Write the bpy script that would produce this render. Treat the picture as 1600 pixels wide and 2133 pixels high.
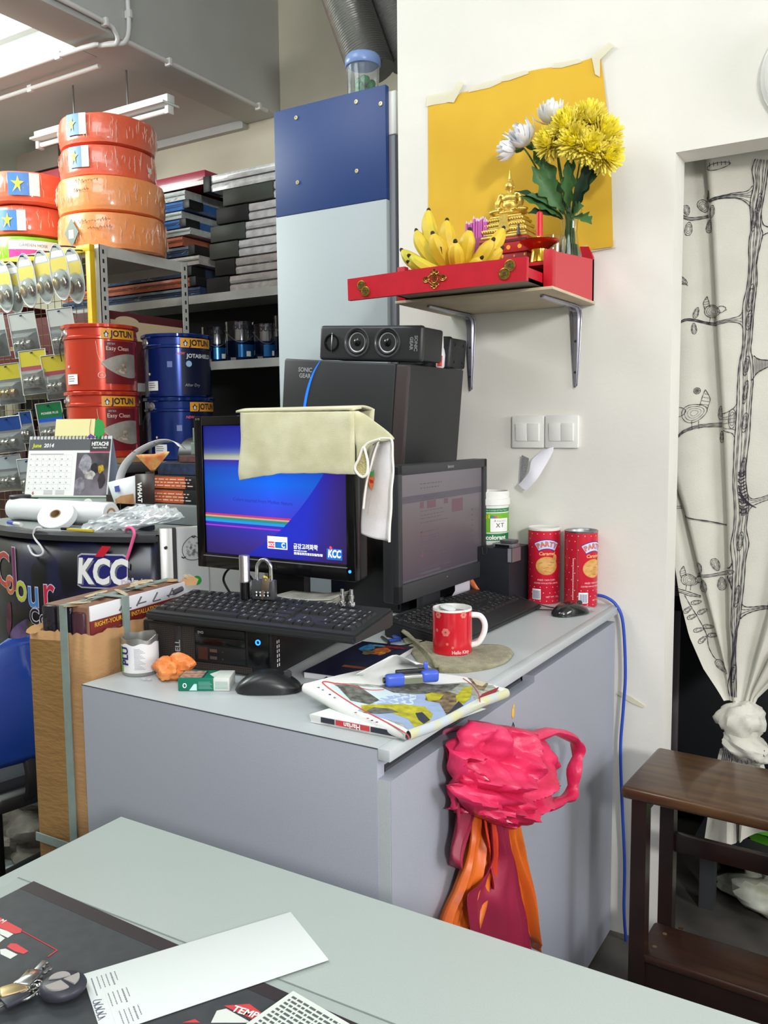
import bpy, bmesh, math, random
from mathutils import Vector, Matrix, Euler, noise
for _o in list(bpy.data.objects): bpy.data.objects.remove(_o)
random.seed(7)
SC = bpy.context.scene
COL = SC.collection
PI = math.pi
# ---------------- camera, world, lights, exposure ----------------
cd = bpy.data.cameras.new('camera'); cam = bpy.data.objects.new('camera', cd); COL.objects.link(cam)
cd.sensor_fit = 'HORIZONTAL'; cd.sensor_width = 36.0; cd.lens = 1796.7 / 1600 * 36.0
cd.clip_start = 0.02; cd.clip_end = 60
_yaw, _pit, _rol = 0.547848, 0.0985831, -0.0101518
_f = Vector((-math.sin(_yaw)*math.cos(_pit), math.cos(_yaw)*math.cos(_pit), -math.sin(_pit)))
_r0 = Vector((math.cos(_yaw), math.sin(_yaw), 0)); _u0 = _r0.cross(_f)
_r = _r0*math.cos(_rol) + _u0*math.sin(_rol); _u = _u0*math.cos(_rol) - _r0*math.sin(_rol)
cam.matrix_world = Matrix(((_r.x,_u.x,-_f.x,0),(_r.y,_u.y,-_f.y,0),(_r.z,_u.z,-_f.z,1.37),(0,0,0,1)))
SC.camera = cam
SC.view_settings.view_transform = 'Standard'; SC.view_settings.look = 'None'
SC.view_settings.gamma = 1.0; SC.view_settings.use_curve_mapping = False
SC.view_settings.exposure = 0.0
W = bpy.data.worlds.new('world'); SC.world = W; W.use_nodes = True
W.node_tree.nodes['Background'].inputs[0].default_value = (0.75, 0.85, 1.0, 1)
W.node_tree.nodes['Background'].inputs[1].default_value = 0.15
def area(name, loc, target, size, power, col=(1,1,1), sy=None, shape=None):
    l = bpy.data.lights.new(name, 'AREA'); l.energy = power; l.color = col; l.size = size
    if sy: l.shape = 'RECTANGLE'; l.size_y = sy
    if shape: l.shape = shape
    o = bpy.data.objects.new(name, l); COL.objects.link(o); o.location = loc
    o.rotation_euler = (Vector(target)-Vector(loc)).to_track_quat('-Z','Y').to_euler()
    return o
area('key_lamp', (2.45,-1.9,2.5), (-0.7,1.9,0.9), 0.4, 112, (1.0,0.985,0.965))
area('ceiling_lamp_front', (0.2,-1.0,3.7), (-0.3,-0.3,0), 2.2, 44, (0.92,0.98,1.0), 1.4)
area('fill_right', (2.5,1.25,1.75), (-0.6,1.6,0.8), 1.2, 62, (0.95,0.95,1.0), 1.2)  # added fill light from the right to brighten the cabinet door, source unseen
area('ceiling_lamp_left', (-2.2,0.2,3.6), (-2.7,1.9,1.2), 1.2, 42, (0.94,0.99,1.0), 1.2)
area('ceiling_lamp_bay', (-4.6,1.4,3.08), (-3.6,2.6,1.2), 1.2, 85, (0.93,1.0,0.97), 0.8)
# ---------------- helpers ----------------
def lin(c):
    c = c/255.0
    return c/12.92 if c <= 0.04045 else ((c+0.055)/1.055)**2.4
MATS = {}
def mat(key, rgb, rough=0.5, metal=0.0, var=0.0, scale=20.0, bump=0.0, bscale=None, coat=0.0, trans=0.0, alpha=1.0,
        emit=0.0, ior=1.45, spec=0.5, rgb2=None, stretch=None, sheen=0.0, detail=4.0):
    if key in MATS: return MATS[key]
    m = bpy.data.materials.new(key); m.use_nodes = True; nt = m.node_tree; b = nt.nodes['Principled BSDF']
    c = tuple(lin(x) for x in rgb)+(1,)
    b.inputs['Base Color'].default_value = c; b.inputs['Roughness'].default_value = rough
    b.inputs['Metallic'].default_value = metal; b.inputs['IOR'].default_value = ior
    b.inputs['Specular IOR Level'].default_value = spec
    b.inputs['Coat Weight'].default_value = coat; b.inputs['Coat Roughness'].default_value = 0.08
    b.inputs['Transmission Weight'].default_value = trans; b.inputs['Alpha'].default_value = alpha
    if sheen: b.inputs['Sheen Weight'].default_value = sheen
    if emit: b.inputs['Emission Color'].default_value = c; b.inputs['Emission Strength'].default_value = emit
    if var or rgb2 or bump:
        tc = nt.nodes.new('ShaderNodeTexCoord'); mp = nt.nodes.new('ShaderNodeMapping')
        nt.links.new(tc.outputs['Object'], mp.inputs[0])
        if stretch: mp.inputs['Scale'].default_value = stretch
    if var or rgb2:
        n = nt.nodes.new('ShaderNodeTexNoise'); n.inputs['Scale'].default_value = scale; n.inputs['Detail'].default_value = detail
        nt.links.new(mp.outputs[0], n.inputs['Vector'])
        r = nt.nodes.new('ShaderNodeValToRGB'); r.color_ramp.elements[0].position = 0.35; r.color_ramp.elements[1].position = 0.68
        d = rgb2 if rgb2 else tuple(max(0,x*(1-var)) for x in rgb)
        r.color_ramp.elements[0].color = tuple(lin(x) for x in d)+(1,); r.color_ramp.elements[1].color = c
        nt.links.new(n.outputs['Fac'], r.inputs[0]); nt.links.new(r.outputs[0], b.inputs['Base Color'])
    if bump:
        n2 = nt.nodes.new('ShaderNodeTexNoise'); n2.inputs['Scale'].default_value = bscale or scale; n2.inputs['Detail'].default_value = 3
        nt.links.new(mp.outputs[0], n2.inputs['Vector'])
        bp = nt.nodes.new('ShaderNodeBump'); bp.inputs['Strength'].default_value = min(1.0,bump); bp.inputs['Distance'].default_value = 0.01
        nt.links.new(n2.outputs['Fac'], bp.inputs['Height']); nt.links.new(bp.outputs[0], b.inputs['Normal'])
    MATS[key] = m
    return m
def M4(o, x=(1,0,0), y=None, z=None):
    """frame with origin o, x axis and y axis (z = x cross y)"""
    x = Vector(x).normalized()
    if y is None: y = Vector(z).cross(x)
    y = Vector(y); y = (y - x*y.dot(x)).normalized(); z = x.cross(y)
    return Matrix(((x.x,y.x,z.x,o[0]),(x.y,y.y,z.y,o[1]),(x.z,y.z,z.z,o[2]),(0,0,0,1)))
def RZ(a): return Matrix.Rotation(a,4,'Z')
def RX(a): return Matrix.Rotation(a,4,'X')
def RY(a): return Matrix.Rotation(a,4,'Y')
def T(x,y,z): return Matrix.Translation((x,y,z))
def cr(pts, n=6, closed=False):
    """Catmull-Rom through points of any dimension"""
    P = [tuple(p) for p in pts]; out = []; N = len(P); K = N if closed else N-1
    for i in range(K):
        p0 = P[(i-1)%N] if closed or i>0 else P[i]; p1 = P[i]; p2 = P[(i+1)%N]; p3 = P[(i+2)%N] if closed or i+2<N else P[(i+1)%N]
        for k in range(n):
            t = k/n; t2=t*t; t3=t2*t
            out.append(tuple(0.5*((2*b)+(-a+c)*t+(2*a-5*b+4*c-d)*t2+(-a+3*b-3*c+d)*t3) for a,b,c,d in zip(p0,p1,p2,p3)))
    if not closed: out.append(P[-1])
    return out
class MB:
    def __init__(s): s.v=[]; s.f=[]; s.m=[]; s.s=[]
    def add(s, vs, fs, mi=0, sm=False, M=None):
        b = len(s.v)
        if M is not None: vs = [M@Vector(p) for p in vs]
        s.v += [tuple(p) for p in vs]
        for f in fs: s.f.append([b+i for i in f]); s.m.append(mi); s.s.append(sm)
        return s
    def box(s, lo, hi, mi=0, r=0.0, M=None, seg=2):
        x0,y0,z0 = lo; x1,y1,z1 = hi
        if r <= 0:
            vs = [(x0,y0,z0),(x1,y0,z0),(x1,y1,z0),(x0,y1,z0),(x0,y0,z1),(x1,y0,z1),(x1,y1,z1),(x0,y1,z1)]
            return s.add(vs, [(3,2,1,0),(4,5,6,7),(0,1,5,4),(1,2,6,5),(2,3,7,6),(3,0,4,7)], mi, False, M)
        bm = bmesh.new(); bmesh.ops.create_cube(bm, size=1)
        for v in bm.verts: v.co = ((x0+x1)/2+v.co.x*(x1-x0),(y0+y1)/2+v.co.y*(y1-y0),(z0+z1)/2+v.co.z*(z1-z0))
        r = min(r, 0.49*min(x1-x0,y1-y0,z1-z0))
        bmesh.ops.bevel(bm, geom=bm.edges[:], offset=r, segments=seg, affect='EDGES', profile=0.5)
        return s.bm(bm, mi, True, M)
    def bm(s, bm, mi=0, sm=True, M=None):
        bm.verts.index_update()
        s.add([v.co.copy() for v in bm.verts], [[v.index for v in f.verts] for f in bm.faces], mi, sm, M); bm.free(); return s
    def prism(s, poly, z0, z1, mi=0, M=None, sm=False):
        n = len(poly); vs = [(p[0],p[1],z0) for p in poly]+[(p[0],p[1],z1) for p in poly]
        fs = [list(range(n-1,-1,-1)), list(range(n,2*n))]
        s.add(vs, fs, mi, False, M)
        return s.add(vs, [(i,(i+1)%n,n+(i+1)%n,n+i) for i in range(n)], mi, sm, M)
    def flat(s, poly, z=0, mi=0, M=None):
        return s.add([(p[0],p[1],z) for p in poly], [list(range(len(poly)))], mi, False, M)
    def quad(s, x0,y0,x1,y1, z=0, mi=0, M=None): return s.flat([(x0,y0),(x1,y0),(x1,y1),(x0,y1)], z, mi, M)
    def lathe(s, prof, n=24, mi=0, M=None, sm=True, a0=0, a1=2*PI, cap=False):
        full = abs(a1-a0-2*PI) < 1e-6; k = n if full else n+1
        vs = []
        for i in range(k):
            a = a0+(a1-a0)*i/n
            for r,z in prof: vs.append((r*math.cos(a), r*math.sin(a), z))
        L = len(prof); fs = []
        for i in range(n):
            j = (i+1)%k
            for q in range(L-1): fs.append((i*L+q, j*L+q, j*L+q+1, i*L+q+1))
        s.add(vs, fs, mi, sm, M)
        if cap:
            s.add([(prof[0][0]*math.cos(a0+(a1-a0)*i/n), prof[0][0]*math.sin(a0+(a1-a0)*i/n), prof[0][1]) for i in range(n)], [list(range(n-1,-1,-1))], mi, False, M)
            s.add([(prof[-1][0]*math.cos(a0+(a1-a0)*i/n), prof[-1][0]*math.sin(a0+(a1-a0)*i/n), prof[-1][1]) for i in range(n)], [list(range(n))], mi, False, M)
        return s
    def cyl(s, r, z0, z1, n=20, mi=0, M=None, r1=None, bev=0.0):
        r1 = r if r1 is None else r1
        p = [(0.0,z0),(r-bev,z0),(r,z0+bev),(r1,z1-bev),(r1-bev,z1),(0.0,z1)] if bev else None
        if p: return s.lathe(p, n, mi, M)
        s.lathe([(r,z0),(r1,z1)], n, mi, M);
        s.add([(r*math.cos(2*PI*i/n),r*math.sin(2*PI*i/n),z0) for i in range(n)], [list(range(n-1,-1,-1))], mi, False, M)
        return s.add([(r1*math.cos(2*PI*i/n),r1*math.sin(2*PI*i/n),z1) for i in range(n)], [list(range(n))], mi, False, M)
    def tube(s, path, r, n=8, mi=0, M=None, caps=True, closed=False, flat=1.0):
        P = [Vector(p) for p in path]; K = len(P); R = r if isinstance(r,(list,tuple)) else [r]*K
        up = Vector((0,0,1)); vs = []; prev = None
        for i in range(K):
            if closed: t = P[(i+1)%K]-P[i-1]
            else: t = P[min(i+1,K-1)]-P[max(i-1,0)]
            if t.length < 1e-9: t = Vector((0,0,1))
            t.normalize()
            if prev is None:
                a = t.cross(up)
                if a.length < 1e-3: a = t.cross(Vector((1,0,0)))
            else: a = prev - t*prev.dot(t)
            if a.length < 1e-6: a = t.cross(Vector((0.3,0.7,0.2)))
            a.normalize(); prev = a; b = t.cross(a)
            for k in range(n):
                q = 2*PI*k/n; vs.append(P[i]+a*(R[i]*math.cos(q))+b*(R[i]*flat*math.sin(q)))
        fs = []
        for i in range(K if closed else K-1):
            j = (i+1)%K
            for k in range(n): fs.append((i*n+k, i*n+(k+1)%n, j*n+(k+1)%n, j*n+k))
        s.add(vs, fs, mi, True, M)
        if caps and not closed:
            s.add(vs[:n], [list(range(n-1,-1,-1))], mi, False, M); s.add(vs[-n:], [list(range(n))], mi, False, M)
        return s
    def grid(s, P, mi=0, M=None, cu=False, cv=False, sm=True):
        nu, nv = len(P), len(P[0]); vs = [p for row in P for p in row]; fs = []
        for i in range(nu if cu else nu-1):
            for j in range(nv if cv else nv-1):
                a,b = (i+1)%nu,(j+1)%nv
                fs.append((i*nv+j, a*nv+j, a*nv+b, i*nv+b))
        return s.add(vs, fs, mi, sm, M)
    def ball(s, c, rx, ry=None, rz=None, n=14, m=9, mi=0, M=None):
        ry = rx if ry is None else ry; rz = rx if rz is None else rz
        prof = [(max(1e-5,math.cos(-PI/2+PI*i/m)), math.sin(-PI/2+PI*i/m)) for i in range(m+1)]
        return s.lathe(prof, n, mi, (M or Matrix())@T(*c)@Matrix.Diagonal((rx,ry,rz,1)))
    def build(s, name, mats, parent=None, loc=(0,0,0), rot=(0,0,0), label=None, cat=None, group=None, kind=None, solid=None, sub=0, weld=True, world=False):
        if world and parent:
            off = Vector(); q = parent
            while q: off += q.location; q = q.parent
            s.v = [Vector(v)-off for v in s.v]
        me = bpy.data.meshes.new(name); me.from_pydata([tuple(v) for v in s.v], [], s.f)
        if not isinstance(mats,(list,tuple)): mats = [mats]
        for m in mats: me.materials.append(m)
        me.polygons.foreach_set('material_index', s.m); me.polygons.foreach_set('use_smooth', s.s)
        if weld:
            bm = bmesh.new(); bm.from_mesh(me); bmesh.ops.remove_doubles(bm, verts=bm.verts[:], dist=1e-5)
            bmesh.ops.recalc_face_normals(bm, faces=bm.faces[:]); bm.to_mesh(me); bm.free()
            me.set_sharp_from_angle(angle=math.radians(38))
        me.update()
        o = bpy.data.objects.new(name, me); COL.objects.link(o); o.location = loc; o.rotation_euler = rot
        if parent: o.parent = parent
        if solid:
            md = o.modifiers.new('thickness','SOLIDIFY'); md.thickness = solid; md.offset = 0
        if sub:
            md = o.modifiers.new('smooth','SUBSURF'); md.levels = sub; md.render_levels = sub
        return tag(o, label, cat, group, kind)
def tag(o, label=None, cat=None, group=None, kind=None):
    if label: o['label'] = label
    if cat: o['category'] = cat
    if group: o['group'] = group
    if kind: o['kind'] = kind
    return o
def thing(name, label, cat, loc=(0,0,0), rot=0, group=None):
    o = bpy.data.objects.new(name, None); COL.objects.link(o); o.location = loc
    o.rotation_euler = rot if isinstance(rot,(tuple,list)) else (0,0,rot)
    o.empty_display_size = 0.05
    return tag(o, label, cat, group)
def copy_tree(o, parent=None):
    c = o.copy(); COL.objects.link(c)
    if parent: c.parent = parent
    for ch in [q for q in bpy.data.objects if q.parent == o]: copy_tree(ch, c)
    return c
FONT = bpy.data.fonts[0] if bpy.data.fonts else None
def text(s, size, m, parent, M, name='lettering', align='CENTER', ext=0.0, shear=0.0, sx=1.0, bold=0.0, wrap=None, warp=None, lift=0.0004, sp=1.0, valign='CENTER', max_len=None):
    cu = bpy.data.curves.new('t','FONT'); cu.body = s; cu.size = size; cu.align_x = align; cu.align_y = valign
    cu.extrude = ext; cu.shear = shear; cu.offset = bold; cu.space_character = sp; cu.resolution_u = 3
    o = bpy.data.objects.new('t', cu); me = bpy.data.meshes.new_from_object(o)
    bpy.data.objects.remove(o); bpy.data.curves.remove(cu)
    if max_len or wrap or warp:
        bm = bmesh.new(); bm.from_mesh(me)
        ml = max_len or (wrap*0.09 if wrap else size*0.25)
        for _ in range(3):
            es = [e for e in bm.edges if e.calc_length() > ml]
            if not es: break
            bmesh.ops.subdivide_edges(bm, edges=es, cuts=1)
            bmesh.ops.triangulate(bm, faces=bm.faces[:])
        bm.to_mesh(me); bm.free()
    for v in me.vertices:
        x,y,z = v.co.x*sx, v.co.y, v.co.z+lift
        if warp: x,y,z = warp(x,y,z)
        if wrap: a = x/wrap; v.co = M@Vector(((wrap+z)*math.sin(a), y, (wrap+z)*math.cos(a)-wrap))
        else: v.co = M@Vector((x,y,z))
    me.materials.clear(); me.materials.append(m); me.name = name
    ob = bpy.data.objects.new(name, me); COL.objects.link(ob); ob.parent = parent
    return ob
def wrapped(mb, polys, R, M, mi=0, lift=0.0003, n=0.004):
    """flat x-y quads laid on a cylinder of radius R whose surface point is M's origin, normal M's z"""
    for (x0,y0,x1,y1) in polys:
        k = max(1,int(abs(x1-x0)/n)); P = []
        for i in range(k+1):
            a = (x0+(x1-x0)*i/k)/R
            P.append([M@Vector(((R+lift)*math.sin(a), y, (R+lift)*math.cos(a)-R)) for y in (y0,y1)])
        mb.grid(P, mi)
    return mb
def crumple(c, rx, ry, rz, seed=0, n=28, m=18, amp=0.25, fr=2.2, flatz=None):
    P = []; rnd = Vector((seed*3.1, seed*1.7, seed*0.9))
    for i in range(n):
        row = []
        for j in range(m+1):
            a = 2*PI*i/n; b = -PI/2+PI*j/m
            d = Vector((math.cos(b)*math.cos(a), math.cos(b)*math.sin(a), math.sin(b)))
            q = 1+amp*(noise.noise(d*fr+rnd)*1.2 + 0.6*abs(noise.noise(d*fr*2.3+rnd))-0.15)
            p = Vector((c[0]+rx*d.x*q, c[1]+ry*d.y*q, c[2]+rz*d.z*q))
            if flatz is not None: p.z = max(p.z, flatz)
            row.append(p)
        P.append(row)
    mb = MB(); mb.grid(P, cu=True, sm=True); return mb
BLACK = mat('black_plastic',(22,22,24),0.42)
DKGREY = mat('dark_grey_plastic',(48,49,52),0.5)
WHITE = mat('white_plastic',(232,232,228),0.4)
PRINT = mat('black_ink',(28,26,30),0.6)
PRINTW = mat('white_ink',(238,238,236),0.55)
CHROME = mat('chrome',(205,205,205),0.16,1.0)
STEEL = mat('brushed_steel',(165,166,168),0.34,1.0)
GOLD = mat('gold',(226,180,70),0.24,1.0)
# ---------------- the room ----------------
M_WALL = mat('painted_wall',(233,231,223),0.75,var=0.035,scale=3.0,bump=0.05,bscale=60)
M_WALLR = mat('rear_wall_paint',(214,208,188),0.8,var=0.05,scale=3.0)
M_BEAM = mat('grey_beam_paint',(196,198,196),0.85,var=0.05,scale=2.0)
M_CEIL = mat('ceiling_paint',(205,207,204),0.85)
M_FLOOR = mat('worn_floor',(98,94,88),0.55,var=0.25,scale=6)
M_BACKROOM = mat('dim_back_room_paint',(92,86,80),0.9)
def struct(name, mb, m, label=None): return mb.build(name, m, kind='structure', label=label)
struct('floor', MB().box((-6.2,-4.2,-0.1),(2.7,4.3,0)), M_FLOOR)
struct('ceiling', MB().box((-3.3,-4.2,3.9),(2.7,4.3,4.0)).box((-6.2,-4.2,3.32),(-3.42,2.9,3.42)).box((-6.2,3.0,3.165),(-3.42,4.3,3.3)), M_CEIL)
w = MB().box((-1.291,2.214,0),(-0.515,2.31,3.9)).box((-0.515,2.214,2.022),(0.42,2.31,3.9)).box((0.42,2.214,0),(2.6,2.31,3.9))
struct('wall_altar', w, M_WALL)
struct('wall_rear', MB().box((-6.2,4.1,0),(2.7,4.2,3.9)), M_WALLR)
struct('wall_partition', MB().box((-1.29,2.312,0),(-1.25,4.1,3.9)), M_BACKROOM)
struct('wall_left', MB().box((-6.2,-4.2,0),(-6.1,4.1,3.9)), M_WALLR)
struct('wall_right', MB().box((2.6,-4.2,0),(2.7,4.1,3.9)), M_WALL)
struct('wall_front', MB().box((-6.1,-4.2,0),(2.6,-4.1,3.9)), M_WALL)
struct('trim_beam', MB().box((-3.42,-4.1,3.15),(-3.17,4.1,4.0),r=0.006), M_BEAM)
struct('trim_cross_beam', MB().box((-6.1,2.88,3.15),(-3.42,3.0,3.42)), M_BEAM)
struct('trim_rear_cove', MB().box((-6.1,4.06,3.12),(-3.42,4.1,3.166)), M_BEAM)
t = thing('ceiling_glow_patch','overexposed lamp-lit ceiling patch beyond the white beam at top left, brightness added as glow','light',(-4.35,1.7,3.31))
MB().box((-0.85,-1.15,-0.012),(0.85,1.15,0.005)).build('glow_sheet', mat('ceiling_glow',(235,255,245),0.6,emit=2.2), t)  # emission stands in for lamplight on the ceiling; sheet and frame are added
f = MB()
for s in (-1,1): f.box((s*0.87-0.02,-1.17,-0.02),(s*0.87+0.02,1.17,0.008)).box((-0.87,s*1.16-0.02,-0.02),(0.87,s*1.16+0.02,0.008))
f.build('frame', WHITE, t)
MC = mat('white_conduit',(214,214,212),0.45)
def conduit(pts, label, r=0.011, clips=()):
    t = thing('conduit', label, 'conduit', pts[0])
    o = Vector(pts[0]); P = [Vector(p)-o for p in cr(pts,5)]
    MB().tube(P, r, 10).build('pipe', MC, t)
    for k in clips:
        q = P[int(k*(len(P)-1))]
        MB().box((q.x-0.018,q.y-0.01,q.z-0.018),(q.x+0.018,q.y+0.01,q.z+0.018),r=0.004).build('clip', MC, t)
conduit([(-3.15,2.952,3.6),(-3.15,2.955,3.33),(-3.15,2.955,3.2),(-3.15,2.925,3.13),(-3.2,2.89,3.125),(-3.3,2.875,3.125)],'white conduit coming straight down the beam face, then bending under it',clips=(0.3,))
conduit([(-3.15,0.5,3.19),(-3.15,2.0,3.185),(-3.15,2.75,3.18),(-3.15,2.87,3.16),(-3.17,2.895,3.12),(-3.24,2.87,3.118),(-3.5,2.84,3.12),(-5.5,2.845,3.12)],'white conduit running along the beam and curving left along the cross beam',clips=(0.2,0.33,0.86))
conduit([(-3.43,3.02,3.12),(-4.4,3.02,3.12),(-5.6,3.02,3.12)],'lower white conduit along the far side of the cross beam',clips=(0.3,))
conduit([(-3.15,2.94,3.14),(-3.15,3.42,3.135),(-3.15,3.95,3.132)],'white conduit along the beam edge toward the rear wall',clips=(0.35,0.95))
t = thing('fluorescent_batten','white fluorescent batten hanging on two rods below the far ceiling','light',(-3.63,3.19,2.93))
MB().box((-0.5,-0.055,0),(0.5,0.055,0.012),r=0.003).box((-0.5,-0.025,0.012),(0.5,0.025,0.05),r=0.004).build('body', mat('batten_white',(216,222,218),0.4), t)
MB().tube([(-0.47,0.0,-0.02),(0.47,0.0,-0.02)],0.013,10).build('tube_lamp', mat('unlit_tube',(236,240,236),0.3), t)
for s in (-1,1):
    MB().box((s*0.485-0.012,-0.02,-0.04),(s*0.485+0.012,0.02,0.0),r=0.003).build('lamp_holder', WHITE, t)
    MB().tube([(s*0.2,0,0.05),(s*0.2,0,0.235)],0.005,6).build('rod', STEEL, t)
t = thing('wall_fitting','rounded white fitting on the wall above the doorway, cut by the right frame edge','fixture',(-0.2,2.213,2.15))
MB().lathe([(0.0,0.075),(0.06,0.072),(0.1,0.055),(0.118,0.025),(0.12,0.0)],32,0,RX(PI/2)).build('dome', WHITE, t)
MB().lathe([(0.128,0.0),(0.128,0.012),(0.118,0.014)],32,0,RX(PI/2)).build('rim', WHITE, t)
# ---------------- grey cabinet against the wall ----------------
LAM = mat('grey_laminate',(186,192,194),0.38,var=0.03,scale=400,spec=0.4)
LAM2 = mat('cool_grey_laminate',(158,162,173),0.42,var=0.03,scale=400,spec=0.4)
EDGE = mat('dark_edge_line',(62,64,70),0.6)
t = thing('cabinet','grey laminate cabinet carrying the computers, against the white wall','cabinet',(-0.96,1.62,0))
MB().box((-1.296,1.0605,0.882),(-0.65,2.208,0.9)).box((-0.65,1.04,0.882),(-0.629,2.208,0.9),r=0.0012).box((-1.296,1.041,0.8992),(-0.65,1.0605,0.9)).build('worktop', LAM, t, world=True)
MB().box((-1.296,1.0402,0.0),(-0.6505,1.06,0.8982),r=0.001).build('end_panel', LAM2, t, world=True)
MB().box((-1.294,1.064,0.0),(-0.664,2.206,0.8815)).build('carcass', LAM2, t, world=True)
MB().box((-1.296,1.0398,0.8982),(-0.6505,1.0412,0.8994)).build('edge_line', EDGE, t, world=True)
d = MB().prism([(1.0425,0.03),(2.166,0.03),(2.166,0.866),(1.608,0.866),(1.608,0.853),(1.0425,0.853)],-0.655,-0.629,M=M4((0,0,0),(0,1,0),y=(0,0,1))).build('door', LAM2, t, world=True)
MB().box((-0.654,1.0418,0.03),(-0.63,1.0426,0.852)).build('edge_band', LAM, d, world=True)
MB().box((-0.664,1.07,0.843),(-0.655,1.6,0.858)).box((-0.664,1.61,0.86),(-0.655,2.16,0.869)).build('handle_channel', EDGE, t, world=True)
m = MB()
m.ball((0,0,0),0.0012,0.006,0.011,8,6); m.ball((0,0.004,0.012),0.001,0.004,0.004,8,6)
st = m.build('sticker', mat('yellow_sticker',(226,180,60),0.5), t, (-0.6283+0.96,1.497-1.62,0.822))
m = MB(); m.tube([(0,-0.005,0),(0,0,0.008),(0,0.005,0),(0,0,-0.008),(0,-0.005,0)],0.0012,6)
m.build('sticker', mat('black_sticker',(40,40,44),0.5), t, (-0.6283+0.96,1.497-1.62,0.795))
# ---------------- front desk and the papers on it ----------------
DLAM = mat('desk_laminate',(176,186,182),0.36,var=0.025,scale=500,spec=0.4)
t = thing('desk','pale grey laminate desk in the foreground under the papers and keys','desk',(-0.2,0.3,0))
MB().box((-0.975,-0.5,0.775),(0.9,0.842,0.8),r=0.001).build('desktop', DLAM, t, world=True)
MB().box((-0.95,0.80,0.05),(0.88,0.82,0.775)).build('modesty_panel', LAM2, t, world=True)
for x in (-0.95,0.86): MB().box((x,-0.45,0),(x+0.025,0.80,0.775)).build('side_panel', LAM2, t, world=True)
def plane_frame(P, Q, z): return M4((P[0],P[1],z), (Q[0]-P[0],Q[1]-P[1],0), z=(0,0,1))
a,b = [(-0.926,0.656,0.8),(-0.432,0.645,0.8)]
t = thing('clear_desk_sheet','thin clear plastic sheet on the grey desk, its edge just beyond the black mat','sheet',(-0.75,0.4,0.8))
A,B = [(-0.933,0.654,0.8),(-0.4,0.664,0.8)]
fr = plane_frame(A,B,0.8)
inv = T(0.75,-0.4,-0.8)
MB().box((-0.02,-0.62,0.0001),(1.1,0.0,0.0005),M=inv@fr).build('sheet', mat('clear_sheet',(190,200,198),0.25,alpha=0.12), t)
MB().box((-0.02,-0.0016,0.0001),(1.1,0.0,0.0007),M=inv@fr).build('sheet_edge', mat('sheet_edge',(120,128,126),0.4), t)
MAT = mat('black_mat',(58,62,66),0.5,var=0.12,scale=60)
t = thing('desk_mat','black printed desk mat with red bars and worn edges, under the keys','mat',(a[0],a[1],0.8006), math.atan2(b[1]-a[1],b[0]-a[0]))
m = MB(); N = 40; L = 0.95
top = [(L*i/N, -0.0006*((i*7)%5)-0.001*((i*13)%3)) for i in range(N+1)]
m.prism(top+[(L,-0.5),(0,-0.5)],0,0.0006); m.build('sheet', MAT, t)
m = MB(); m.prism([(0.0,0),(0.0,-0.02),(L,-0.012),(L,0.0)],0.0006,0.0008); m.build('border', mat('mat_border',(44,36,40),0.5), t)
RED = mat('mat_red',(196,62,66),0.5); LBL = mat('mat_label',(206,210,204),0.5)
def local2(o, p):
    v = o.matrix_basis.inverted() @ Vector(p); return (v.x,v.y)
def zpoly(o, pts, z, m, name):
    MB().flat([local2(o,p) for p in pts][::-1], z).build(name, m, o, weld=True)
zpoly(t, [(-0.89,0.583,0.8),(-0.846,0.581,0.8),(-0.841,0.576,0.8),(-0.845,0.571,0.8),(-0.87,0.569,0.8)], 0.0009, RED, 'red_bar')
zpoly(t, [(-0.871,0.57,0.8),(-0.846,0.57,0.8),(-0.845,0.562,0.8),(-0.859,0.562,0.8)], 0.0009, LBL, 'white_label')
zpoly(t, [(-0.858,0.561,0.8),(-0.847,0.56,0.8),(-0.845,0.552,0.8)], 0.0009, LBL, 'white_label')
zpoly(t, [(-0.831,0.551,0.8),(-0.833,0.557,0.8),(-0.827,0.56,0.8),(-0.803,0.558,0.8),(-0.803,0.552,0.8),(-0.816,0.55,0.8)], 0.0009, RED, 'red_bar')
zpoly(t, [(-0.833,0.544,0.8),(-0.829,0.548,0.8),(-0.808,0.548,0.8),(-0.808,0.539,0.8),(-0.825,0.539,0.8)], 0.0009, LBL, 'white_label')
zpoly(t, [(-0.557,0.599,0.8),(-0.537,0.614,0.8),(-0.518,0.61,0.8),(-0.518,0.598,0.8)], 0.0009, RED, 'red_bar')
zpoly(t, [(-0.558,0.59,0.8),(-0.552,0.597,0.8),(-0.517,0.594,0.8),(-0.551,0.574,0.8)], 0.0009, LBL, 'white_label')
zpoly(t, [(-0.575,0.56,0.8),(-0.568,0.57,0.8),(-0.56,0.569,0.8)], 0.0009, RED, 'red_bar')
ml = MB()
for p,q in ((0,1),(1,2)):
    P = [(-0.845,0.579,0.8),(-0.777,0.575,0.8),(-0.776,0.562,0.8)]
    u,v = Vector(local2(t,P[p])+(0.001,)),Vector(local2(t,P[q])+(0.001,))
    ml.tube([u,v],0.0006,4)
ml.build('red_line', RED, t)
q = [(-0.532,0.602,0.8),(-0.516,0.604,0.8)]
qa,qb = local2(t,q[0]),local2(t,q[1])
text('TEMP',0.012,PRINTW,t,M4((qa[0],qa[1],0.001),(qb[0]-qa[0],qb[1]-qa[1],0),z=(0,0,1)),bold=0.0003)
q = [(-0.879,0.579,0.8),(-0.867,0.58,0.8)]
qa,qb = local2(t,q[0]),local2(t,q[1])
text('M',0.010,PRINTW,t,M4((qa[0],qa[1],0.001),(qb[0]-qa[0],qb[1]-qa[1],0),z=(0,0,1)))
P1,P2,P3 = [(-0.6,0.763,0.802),(-0.487,0.703,0.802),(-0.713,0.566,0.802)]
ang = math.atan2(P1[1]-P3[1],P1[0]-P3[0])
t = thing('envelope','long white envelope with small printed lines, lying across the black mat','envelope',(P1[0],P1[1],0.802), ang)
ln,wd = -0.235,-0.105
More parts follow.
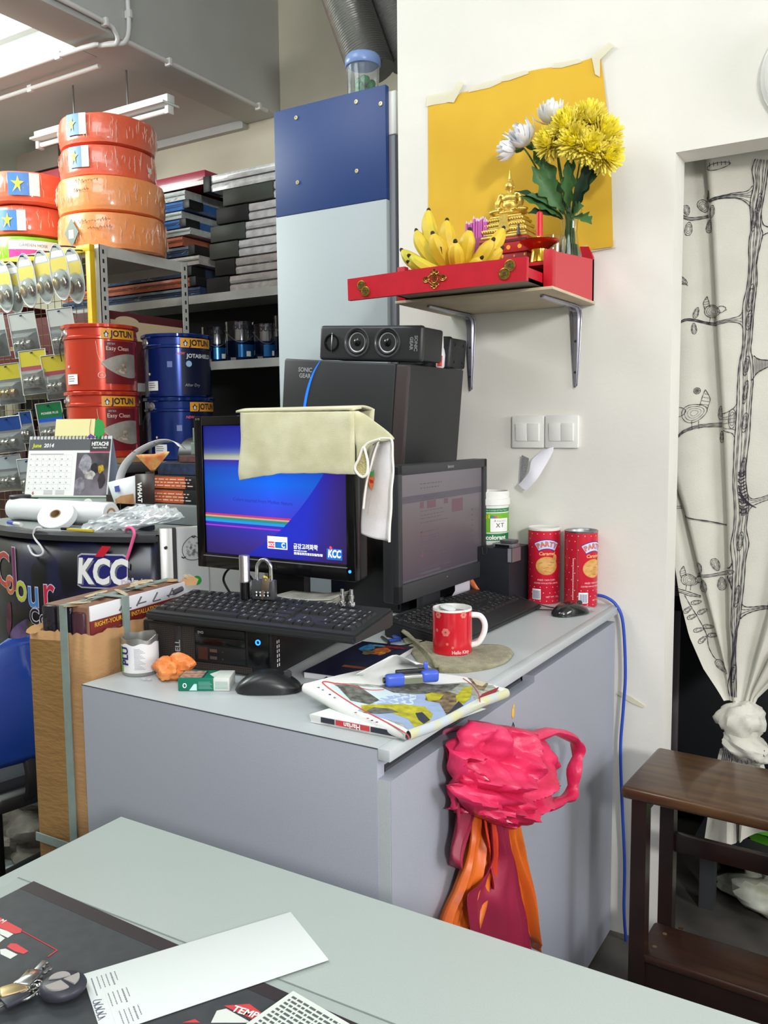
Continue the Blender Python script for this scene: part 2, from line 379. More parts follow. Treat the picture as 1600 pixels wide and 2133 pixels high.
m = MB(); m.box((ln,wd,0),(0,0,0.0012),r=0.0003); m.build('paper', mat('white_paper',(206,212,211),0.55), t)
m = MB(); rnd = random.Random(3)
for bx,by in ((-0.205,-0.012),(-0.2,-0.045),(-0.196,-0.078)):
    for k in range(5):
        y = by; x = bx-0.0045*k
        q = 0
        while q < (0.022 if k else 0.016):
            s = rnd.uniform(0.001,0.003); m.quad(x,y-q-s,x+(0.0016 if k==1 else 0.0010),y-q,0.0014); q += s+0.0007
q = 0
while q < 0.03:
    s = rnd.uniform(0.001,0.002); m.quad(-0.2365+0.008,-0.012-q-s,-0.2365+0.0093,-0.012-q,0.0014); q += s+0.0005
m.build('printed_lines', mat('grey_ink',(120,122,128),0.6), t)
m = MB(); m.quad(-0.2205,wd,-0.2201,0,0.0014).quad(-0.2345,wd,-0.2341,0,0.0014); m.build('fold_line', mat('fold_grey',(206,210,212),0.6), t)
m = MB()
for k,(x,y) in enumerate(((-0.229,-0.052),(-0.229,-0.06),(-0.229,-0.068),(-0.229,-0.076))):
    m.tube(cr([(x+0.004,y,0.0014),(x-0.003,y+0.002,0.0014),(x-0.004,y-0.003,0.0014),(x+0.002,y-0.003,0.0014),(x-0.005,y-0.006,0.0014)],4),0.0004,4)
m.build('handwriting', mat('blue_ink',(70,72,96),0.6), t)
c1,c2,c3 = [(-0.51,0.65,0.802),(-0.436,0.639,0.802),(-0.525,0.586,0.802)]
t = thing('newspaper_clipping','grey newspaper clipping full of small print at the bottom edge','paper',(c1[0],c1[1],0.8025), math.atan2(c2[1]-c1[1],c2[0]-c1[0]))
MB().box((0,-0.16,0),(0.2,0,0.0008)).build('paper', mat('newsprint',(206,212,206),0.7), t)
m = MB(); rnd = random.Random(5)
for r in range(26):
    y = -0.007-0.0055*r; x = 0.006
    while x < 0.19:
        s = rnd.uniform(0.0025,0.008); m.quad(x,y-0.0016,min(x+s,0.192),y+0.0012,0.001); x += s+0.0018
m.build('printed_lines', mat('news_ink',(84,88,88),0.7), t)
FOB = mat('fob_rubber',(44,46,56),0.45)
c = [(-0.709,0.529,0.815)][0]
t = thing('car_keys','car keys with an oval black remote of three grey buttons, left of the envelope','keys',(c[0],c[1],0.803), ang-0.25)
f = MB(); f.lathe([(0.0,0.0),(0.017,0.0005),(0.0225,0.004),(0.0235,0.0075),(0.022,0.011),(0.018,0.0135),(0.0,0.0145)],32,0,Matrix.Diagonal((1.0,0.92,1,1)))
fo = f.build('remote', FOB, t)
BTN = mat('button_grey',(150,146,142),0.6)
def sector(a0,a1,r,ox,oy,n=12):
    return [(ox,oy)]+[(ox+r*math.cos(a0+(a1-a0)*i/n),oy+r*math.sin(a0+(a1-a0)*i/n)) for i in range(n+1)]
for a0,a1,r,ox,oy in ((0.12,PI-0.12,0.0105,-0.003,0.003),(-PI+0.35,-0.95,0.0155,-0.0015,-0.0008),(-0.75,0.45,0.0155,0.001,0.0005)):
    MB().prism(sector(a0,a1,r,ox,oy),0.0125,0.0152).build('button', BTN, fo)
m = MB(); m.tube([(-0.034+0.014*math.cos(2*PI*i/24),0.004+0.014*math.sin(2*PI*i/24),0.006+0.004*math.cos(2*PI*i/24)) for i in range(24)],0.0011,6,closed=True)
m.build('key_ring', CHROME, t)
m = MB()
for k in range(5): m.tube([(-0.024-0.0045*k+0.004*math.cos(2*PI*i/10),0.001+0.004*math.sin(k)+0.004*math.sin(2*PI*i/10),0.007+0.002*(k%2)) for i in range(10)],0.0009,5,closed=True)
m.ball((-0.022,0.006,0.008),0.003).ball((-0.024,-0.003,0.006),0.0025)
m.build('chain', CHROME, t)
def key(x,y,a,L,head,mm,z):
    k = MB(); MM = T(x,y,z)@RZ(a)
    k.box((0.012,-0.0035,0),(L,0.0035,0.0022),r=0.0006,M=MM)
    for i in range(5): k.box((L-0.006*i-0.005,-0.0052,0.0002),(L-0.006*i-0.002,-0.003,0.002),M=MM)
    o = k.build('key', STEEL, t)
    h = MB(); h.box((-0.012,-0.009,-0.002),(0.014,0.009,0.0045),r=0.004,M=MM); h.build('key_head', mm, o)
key(-0.043,-0.004,PI+0.55,0.055,0,FOB,0.005); key(-0.046,0.006,PI+0.25,0.055,0,mat('brass_key',(170,150,110),0.4,0.8),0.007)
key(-0.036,0.018,0.75,0.028,0,STEEL,0.006); key(-0.034,0.017,1.15,0.03,0,CHROME,0.009)
# ---------------- computers on the cabinet ----------------
PERF = mat('perforated_grille',(74,66,64),0.5,0.4)
_nt = PERF.node_tree; _v = _nt.nodes.new('ShaderNodeTexVoronoi'); _tc = _nt.nodes.new('ShaderNodeTexCoord')
_v.inputs['Scale'].default_value = 260; _v.inputs['Randomness'].default_value = 0.0
_nt.links.new(_tc.outputs['Object'], _v.inputs['Vector'])
_cr = _nt.nodes.new('ShaderNodeValToRGB'); _cr.color_ramp.elements[0].position = 0.35; _cr.color_ramp.elements[1].position = 0.5
_cr.color_ramp.elements[0].color = (0.006,0.006,0.006,1); _cr.color_ramp.elements[1].color = (0.062,0.05,0.046,1)
_nt.links.new(_v.outputs['Distance'], _cr.inputs[0]); _nt.links.new(_cr.outputs[0], _nt.nodes['Principled BSDF'].inputs['Base Color'])
GLOSSB = mat('gloss_black',(12,12,14),0.18)
BLUELED = mat('blue_led',(40,120,255),0.3,emit=3.0)
GREYTXT = mat('grey_badge',(150,152,156),0.4)
PCL = (-1.291,1.19,0.9); PCR = math.radians(9.0)
t = thing('desktop_computer','flat black desktop computer under the keyboard, blue power light on its front','computer',PCL,PCR)
PW,PD,PH = 0.292,0.315,0.093
MB().box((0,0.018,0.004),(PW,PD,PH),r=0.002).build('case', BLACK, t)
fr = MB(); fr.box((0,0,0.004),(PW,0.02,PH),r=0.003); fr.build('front_bezel', BLACK, t)
MB().box((0.016,-0.0012,0.008),(0.075,0.001,PH-0.006)).box((0.093,-0.0012,0.008),(0.122,0.001,PH-0.006)).box((0.122,-0.0012,0.006),(0.25,0.001,0.02)).build('grille', PERF, t)
MB().box((0.076,-0.003,0.006),(0.0925,0.001,PH-0.005),r=0.001).build('badge_strip', mat('badge_strip_grey',(62,58,60),0.35,0.5), t)
text('DELL',0.016,GREYTXT,t,M4((0.0842,-0.0032,0.042),(0,0,1),z=(0,-1,0)),bold=0.0003)
o = MB().box((0.124,-0.003,0.056),(0.236,0.001,0.088),r=0.001).build('disc_drive', GLOSSB, t)
MB().box((0.126,-0.0036,0.069),(0.234,-0.003,0.0695)).build('tray_gap', DKGREY, o)
text('DVD',0.0065,GREYTXT,o,M4((0.138,-0.0034,0.079),(1,0,0),z=(0,-1,0)),bold=0.0002)
o = MB().box((0.124,-0.002,0.022),(0.236,0.001,0.054),r=0.001).build('port_panel', BLACK, t)
for k in range(2): MB().box((0.157,-0.0028,0.028+0.014*k),(0.173,-0.0018,0.034+0.014*k)).build('usb_port', STEEL, o)
MB().box((0.13,-0.0024,0.026),(0.152,-0.0018,0.05)).build('card_slot', mat('brown_smoked',(70,40,34),0.3), o)
for k in range(2): MB().cyl(0.002,0,0.0008,10,M=M4((0.186,-0.0021,0.03+0.014*k),(1,0,0),z=(0,-1,0))).build('audio_jack', DKGREY, o)
o = MB().box((0.242,-0.003,0.02),(0.287,0.001,0.09),r=0.001).build('power_panel', GLOSSB, t)
MB().lathe([(0.0055,0),(0.0055,0.0015),(0.0032,0.0015),(0.0032,0)],20,M=M4((0.265,-0.0031,0.07),(1,0,0),z=(0,-1,0))).build('power_button', BLUELED, o)
m = MB()
for k in range(2):
    for q in range(6): m.quad(-0.002+0.007*k,0.01+0.009*q,0.001+0.007*k,0.016+0.009*q)
m.build('side_label', PRINTW, t, loc=(PW+0.0008,0.02,0.01), rot=(PI/2,0,PI/2))
for x in (0.02,PW-0.03):
    for y in (0.03,PD-0.04): MB().cyl(0.01,0,0.005,10).build('foot', BLACK, t, loc=(x,y,0))
MB().quad(0,0,0.0105,0.016).build('sticker', mat('pink_sticker',(214,150,150),0.6), t, loc=(PW+0.0009,0.175,0.068), rot=(PI/2,0,PI/2))
KEYM = mat('key_black',(33,34,36),0.42,bump=0.0)
_km = {}
def keymesh(w):
    k = round(w,4)
    if k not in _km:
        m = MB(); a,b = w/2,0.0088; a2,b2 = a-0.0024,b-0.0026
        vs = [(-a,-b,0),(a,-b,0),(a,b,0),(-a,b,0),(-a2,-b2+0.0006,0.0058),(a2,-b2+0.0006,0.0058),(a2,b2+0.0008,0.0058),(-a2,b2+0.0008,0.0058)]
        m.add(vs,[(3,2,1,0),(4,5,6,7),(0,1,5,4),(1,2,6,5),(2,3,7,6),(3,0,4,7)])
        me = bpy.data.meshes.new('key'); me.from_pydata([tuple(v) for v in m.v],[],m.f); me.materials.append(KEYM); _km[k] = me
    return _km[k]
ROWS = [[(0,1),(1,1),(0,1),(0,1),(0,1),(.5,1),(0,1),(0,1),(0,1),(.5,1),(0,1),(0,1),(0,1),(.25,1),(0,1),(0,1)],
        [(0,1)]*13+[(0,2),(.25,1),(0,1),(0,1),(.25,1),(0,1),(0,1),(0,1)],
        [(0,1.5)]+[(0,1)]*12+[(0,1.5),(.25,1),(0,1),(0,1),(.25,1),(0,1),(0,1),(0,1)],
        [(0,1.75)]+[(0,1)]*11+[(0,2.25),(3.5,1),(0,1),(0,1),(0,1)],
        [(0,2.25)]+[(0,1)]*10+[(0,2.75),(1.25,1),(1.25,1),(0,1),(0,1),(0,1)],
        [(0,1.25),(0,1.25),(0,1.25),(0,6.25),(0,1.25),(0,1.25),(0,1.25),(0,1.25),(.25,1),(0,1),(0,1),(.25,2),(0,1),(0,1)]]
def keyboard(t, L, D, y0, rest, h0, h1, x0=0.012):
    """keys on a wedge body; t is the root, local x along the keys, y to the back"""
    m = MB(); sl = (h1-h0)/D
    P = [(0,0),(0,h0),(D,h1),(D,0)]
    b = bmesh.new()
    vs = [b.verts.new((x,p[0],p[1])) for x in (0,L) for p in P]
    b.faces.new(vs[0:4]); b.faces.new(vs[4:8][::-1])
    for i in range(4): b.faces.new((vs[i],vs[4+i],vs[4+(i+1)%4],vs[(i+1)%4]))
    bmesh.ops.bevel(b, geom=b.edges[:], offset=0.004, segments=2, affect='EDGES')
    m.bm(b); m.build('body', mat('keyboard_body',(38,40,42),0.45), t)
    u = (L-2*x0)/22.6; pitch = (D-y0-0.016)/6.3
    ang = math.atan(sl); leg = MB()
    for r,row in enumerate(ROWS):
        x = x0; y = D-0.014-pitch*(0.5+r+(0.3 if r else 0));
        for g,w in row:
            x += g*u; w2 = w*u
            z = h0+sl*y
            o = bpy.data.objects.new('key', keymesh(w2-0.0012)); COL.objects.link(o); o.parent = t
            o.location = (x+w2/2, y, z-0.0006); o.rotation_euler = (ang,0,0)
            for q in range(2 if w < 2 else 1):
                lx = x+w2/2-0.0036; ly = y+0.0028-0.0042*q
                leg.add([(lx,ly,z+0.00545+sl*(ly-y)),(lx+0.003,ly,z+0.00545+sl*(ly-y)),(lx+0.003,ly+0.0018,z+0.00545+sl*(ly+0.0018-y)),(lx,ly+0.0018,z+0.00545+sl*(ly+0.0018-y))],[(0,1,2,3)])
            x += w2
    leg.build('legends', mat('key_legend',(176,180,184),0.5), t)
    return t
ka = math.radians(4.0)
t = thing('keyboard','black keyboard tilted on the desktop computer, front left of the two keyboards','keyboard',(-1.277,1.182,0.996),ka)
keyboard(t,0.475,0.15,0.014,0,0.016,0.036)
t = thing('keyboard','black keyboard lying on the cabinet top behind the red mug','keyboard',(-0.805,1.612,0.9005),math.radians(88.5))
keyboard(t,0.462,0.185,0.055,0.05,0.012,0.04)
t = thing('monitor','black monitor showing a bright blue picture, half covered by the towel','monitor',(-1.13,1.41,0.995))
X0,X1,Z0,Z1 = -1.339+1.13,-0.922+1.13,1.066-0.995,1.396-0.995
sx0,sx1,sz0,sz1 = -1.3165+1.13,-0.9425+1.13,1.099-0.995,1.3755-0.995
m = MB(); m.box((X0,0.004,Z0),(X1,0.04,Z1),r=0.008,seg=3); m.build('back_shell', BLACK, t)
m = MB()
for lo,hi in (((X0,-0.01,Z0),(sx0,0.012,Z1)),((sx1,-0.01,Z0),(X1,0.012,Z1)),((sx0,-0.01,sz1),(sx1,0.012,Z1)),((sx0,-0.01,Z0),(sx1,0.012,sz0))): m.box(lo,hi,r=0.0022)
bz = m.build('bezel', GLOSSB, t)
MB().box((sx0-0.004,-0.0112,sz0-0.007),(sx1+0.002,-0.0096,sz0-0.005)).build('bezel_line', mat('bezel_line_grey',(120,120,124),0.3), bz)
text('DELL',0.013,mat('dim_badge',(70,70,74),0.35,0.6),bz,M4((-0.0,-0.0108,Z0+0.015),(1,0,0),z=(0,-1,0)))
MB().cyl(0.0032,0,0.0012,14,M=M4((X1-0.012,-0.0103,Z0+0.02),(1,0,0),z=(0,-1,0))).build('power_light', BLUELED, bz)
text('E170',0.006,GREYTXT,bz,M4((X0+0.013,-0.0108,Z1-0.006),(1,0,0),z=(0,-1,0)))
SCR = bpy.data.materials.new('screen_picture'); SCR.use_nodes = True
_nt = SCR.node_tree; _b = _nt.nodes['Principled BSDF']; _at = _nt.nodes.new('ShaderNodeAttribute'); _at.attribute_name = 'Col'
_b.inputs['Base Color'].default_value = (0.01,0.01,0.01,1); _b.inputs['Roughness'].default_value = 0.35
_nt.links.new(_at.outputs['Color'], _b.inputs['Emission Color']); _b.inputs['Emission Strength'].default_value = 1.0
def colmesh(name, P, colf, parent, material, loc=(0,0,0), rot=(0,0,0)):
    m = MB(); m.grid(P); o = m.build(name, material, parent, loc, rot, weld=False)
    ca = o.data.color_attributes.new('Col','FLOAT_COLOR','POINT')
    for i,v in enumerate(o.data.vertices):
        c = colf(v.co.x, v.co.y); ca.data[i].color = (lin(c[0]),lin(c[1]),lin(c[2]),1)
    return o
def ramp(stops, t):
    if t <= stops[0][0]: return stops[0][1]
    for (a,ca),(b,cb) in zip(stops,stops[1:]):
        if t <= b:
            k = (t-a)/(b-a); return tuple(x+(y-x)*k for x,y in zip(ca,cb))
    return stops[-1][1]
SW,SH = sx1-sx0, sz1-sz0
S1 = [(0,(52,30,128)),(0.1,(58,42,160)),(0.19,(52,50,190)),(0.32,(62,66,228)),(0.42,(44,84,246)),(0.56,(0,112,255)),(0.68,(20,90,235)),(0.735,(66,40,190)),(0.74,(225,228,240)),(0.765,(205,215,170)),(0.79,(120,140,205)),(0.84,(32,52,190)),(1.0,(18,26,160))]
vs_ = sorted(set([i/40 for i in range(41)]+[0.735,0.7399,0.7402,0.755,0.765,0.78,0.79]))
def c1(x,y):
    u,v = x/SW,y/SH; c = ramp(S1,v-0.03*0); k = max(0,1-abs(u-0.5)*0.5); return tuple(q*k for q in c)
scr = colmesh('screen',[[(SW*u/24,SH*v,0) for v in vs_] for u in range(25)],c1,t,SCR,loc=(sx0,0.0075-0.012,sz0),rot=(PI/2,0,0))
arc = cr([(0.30,0.0),(0.42,0.09),(0.56,0.22),(0.68,0.37),(0.78,0.52),(0.86,0.66),(0.92,0.80),(0.96,0.92),(0.98,1.0)],5)
S2 = [(0,(34,40,196)),(0.4,(14,44,214)),(0.75,(24,40,200)),(0.9,(48,28,134)),(1.0,(42,24,100))]
def c2(x,y):
    u,v = x/SW,y/SH; c = ramp(S2,u+0.12*(0.35-v)); d = 1 if v>0.16 else 0.6+0.4*v/0.16; c = (c[0]*(1+0.25*(1-d)),c[1]*d,c[2]*(0.5+0.5*d)); return c
colmesh('dark_arc',[[((a+(1-a)*k/14)*SW,b*SH,0.0004) for k in range(15)] for a,b in arc],c2,scr,SCR)
def arcx(v):
    for (a,b),(c,d) in zip(arc,arc[1:]):
        if b <= v <= d: return a+(c-a)*(v-b)/(d-b+1e-9)
    return arc[0][0]
for v,h,c in ((0.312,0.011,(226,50,100)),(0.297,0.014,(206,176,120)),(0.28,0.016,(40,150,130)),(0.262,0.02,(24,160,240)),(0.243,0.01,(60,50,190)),(0.225,0.012,(168,52,226))):
    colmesh('rainbow_line',[[(u/8*SW*arcx(v-0.01),SH*(v-0.5*h-0.012*u/8),0.0003),(u/8*SW*arcx(v-0.01),SH*(v+0.5*h-0.012*u/8),0.0003)] for u in range(9)],lambda x,y,c=c:c,scr,SCR)
WEM = mat('screen_white',(235,240,245),0.5,emit=0.9); BEM = mat('screen_blue',(20,90,170),0.5,emit=0.9); REM = mat('screen_red',(226,60,80),0.5,emit=0.9); DEM = mat('screen_dark',(34,40,130),0.5,emit=0.8)
MB().quad(0.865*SW,0.025*SH,0.965*SW,0.105*SH,0.0006).build('logo_box', BEM, scr)
text('KCC',0.021,WEM,scr,M4((0.915*SW,0.066*SH,0.0008),(1,0,0),(0,1,0)),bold=0.0008,sx=0.72,shear=0.1)
text('\u2022',0.03,REM,scr,M4((0.895*SW,0.108*SH,0.0008),(1,0.8,0),(0,1,0)),sx=0.8)
text('\uae08\uac15\uace0\ub824\ud654\ud559',0.0125,WEM,scr,M4((0.725*SW,0.10*SH,0.0007),(1,0,0),(0,1,0)),bold=0.0002,sx=0.9)
m = MB(); rnd = random.Random(2)
for r,(y,x1) in enumerate(((0.07,0.72),(0.055,0.84),(0.045,0.84))):
    x = 0.645
    while x < x1: s = rnd.uniform(0.006,0.02); m.quad(x*SW,(y-0.004)*SH,(x+s)*SW,(y+0.003)*SH,0.0006); x += s+0.004
m.build('small_print', WEM, scr)
MB().quad(0.46*SW,0.07*SH,0.6*SW,0.165*SH,0.0006).build('logo_panel', WEM, scr)
MB().quad(0.466*SW,0.078*SH,0.51*SW,0.125*SH,0.0008).build('logo_red', REM, scr)
MB().quad(0.514*SW,0.078*SH,0.594*SW,0.125*SH,0.0008).build('logo_blue', BEM, scr)
text('C',0.013,WEM,scr,M4((0.572*SW,0.10*SH,0.001),(1,0,0),(0,1,0)),bold=0.0005)
text('KCC',0.008,WEM,scr,M4((0.488*SW,0.10*SH,0.001),(1,0,0),(0,1,0)),bold=0.0003)
text('Colors inspired From Mother Nature',0.0105,DEM,scr,M4((0.43*SW,0.425*SH,0.0006),(1,-0.03,0),(0,1,0)))
m = MB(); m.box((-0.05,0.035,0.012),(0.05,0.06,0.16),r=0.006); m.build('neck', BLACK, t)
m = MB(); m.box((-0.12,-0.045,0.0),(0.12,0.11,0.016),r=0.006); m.build('base', BLACK, t)
t = thing('monitor','dark monitor facing right behind the mug, a dim grey page on it','monitor',(-0.972,1.868,0.9),math.radians(89.0))
W2,H0,H1 = 0.452,0.072,0.383
m = MB(); m.box((-W2/2,0.0,H0),(W2/2,0.032,H1),r=0.005); m.build('back_shell', DKGREY, t)
m = MB()
for lo,hi in (((-W2/2,-0.012,H0),(-W2/2+0.018,0.004,H1)),((W2/2-0.018,-0.012,H0),(W2/2,0.004,H1)),((-W2/2,-0.012,H1-0.022),(W2/2,0.004,H1)),((-W2/2,-0.012,H0),(W2/2,0.004,H0+0.042))): m.box(lo,hi,r=0.0025)
bz = m.build('bezel', mat('bezel_graphite',(52,53,56),0.45), t)
text('lenovo',0.012,GREYTXT,bz,M4((0.02,-0.0126,H1-0.011),(1,0,0),z=(0,-1,0)),bold=0.0002)
MB().cyl(0.0016,0,0.001,8,M=M4((0.0,-0.0122,H0+0.03),(1,0,0),z=(0,-1,0))).build('indicator', GREYTXT, bz)
SW2,SH2 = W2-0.036,H1-0.022-H0-0.042
def c3(x,y):
    u,v = x/SW2,y/SH2
    c = ramp([(0,(70,62,72)),(0.5,(98,86,90)),(1,(112,106,112))],v); k = 1.0-0.12*max(0,u-0.5)
    return tuple(q*k for q in c)
scr = colmesh('screen',[[(SW2*u/6,SH2*v/6,0) for v in range(7)] for u in range(7)],c3,t,SCR,loc=(-W2/2+0.018,-0.004,H0+0.042),rot=(PI/2,0,0))
P1_ = mat('page_grey',(70,66,74),0.5,emit=0.5); P2_ = mat('page_light',(140,132,138),0.5,emit=0.5); P3_ = mat('page_rose',(88,64,70),0.5,emit=0.45)
def pg(rects, mm, name):
    m = MB()
    for a,b,c,d in rects: m.quad(a*SW2,b*SH2,c*SW2,d*SH2,0.0004)
    m.build(name, mm, scr, kind='stuff' if len(rects)>1 else None)
pg([(0,0.735,1,0.80)],P1_,'title_bar'); pg([(0.06,0.75,0.5,0.785)],P2_,'search_box')
pg([(0.22,0.67,0.26,0.73),(0.30,0.66,0.4,0.73),(0.5,0.68,0.55,0.73),(0.6,0.58,0.74,0.71)],P3_,'thumbnails')
rnd = random.Random(9); L = []
for r,y in enumerate((0.90,0.86,0.64,0.60,0.57,0.53,0.44,0.395,0.37,0.345,0.32,0.25,0.2,0.1,0.08)):
    x = 0.22
    while x < rnd.uniform(0.42,0.55): s = rnd.uniform(0.01,0.04); L.append((x,y-0.004,x+s,y+0.004)); x += s+0.01
for k in range(9): L.append((0.86,0.56-0.055*k,0.88,0.575-0.055*k))
pg(L,P1_,'page_text'); pg([(0.22,0.40,0.25,0.45),(0.22,0.2,0.25,0.25)],P3_,'icons'); pg([(0.22,0.035,0.45,0.06),(0,0,1,0.02)],P1_,'page_bar')
m = MB(); m.box((-0.045,0.03,0.012),(0.045,0.05,0.2),r=0.004); m.build('neck', DKGREY, t)
MB().box((-0.11,0.022,0.0),(0.11,0.085,0.014),r=0.005).build('base', DKGREY, t)
t = thing('computer_case','upright black computer case in the dark gap between the two monitors','computer',(-1.18,2.0,0.9))
MB().box((-0.11,-0.16,0.004),(0.105,0.17,0.347),r=0.004).build('case', BLACK, t)
MB().box((-0.105,-0.166,0.01),(0.1,-0.158,0.34),r=0.003).build('front_panel', GLOSSB, t)
for x in (-0.1,0.08):
    for y in (-0.12,0.12): MB().cyl(0.012,0,0.006,10).build('foot', BLACK, t, loc=(x,y,0))
SPK = mat('speaker_vinyl',(40,41,42),0.5,bump=0.06,bscale=300); SPKF = mat('speaker_front',(48,50,52),0.38)
SA = 0.085
SUBM = T(-1.454,1.85,1.284)@RY(SA)
t = thing('subwoofer','big dark grey subwoofer with a curved blue light strip, above both monitors','speaker',SUBM.translation,(0,SA,0))
MB().box((0,0.01,0),(0.38,0.30,0.27),r=0.002).build('cabinet', SPK, t)
fp = MB(); fp.box((0,-0.006,0.0),(0.345,0.012,0.27),r=0.005); fp.build('front_panel', SPKF, t)
MB().box((0.345,-0.004,0.002),(0.38,0.012,0.268),r=0.004).build('side_trim', mat('speaker_trim',(66,58,58),0.35), t)
st = cr([(0.118,0.0,0.268),(0.098,0,0.235),(0.083,0,0.19),(0.075,0,0.14),(0.072,0,0.09),(0.073,0,0.03)],6)
m = MB(); K = len(st)
for sgn in (0,1): pass
P = []
for i,p in enumerate(st):
    w = 0.0005+0.0035*math.sin(PI*min(1,(i+1)/K*0.9)); P.append([(p[0]-w,-0.0072,p[2]),(p[0]+w,-0.0072,p[2])])
m.grid(P); m.build('light_strip', mat('blue_strip',(30,100,240),0.3,emit=1.3), t)
text('SONIC\nGEAR',0.0155,GREYTXT,t,M4((0.072,-0.0066,0.235),(1,0,0),z=(0,-1,0)),bold=0.0005,sx=0.95)
def on_sub(x,y,z=0.2702): return SUBM@Vector((x,y,z))
def driver(parent, x, z, r, y=-0.002):
    MM = M4((x,y,z),(1,0,0),z=(0,-1,0))
    d = MB(); d.lathe([(r*1.0,-0.001),(r*1.0,0.004),(r*0.93,0.0045),(r*0.86,0.001),(r*0.84,0.0002)],32,M=MM); d = d.build('driver_ring', mat('driver_ring',(92,94,98),0.28,0.4), parent)
    m = MB(); m.lathe([(r*0.85,0.0005),(r*0.76,0.0032),(r*0.66,0.0008)],32,M=MM); m.build('surround', mat('rubber_surround',(26,26,28),0.45), d)
    m = MB(); m.lathe([(r*0.67,0.0008),(r*0.3,-0.006)],32,M=MM); m.build('cone', mat('silver_cone',(186,188,190),0.4,0.3), d)
    m = MB(); m.lathe([(r*0.31,-0.006),(r*0.26,0.0015),(r*0.14,0.004),(0.0005,0.0048)],24,M=MM); m.build('dust_cap', GLOSSB, d)
CA = SA-0.02
c0 = on_sub(0.103,0.012)
t = thing('centre_speaker','long dark grey speaker with two silver cones, on the subwoofer','speaker',c0+Vector((0,0,0.001)),(0,CA,0))
LW,LH = 0.305,0.088
MB().box((0.002,0.012,0.003),(LW-0.002,0.11,LH-0.003),r=0.006).build('cabinet', SPK, t)
MB().box((0,-0.004,0),(LW,0.016,LH),r=0.008,seg=3).build('front_panel', SPKF, t)
driver(t,0.118,LH*0.52,0.037,-0.0045); driver(t,0.208,LH*0.52,0.037,-0.0045)
MM = M4((0.04,-0.0045,LH*0.5),(1,0,0),z=(0,-1,0))
m = MB(); m.lathe([(0.022,-0.001),(0.022,0.003),(0.018,0.0032),(0.016,-0.001),(0.0,-0.002)],28,M=MM); k = m.build('tweeter', GLOSSB, t)
m = MB(); m.tube(cr([(0.04,-0.004,LH*0.5-0.026),(0.043,-0.009,LH*0.5-0.012),(0.044,-0.011,LH*0.5),(0.043,-0.009,LH*0.5+0.012),(0.04,-0.004,LH*0.5+0.026)],4),[0.0006]+[0.0016]*15+[0.0006],6); m.build('fin', STEEL, k)
text('SONIC\nGEAR',0.0125,GREYTXT,t,M4((0.282,-0.0045,LH*0.5),(0,0,-1),z=(0,-1,0)),bold=0.0004)
s0 = on_sub(0.303,0.252)
t = thing('small_speaker','small dark grey speaker partly hidden behind the long one, on the subwoofer','speaker',s0+Vector((0,0,0.001)),(0,SA,0))
MB().box((-0.10,0.012,0.003),(0.056,0.1,0.083),r=0.006).build('cabinet', SPK, t)
MB().box((-0.102,-0.004,0),(0.058,0.014,0.086),r=0.008,seg=3).build('front_panel', SPKF, t)
driver(t,-0.03,0.043,0.034,-0.0045)
for y in (0.03,0.08):
    for z in (0.02,0.066): MB().cyl(0.004,0,0.002,10).build('screw_cap', BLACK, t, loc=(0.0555,y,z), rot=(0,PI/2,0))
w0 = on_sub(0.29,0.14)
t = thing('wire_loop','thin grey wire loop sticking up behind the long speaker','wire',w0)
MB().tube([(0.018*math.cos(a),0.005*math.sin(a*2),0.078+0.024*math.sin(a)) for a in [PI*i/12 for i in range(13)]]+[(-0.02,0.0,0.04),(-0.02,0,0.002)],0.0022,8).build('wire', DKGREY, t)
g0 = on_sub(0.352,0.215)
t = thing('glue_bottle','small white bottle with a pointed nozzle beside the speakers','bottle',g0+Vector((0,0,0.001)),(0,SA,0))
MB().lathe([(0.0,0.0),(0.009,0.0),(0.0115,0.004),(0.0115,0.035),(0.009,0.046),(0.0055,0.055)],20).build('body', mat('translucent_white',(226,226,232),0.3), t)
MB().lathe([(0.0058,0.054),(0.0045,0.07),(0.0022,0.09),(0.0012,0.098),(0.0,0.0985)],16).build('nozzle', WHITE, t)
m = MB(); wrapped(m,[(-0.008,0.004,0.006,0.032)],0.0116,M4((0.004,-0.0109,0),(1,0.35,0),y=(0,0,1))); m.build('label', mat('red_label',(214,60,50),0.5), t)
# ---------------- things on the cabinet top ----------------
def surf_axis(n):   # frame on a vertical cylinder whose outward normal n points to (nx,ny)
    n = Vector((n[0],n[1],0)).normalized(); return Vector((-n.y,n.x,0)), n
def cyl_frame(R, ang, z):   # ang: direction (radians) of the outward normal in the local frame
    n = Vector((math.cos(ang),math.sin(ang),0)); x = Vector((-n.y,n.x,0))
    return M4((n.x*R,n.y*R,z), x, (0,0,1))
VA = math.atan2(-0.87,0.49)     # direction from the cabinet things toward the viewer
t = thing('mug','red mug with pale blossoms and a white handle, standing on the olive rag','mug',(-0.789,1.558,0.9065))
R = 0.0405; MH = 0.094
MUG = mat('mug_red',(198,24,40),0.22,coat=0.5)
CER = mat('white_ceramic',(238,238,236),0.2,coat=0.5)
MB().lathe([(0.0,0.0),(R-0.003,0.0),(R,0.003),(R,MH-0.004)],48).build('body', MUG, t)
MB().lathe([(R,MH-0.004),(R-0.0005,MH),(R-0.0035,MH),(R-0.0038,0.006),(0.0,0.006)],48).build('lining', CER, t)
MB().lathe([(0.0,0.083),(R-0.004,0.083)],32).build('drink', mat('tea',(120,112,92),0.1), t)
sp = MB(); sp.ball((0.0,0.0,0.0),0.017,0.011,0.004,14,8); sp.build('spoon', mat('frosted_spoon',(206,212,212),0.3), t, loc=(-0.014,0.008,MH-0.004), rot=(0.3,0.25,0.4))
m = MB(); ha = VA+PI/2-0.12
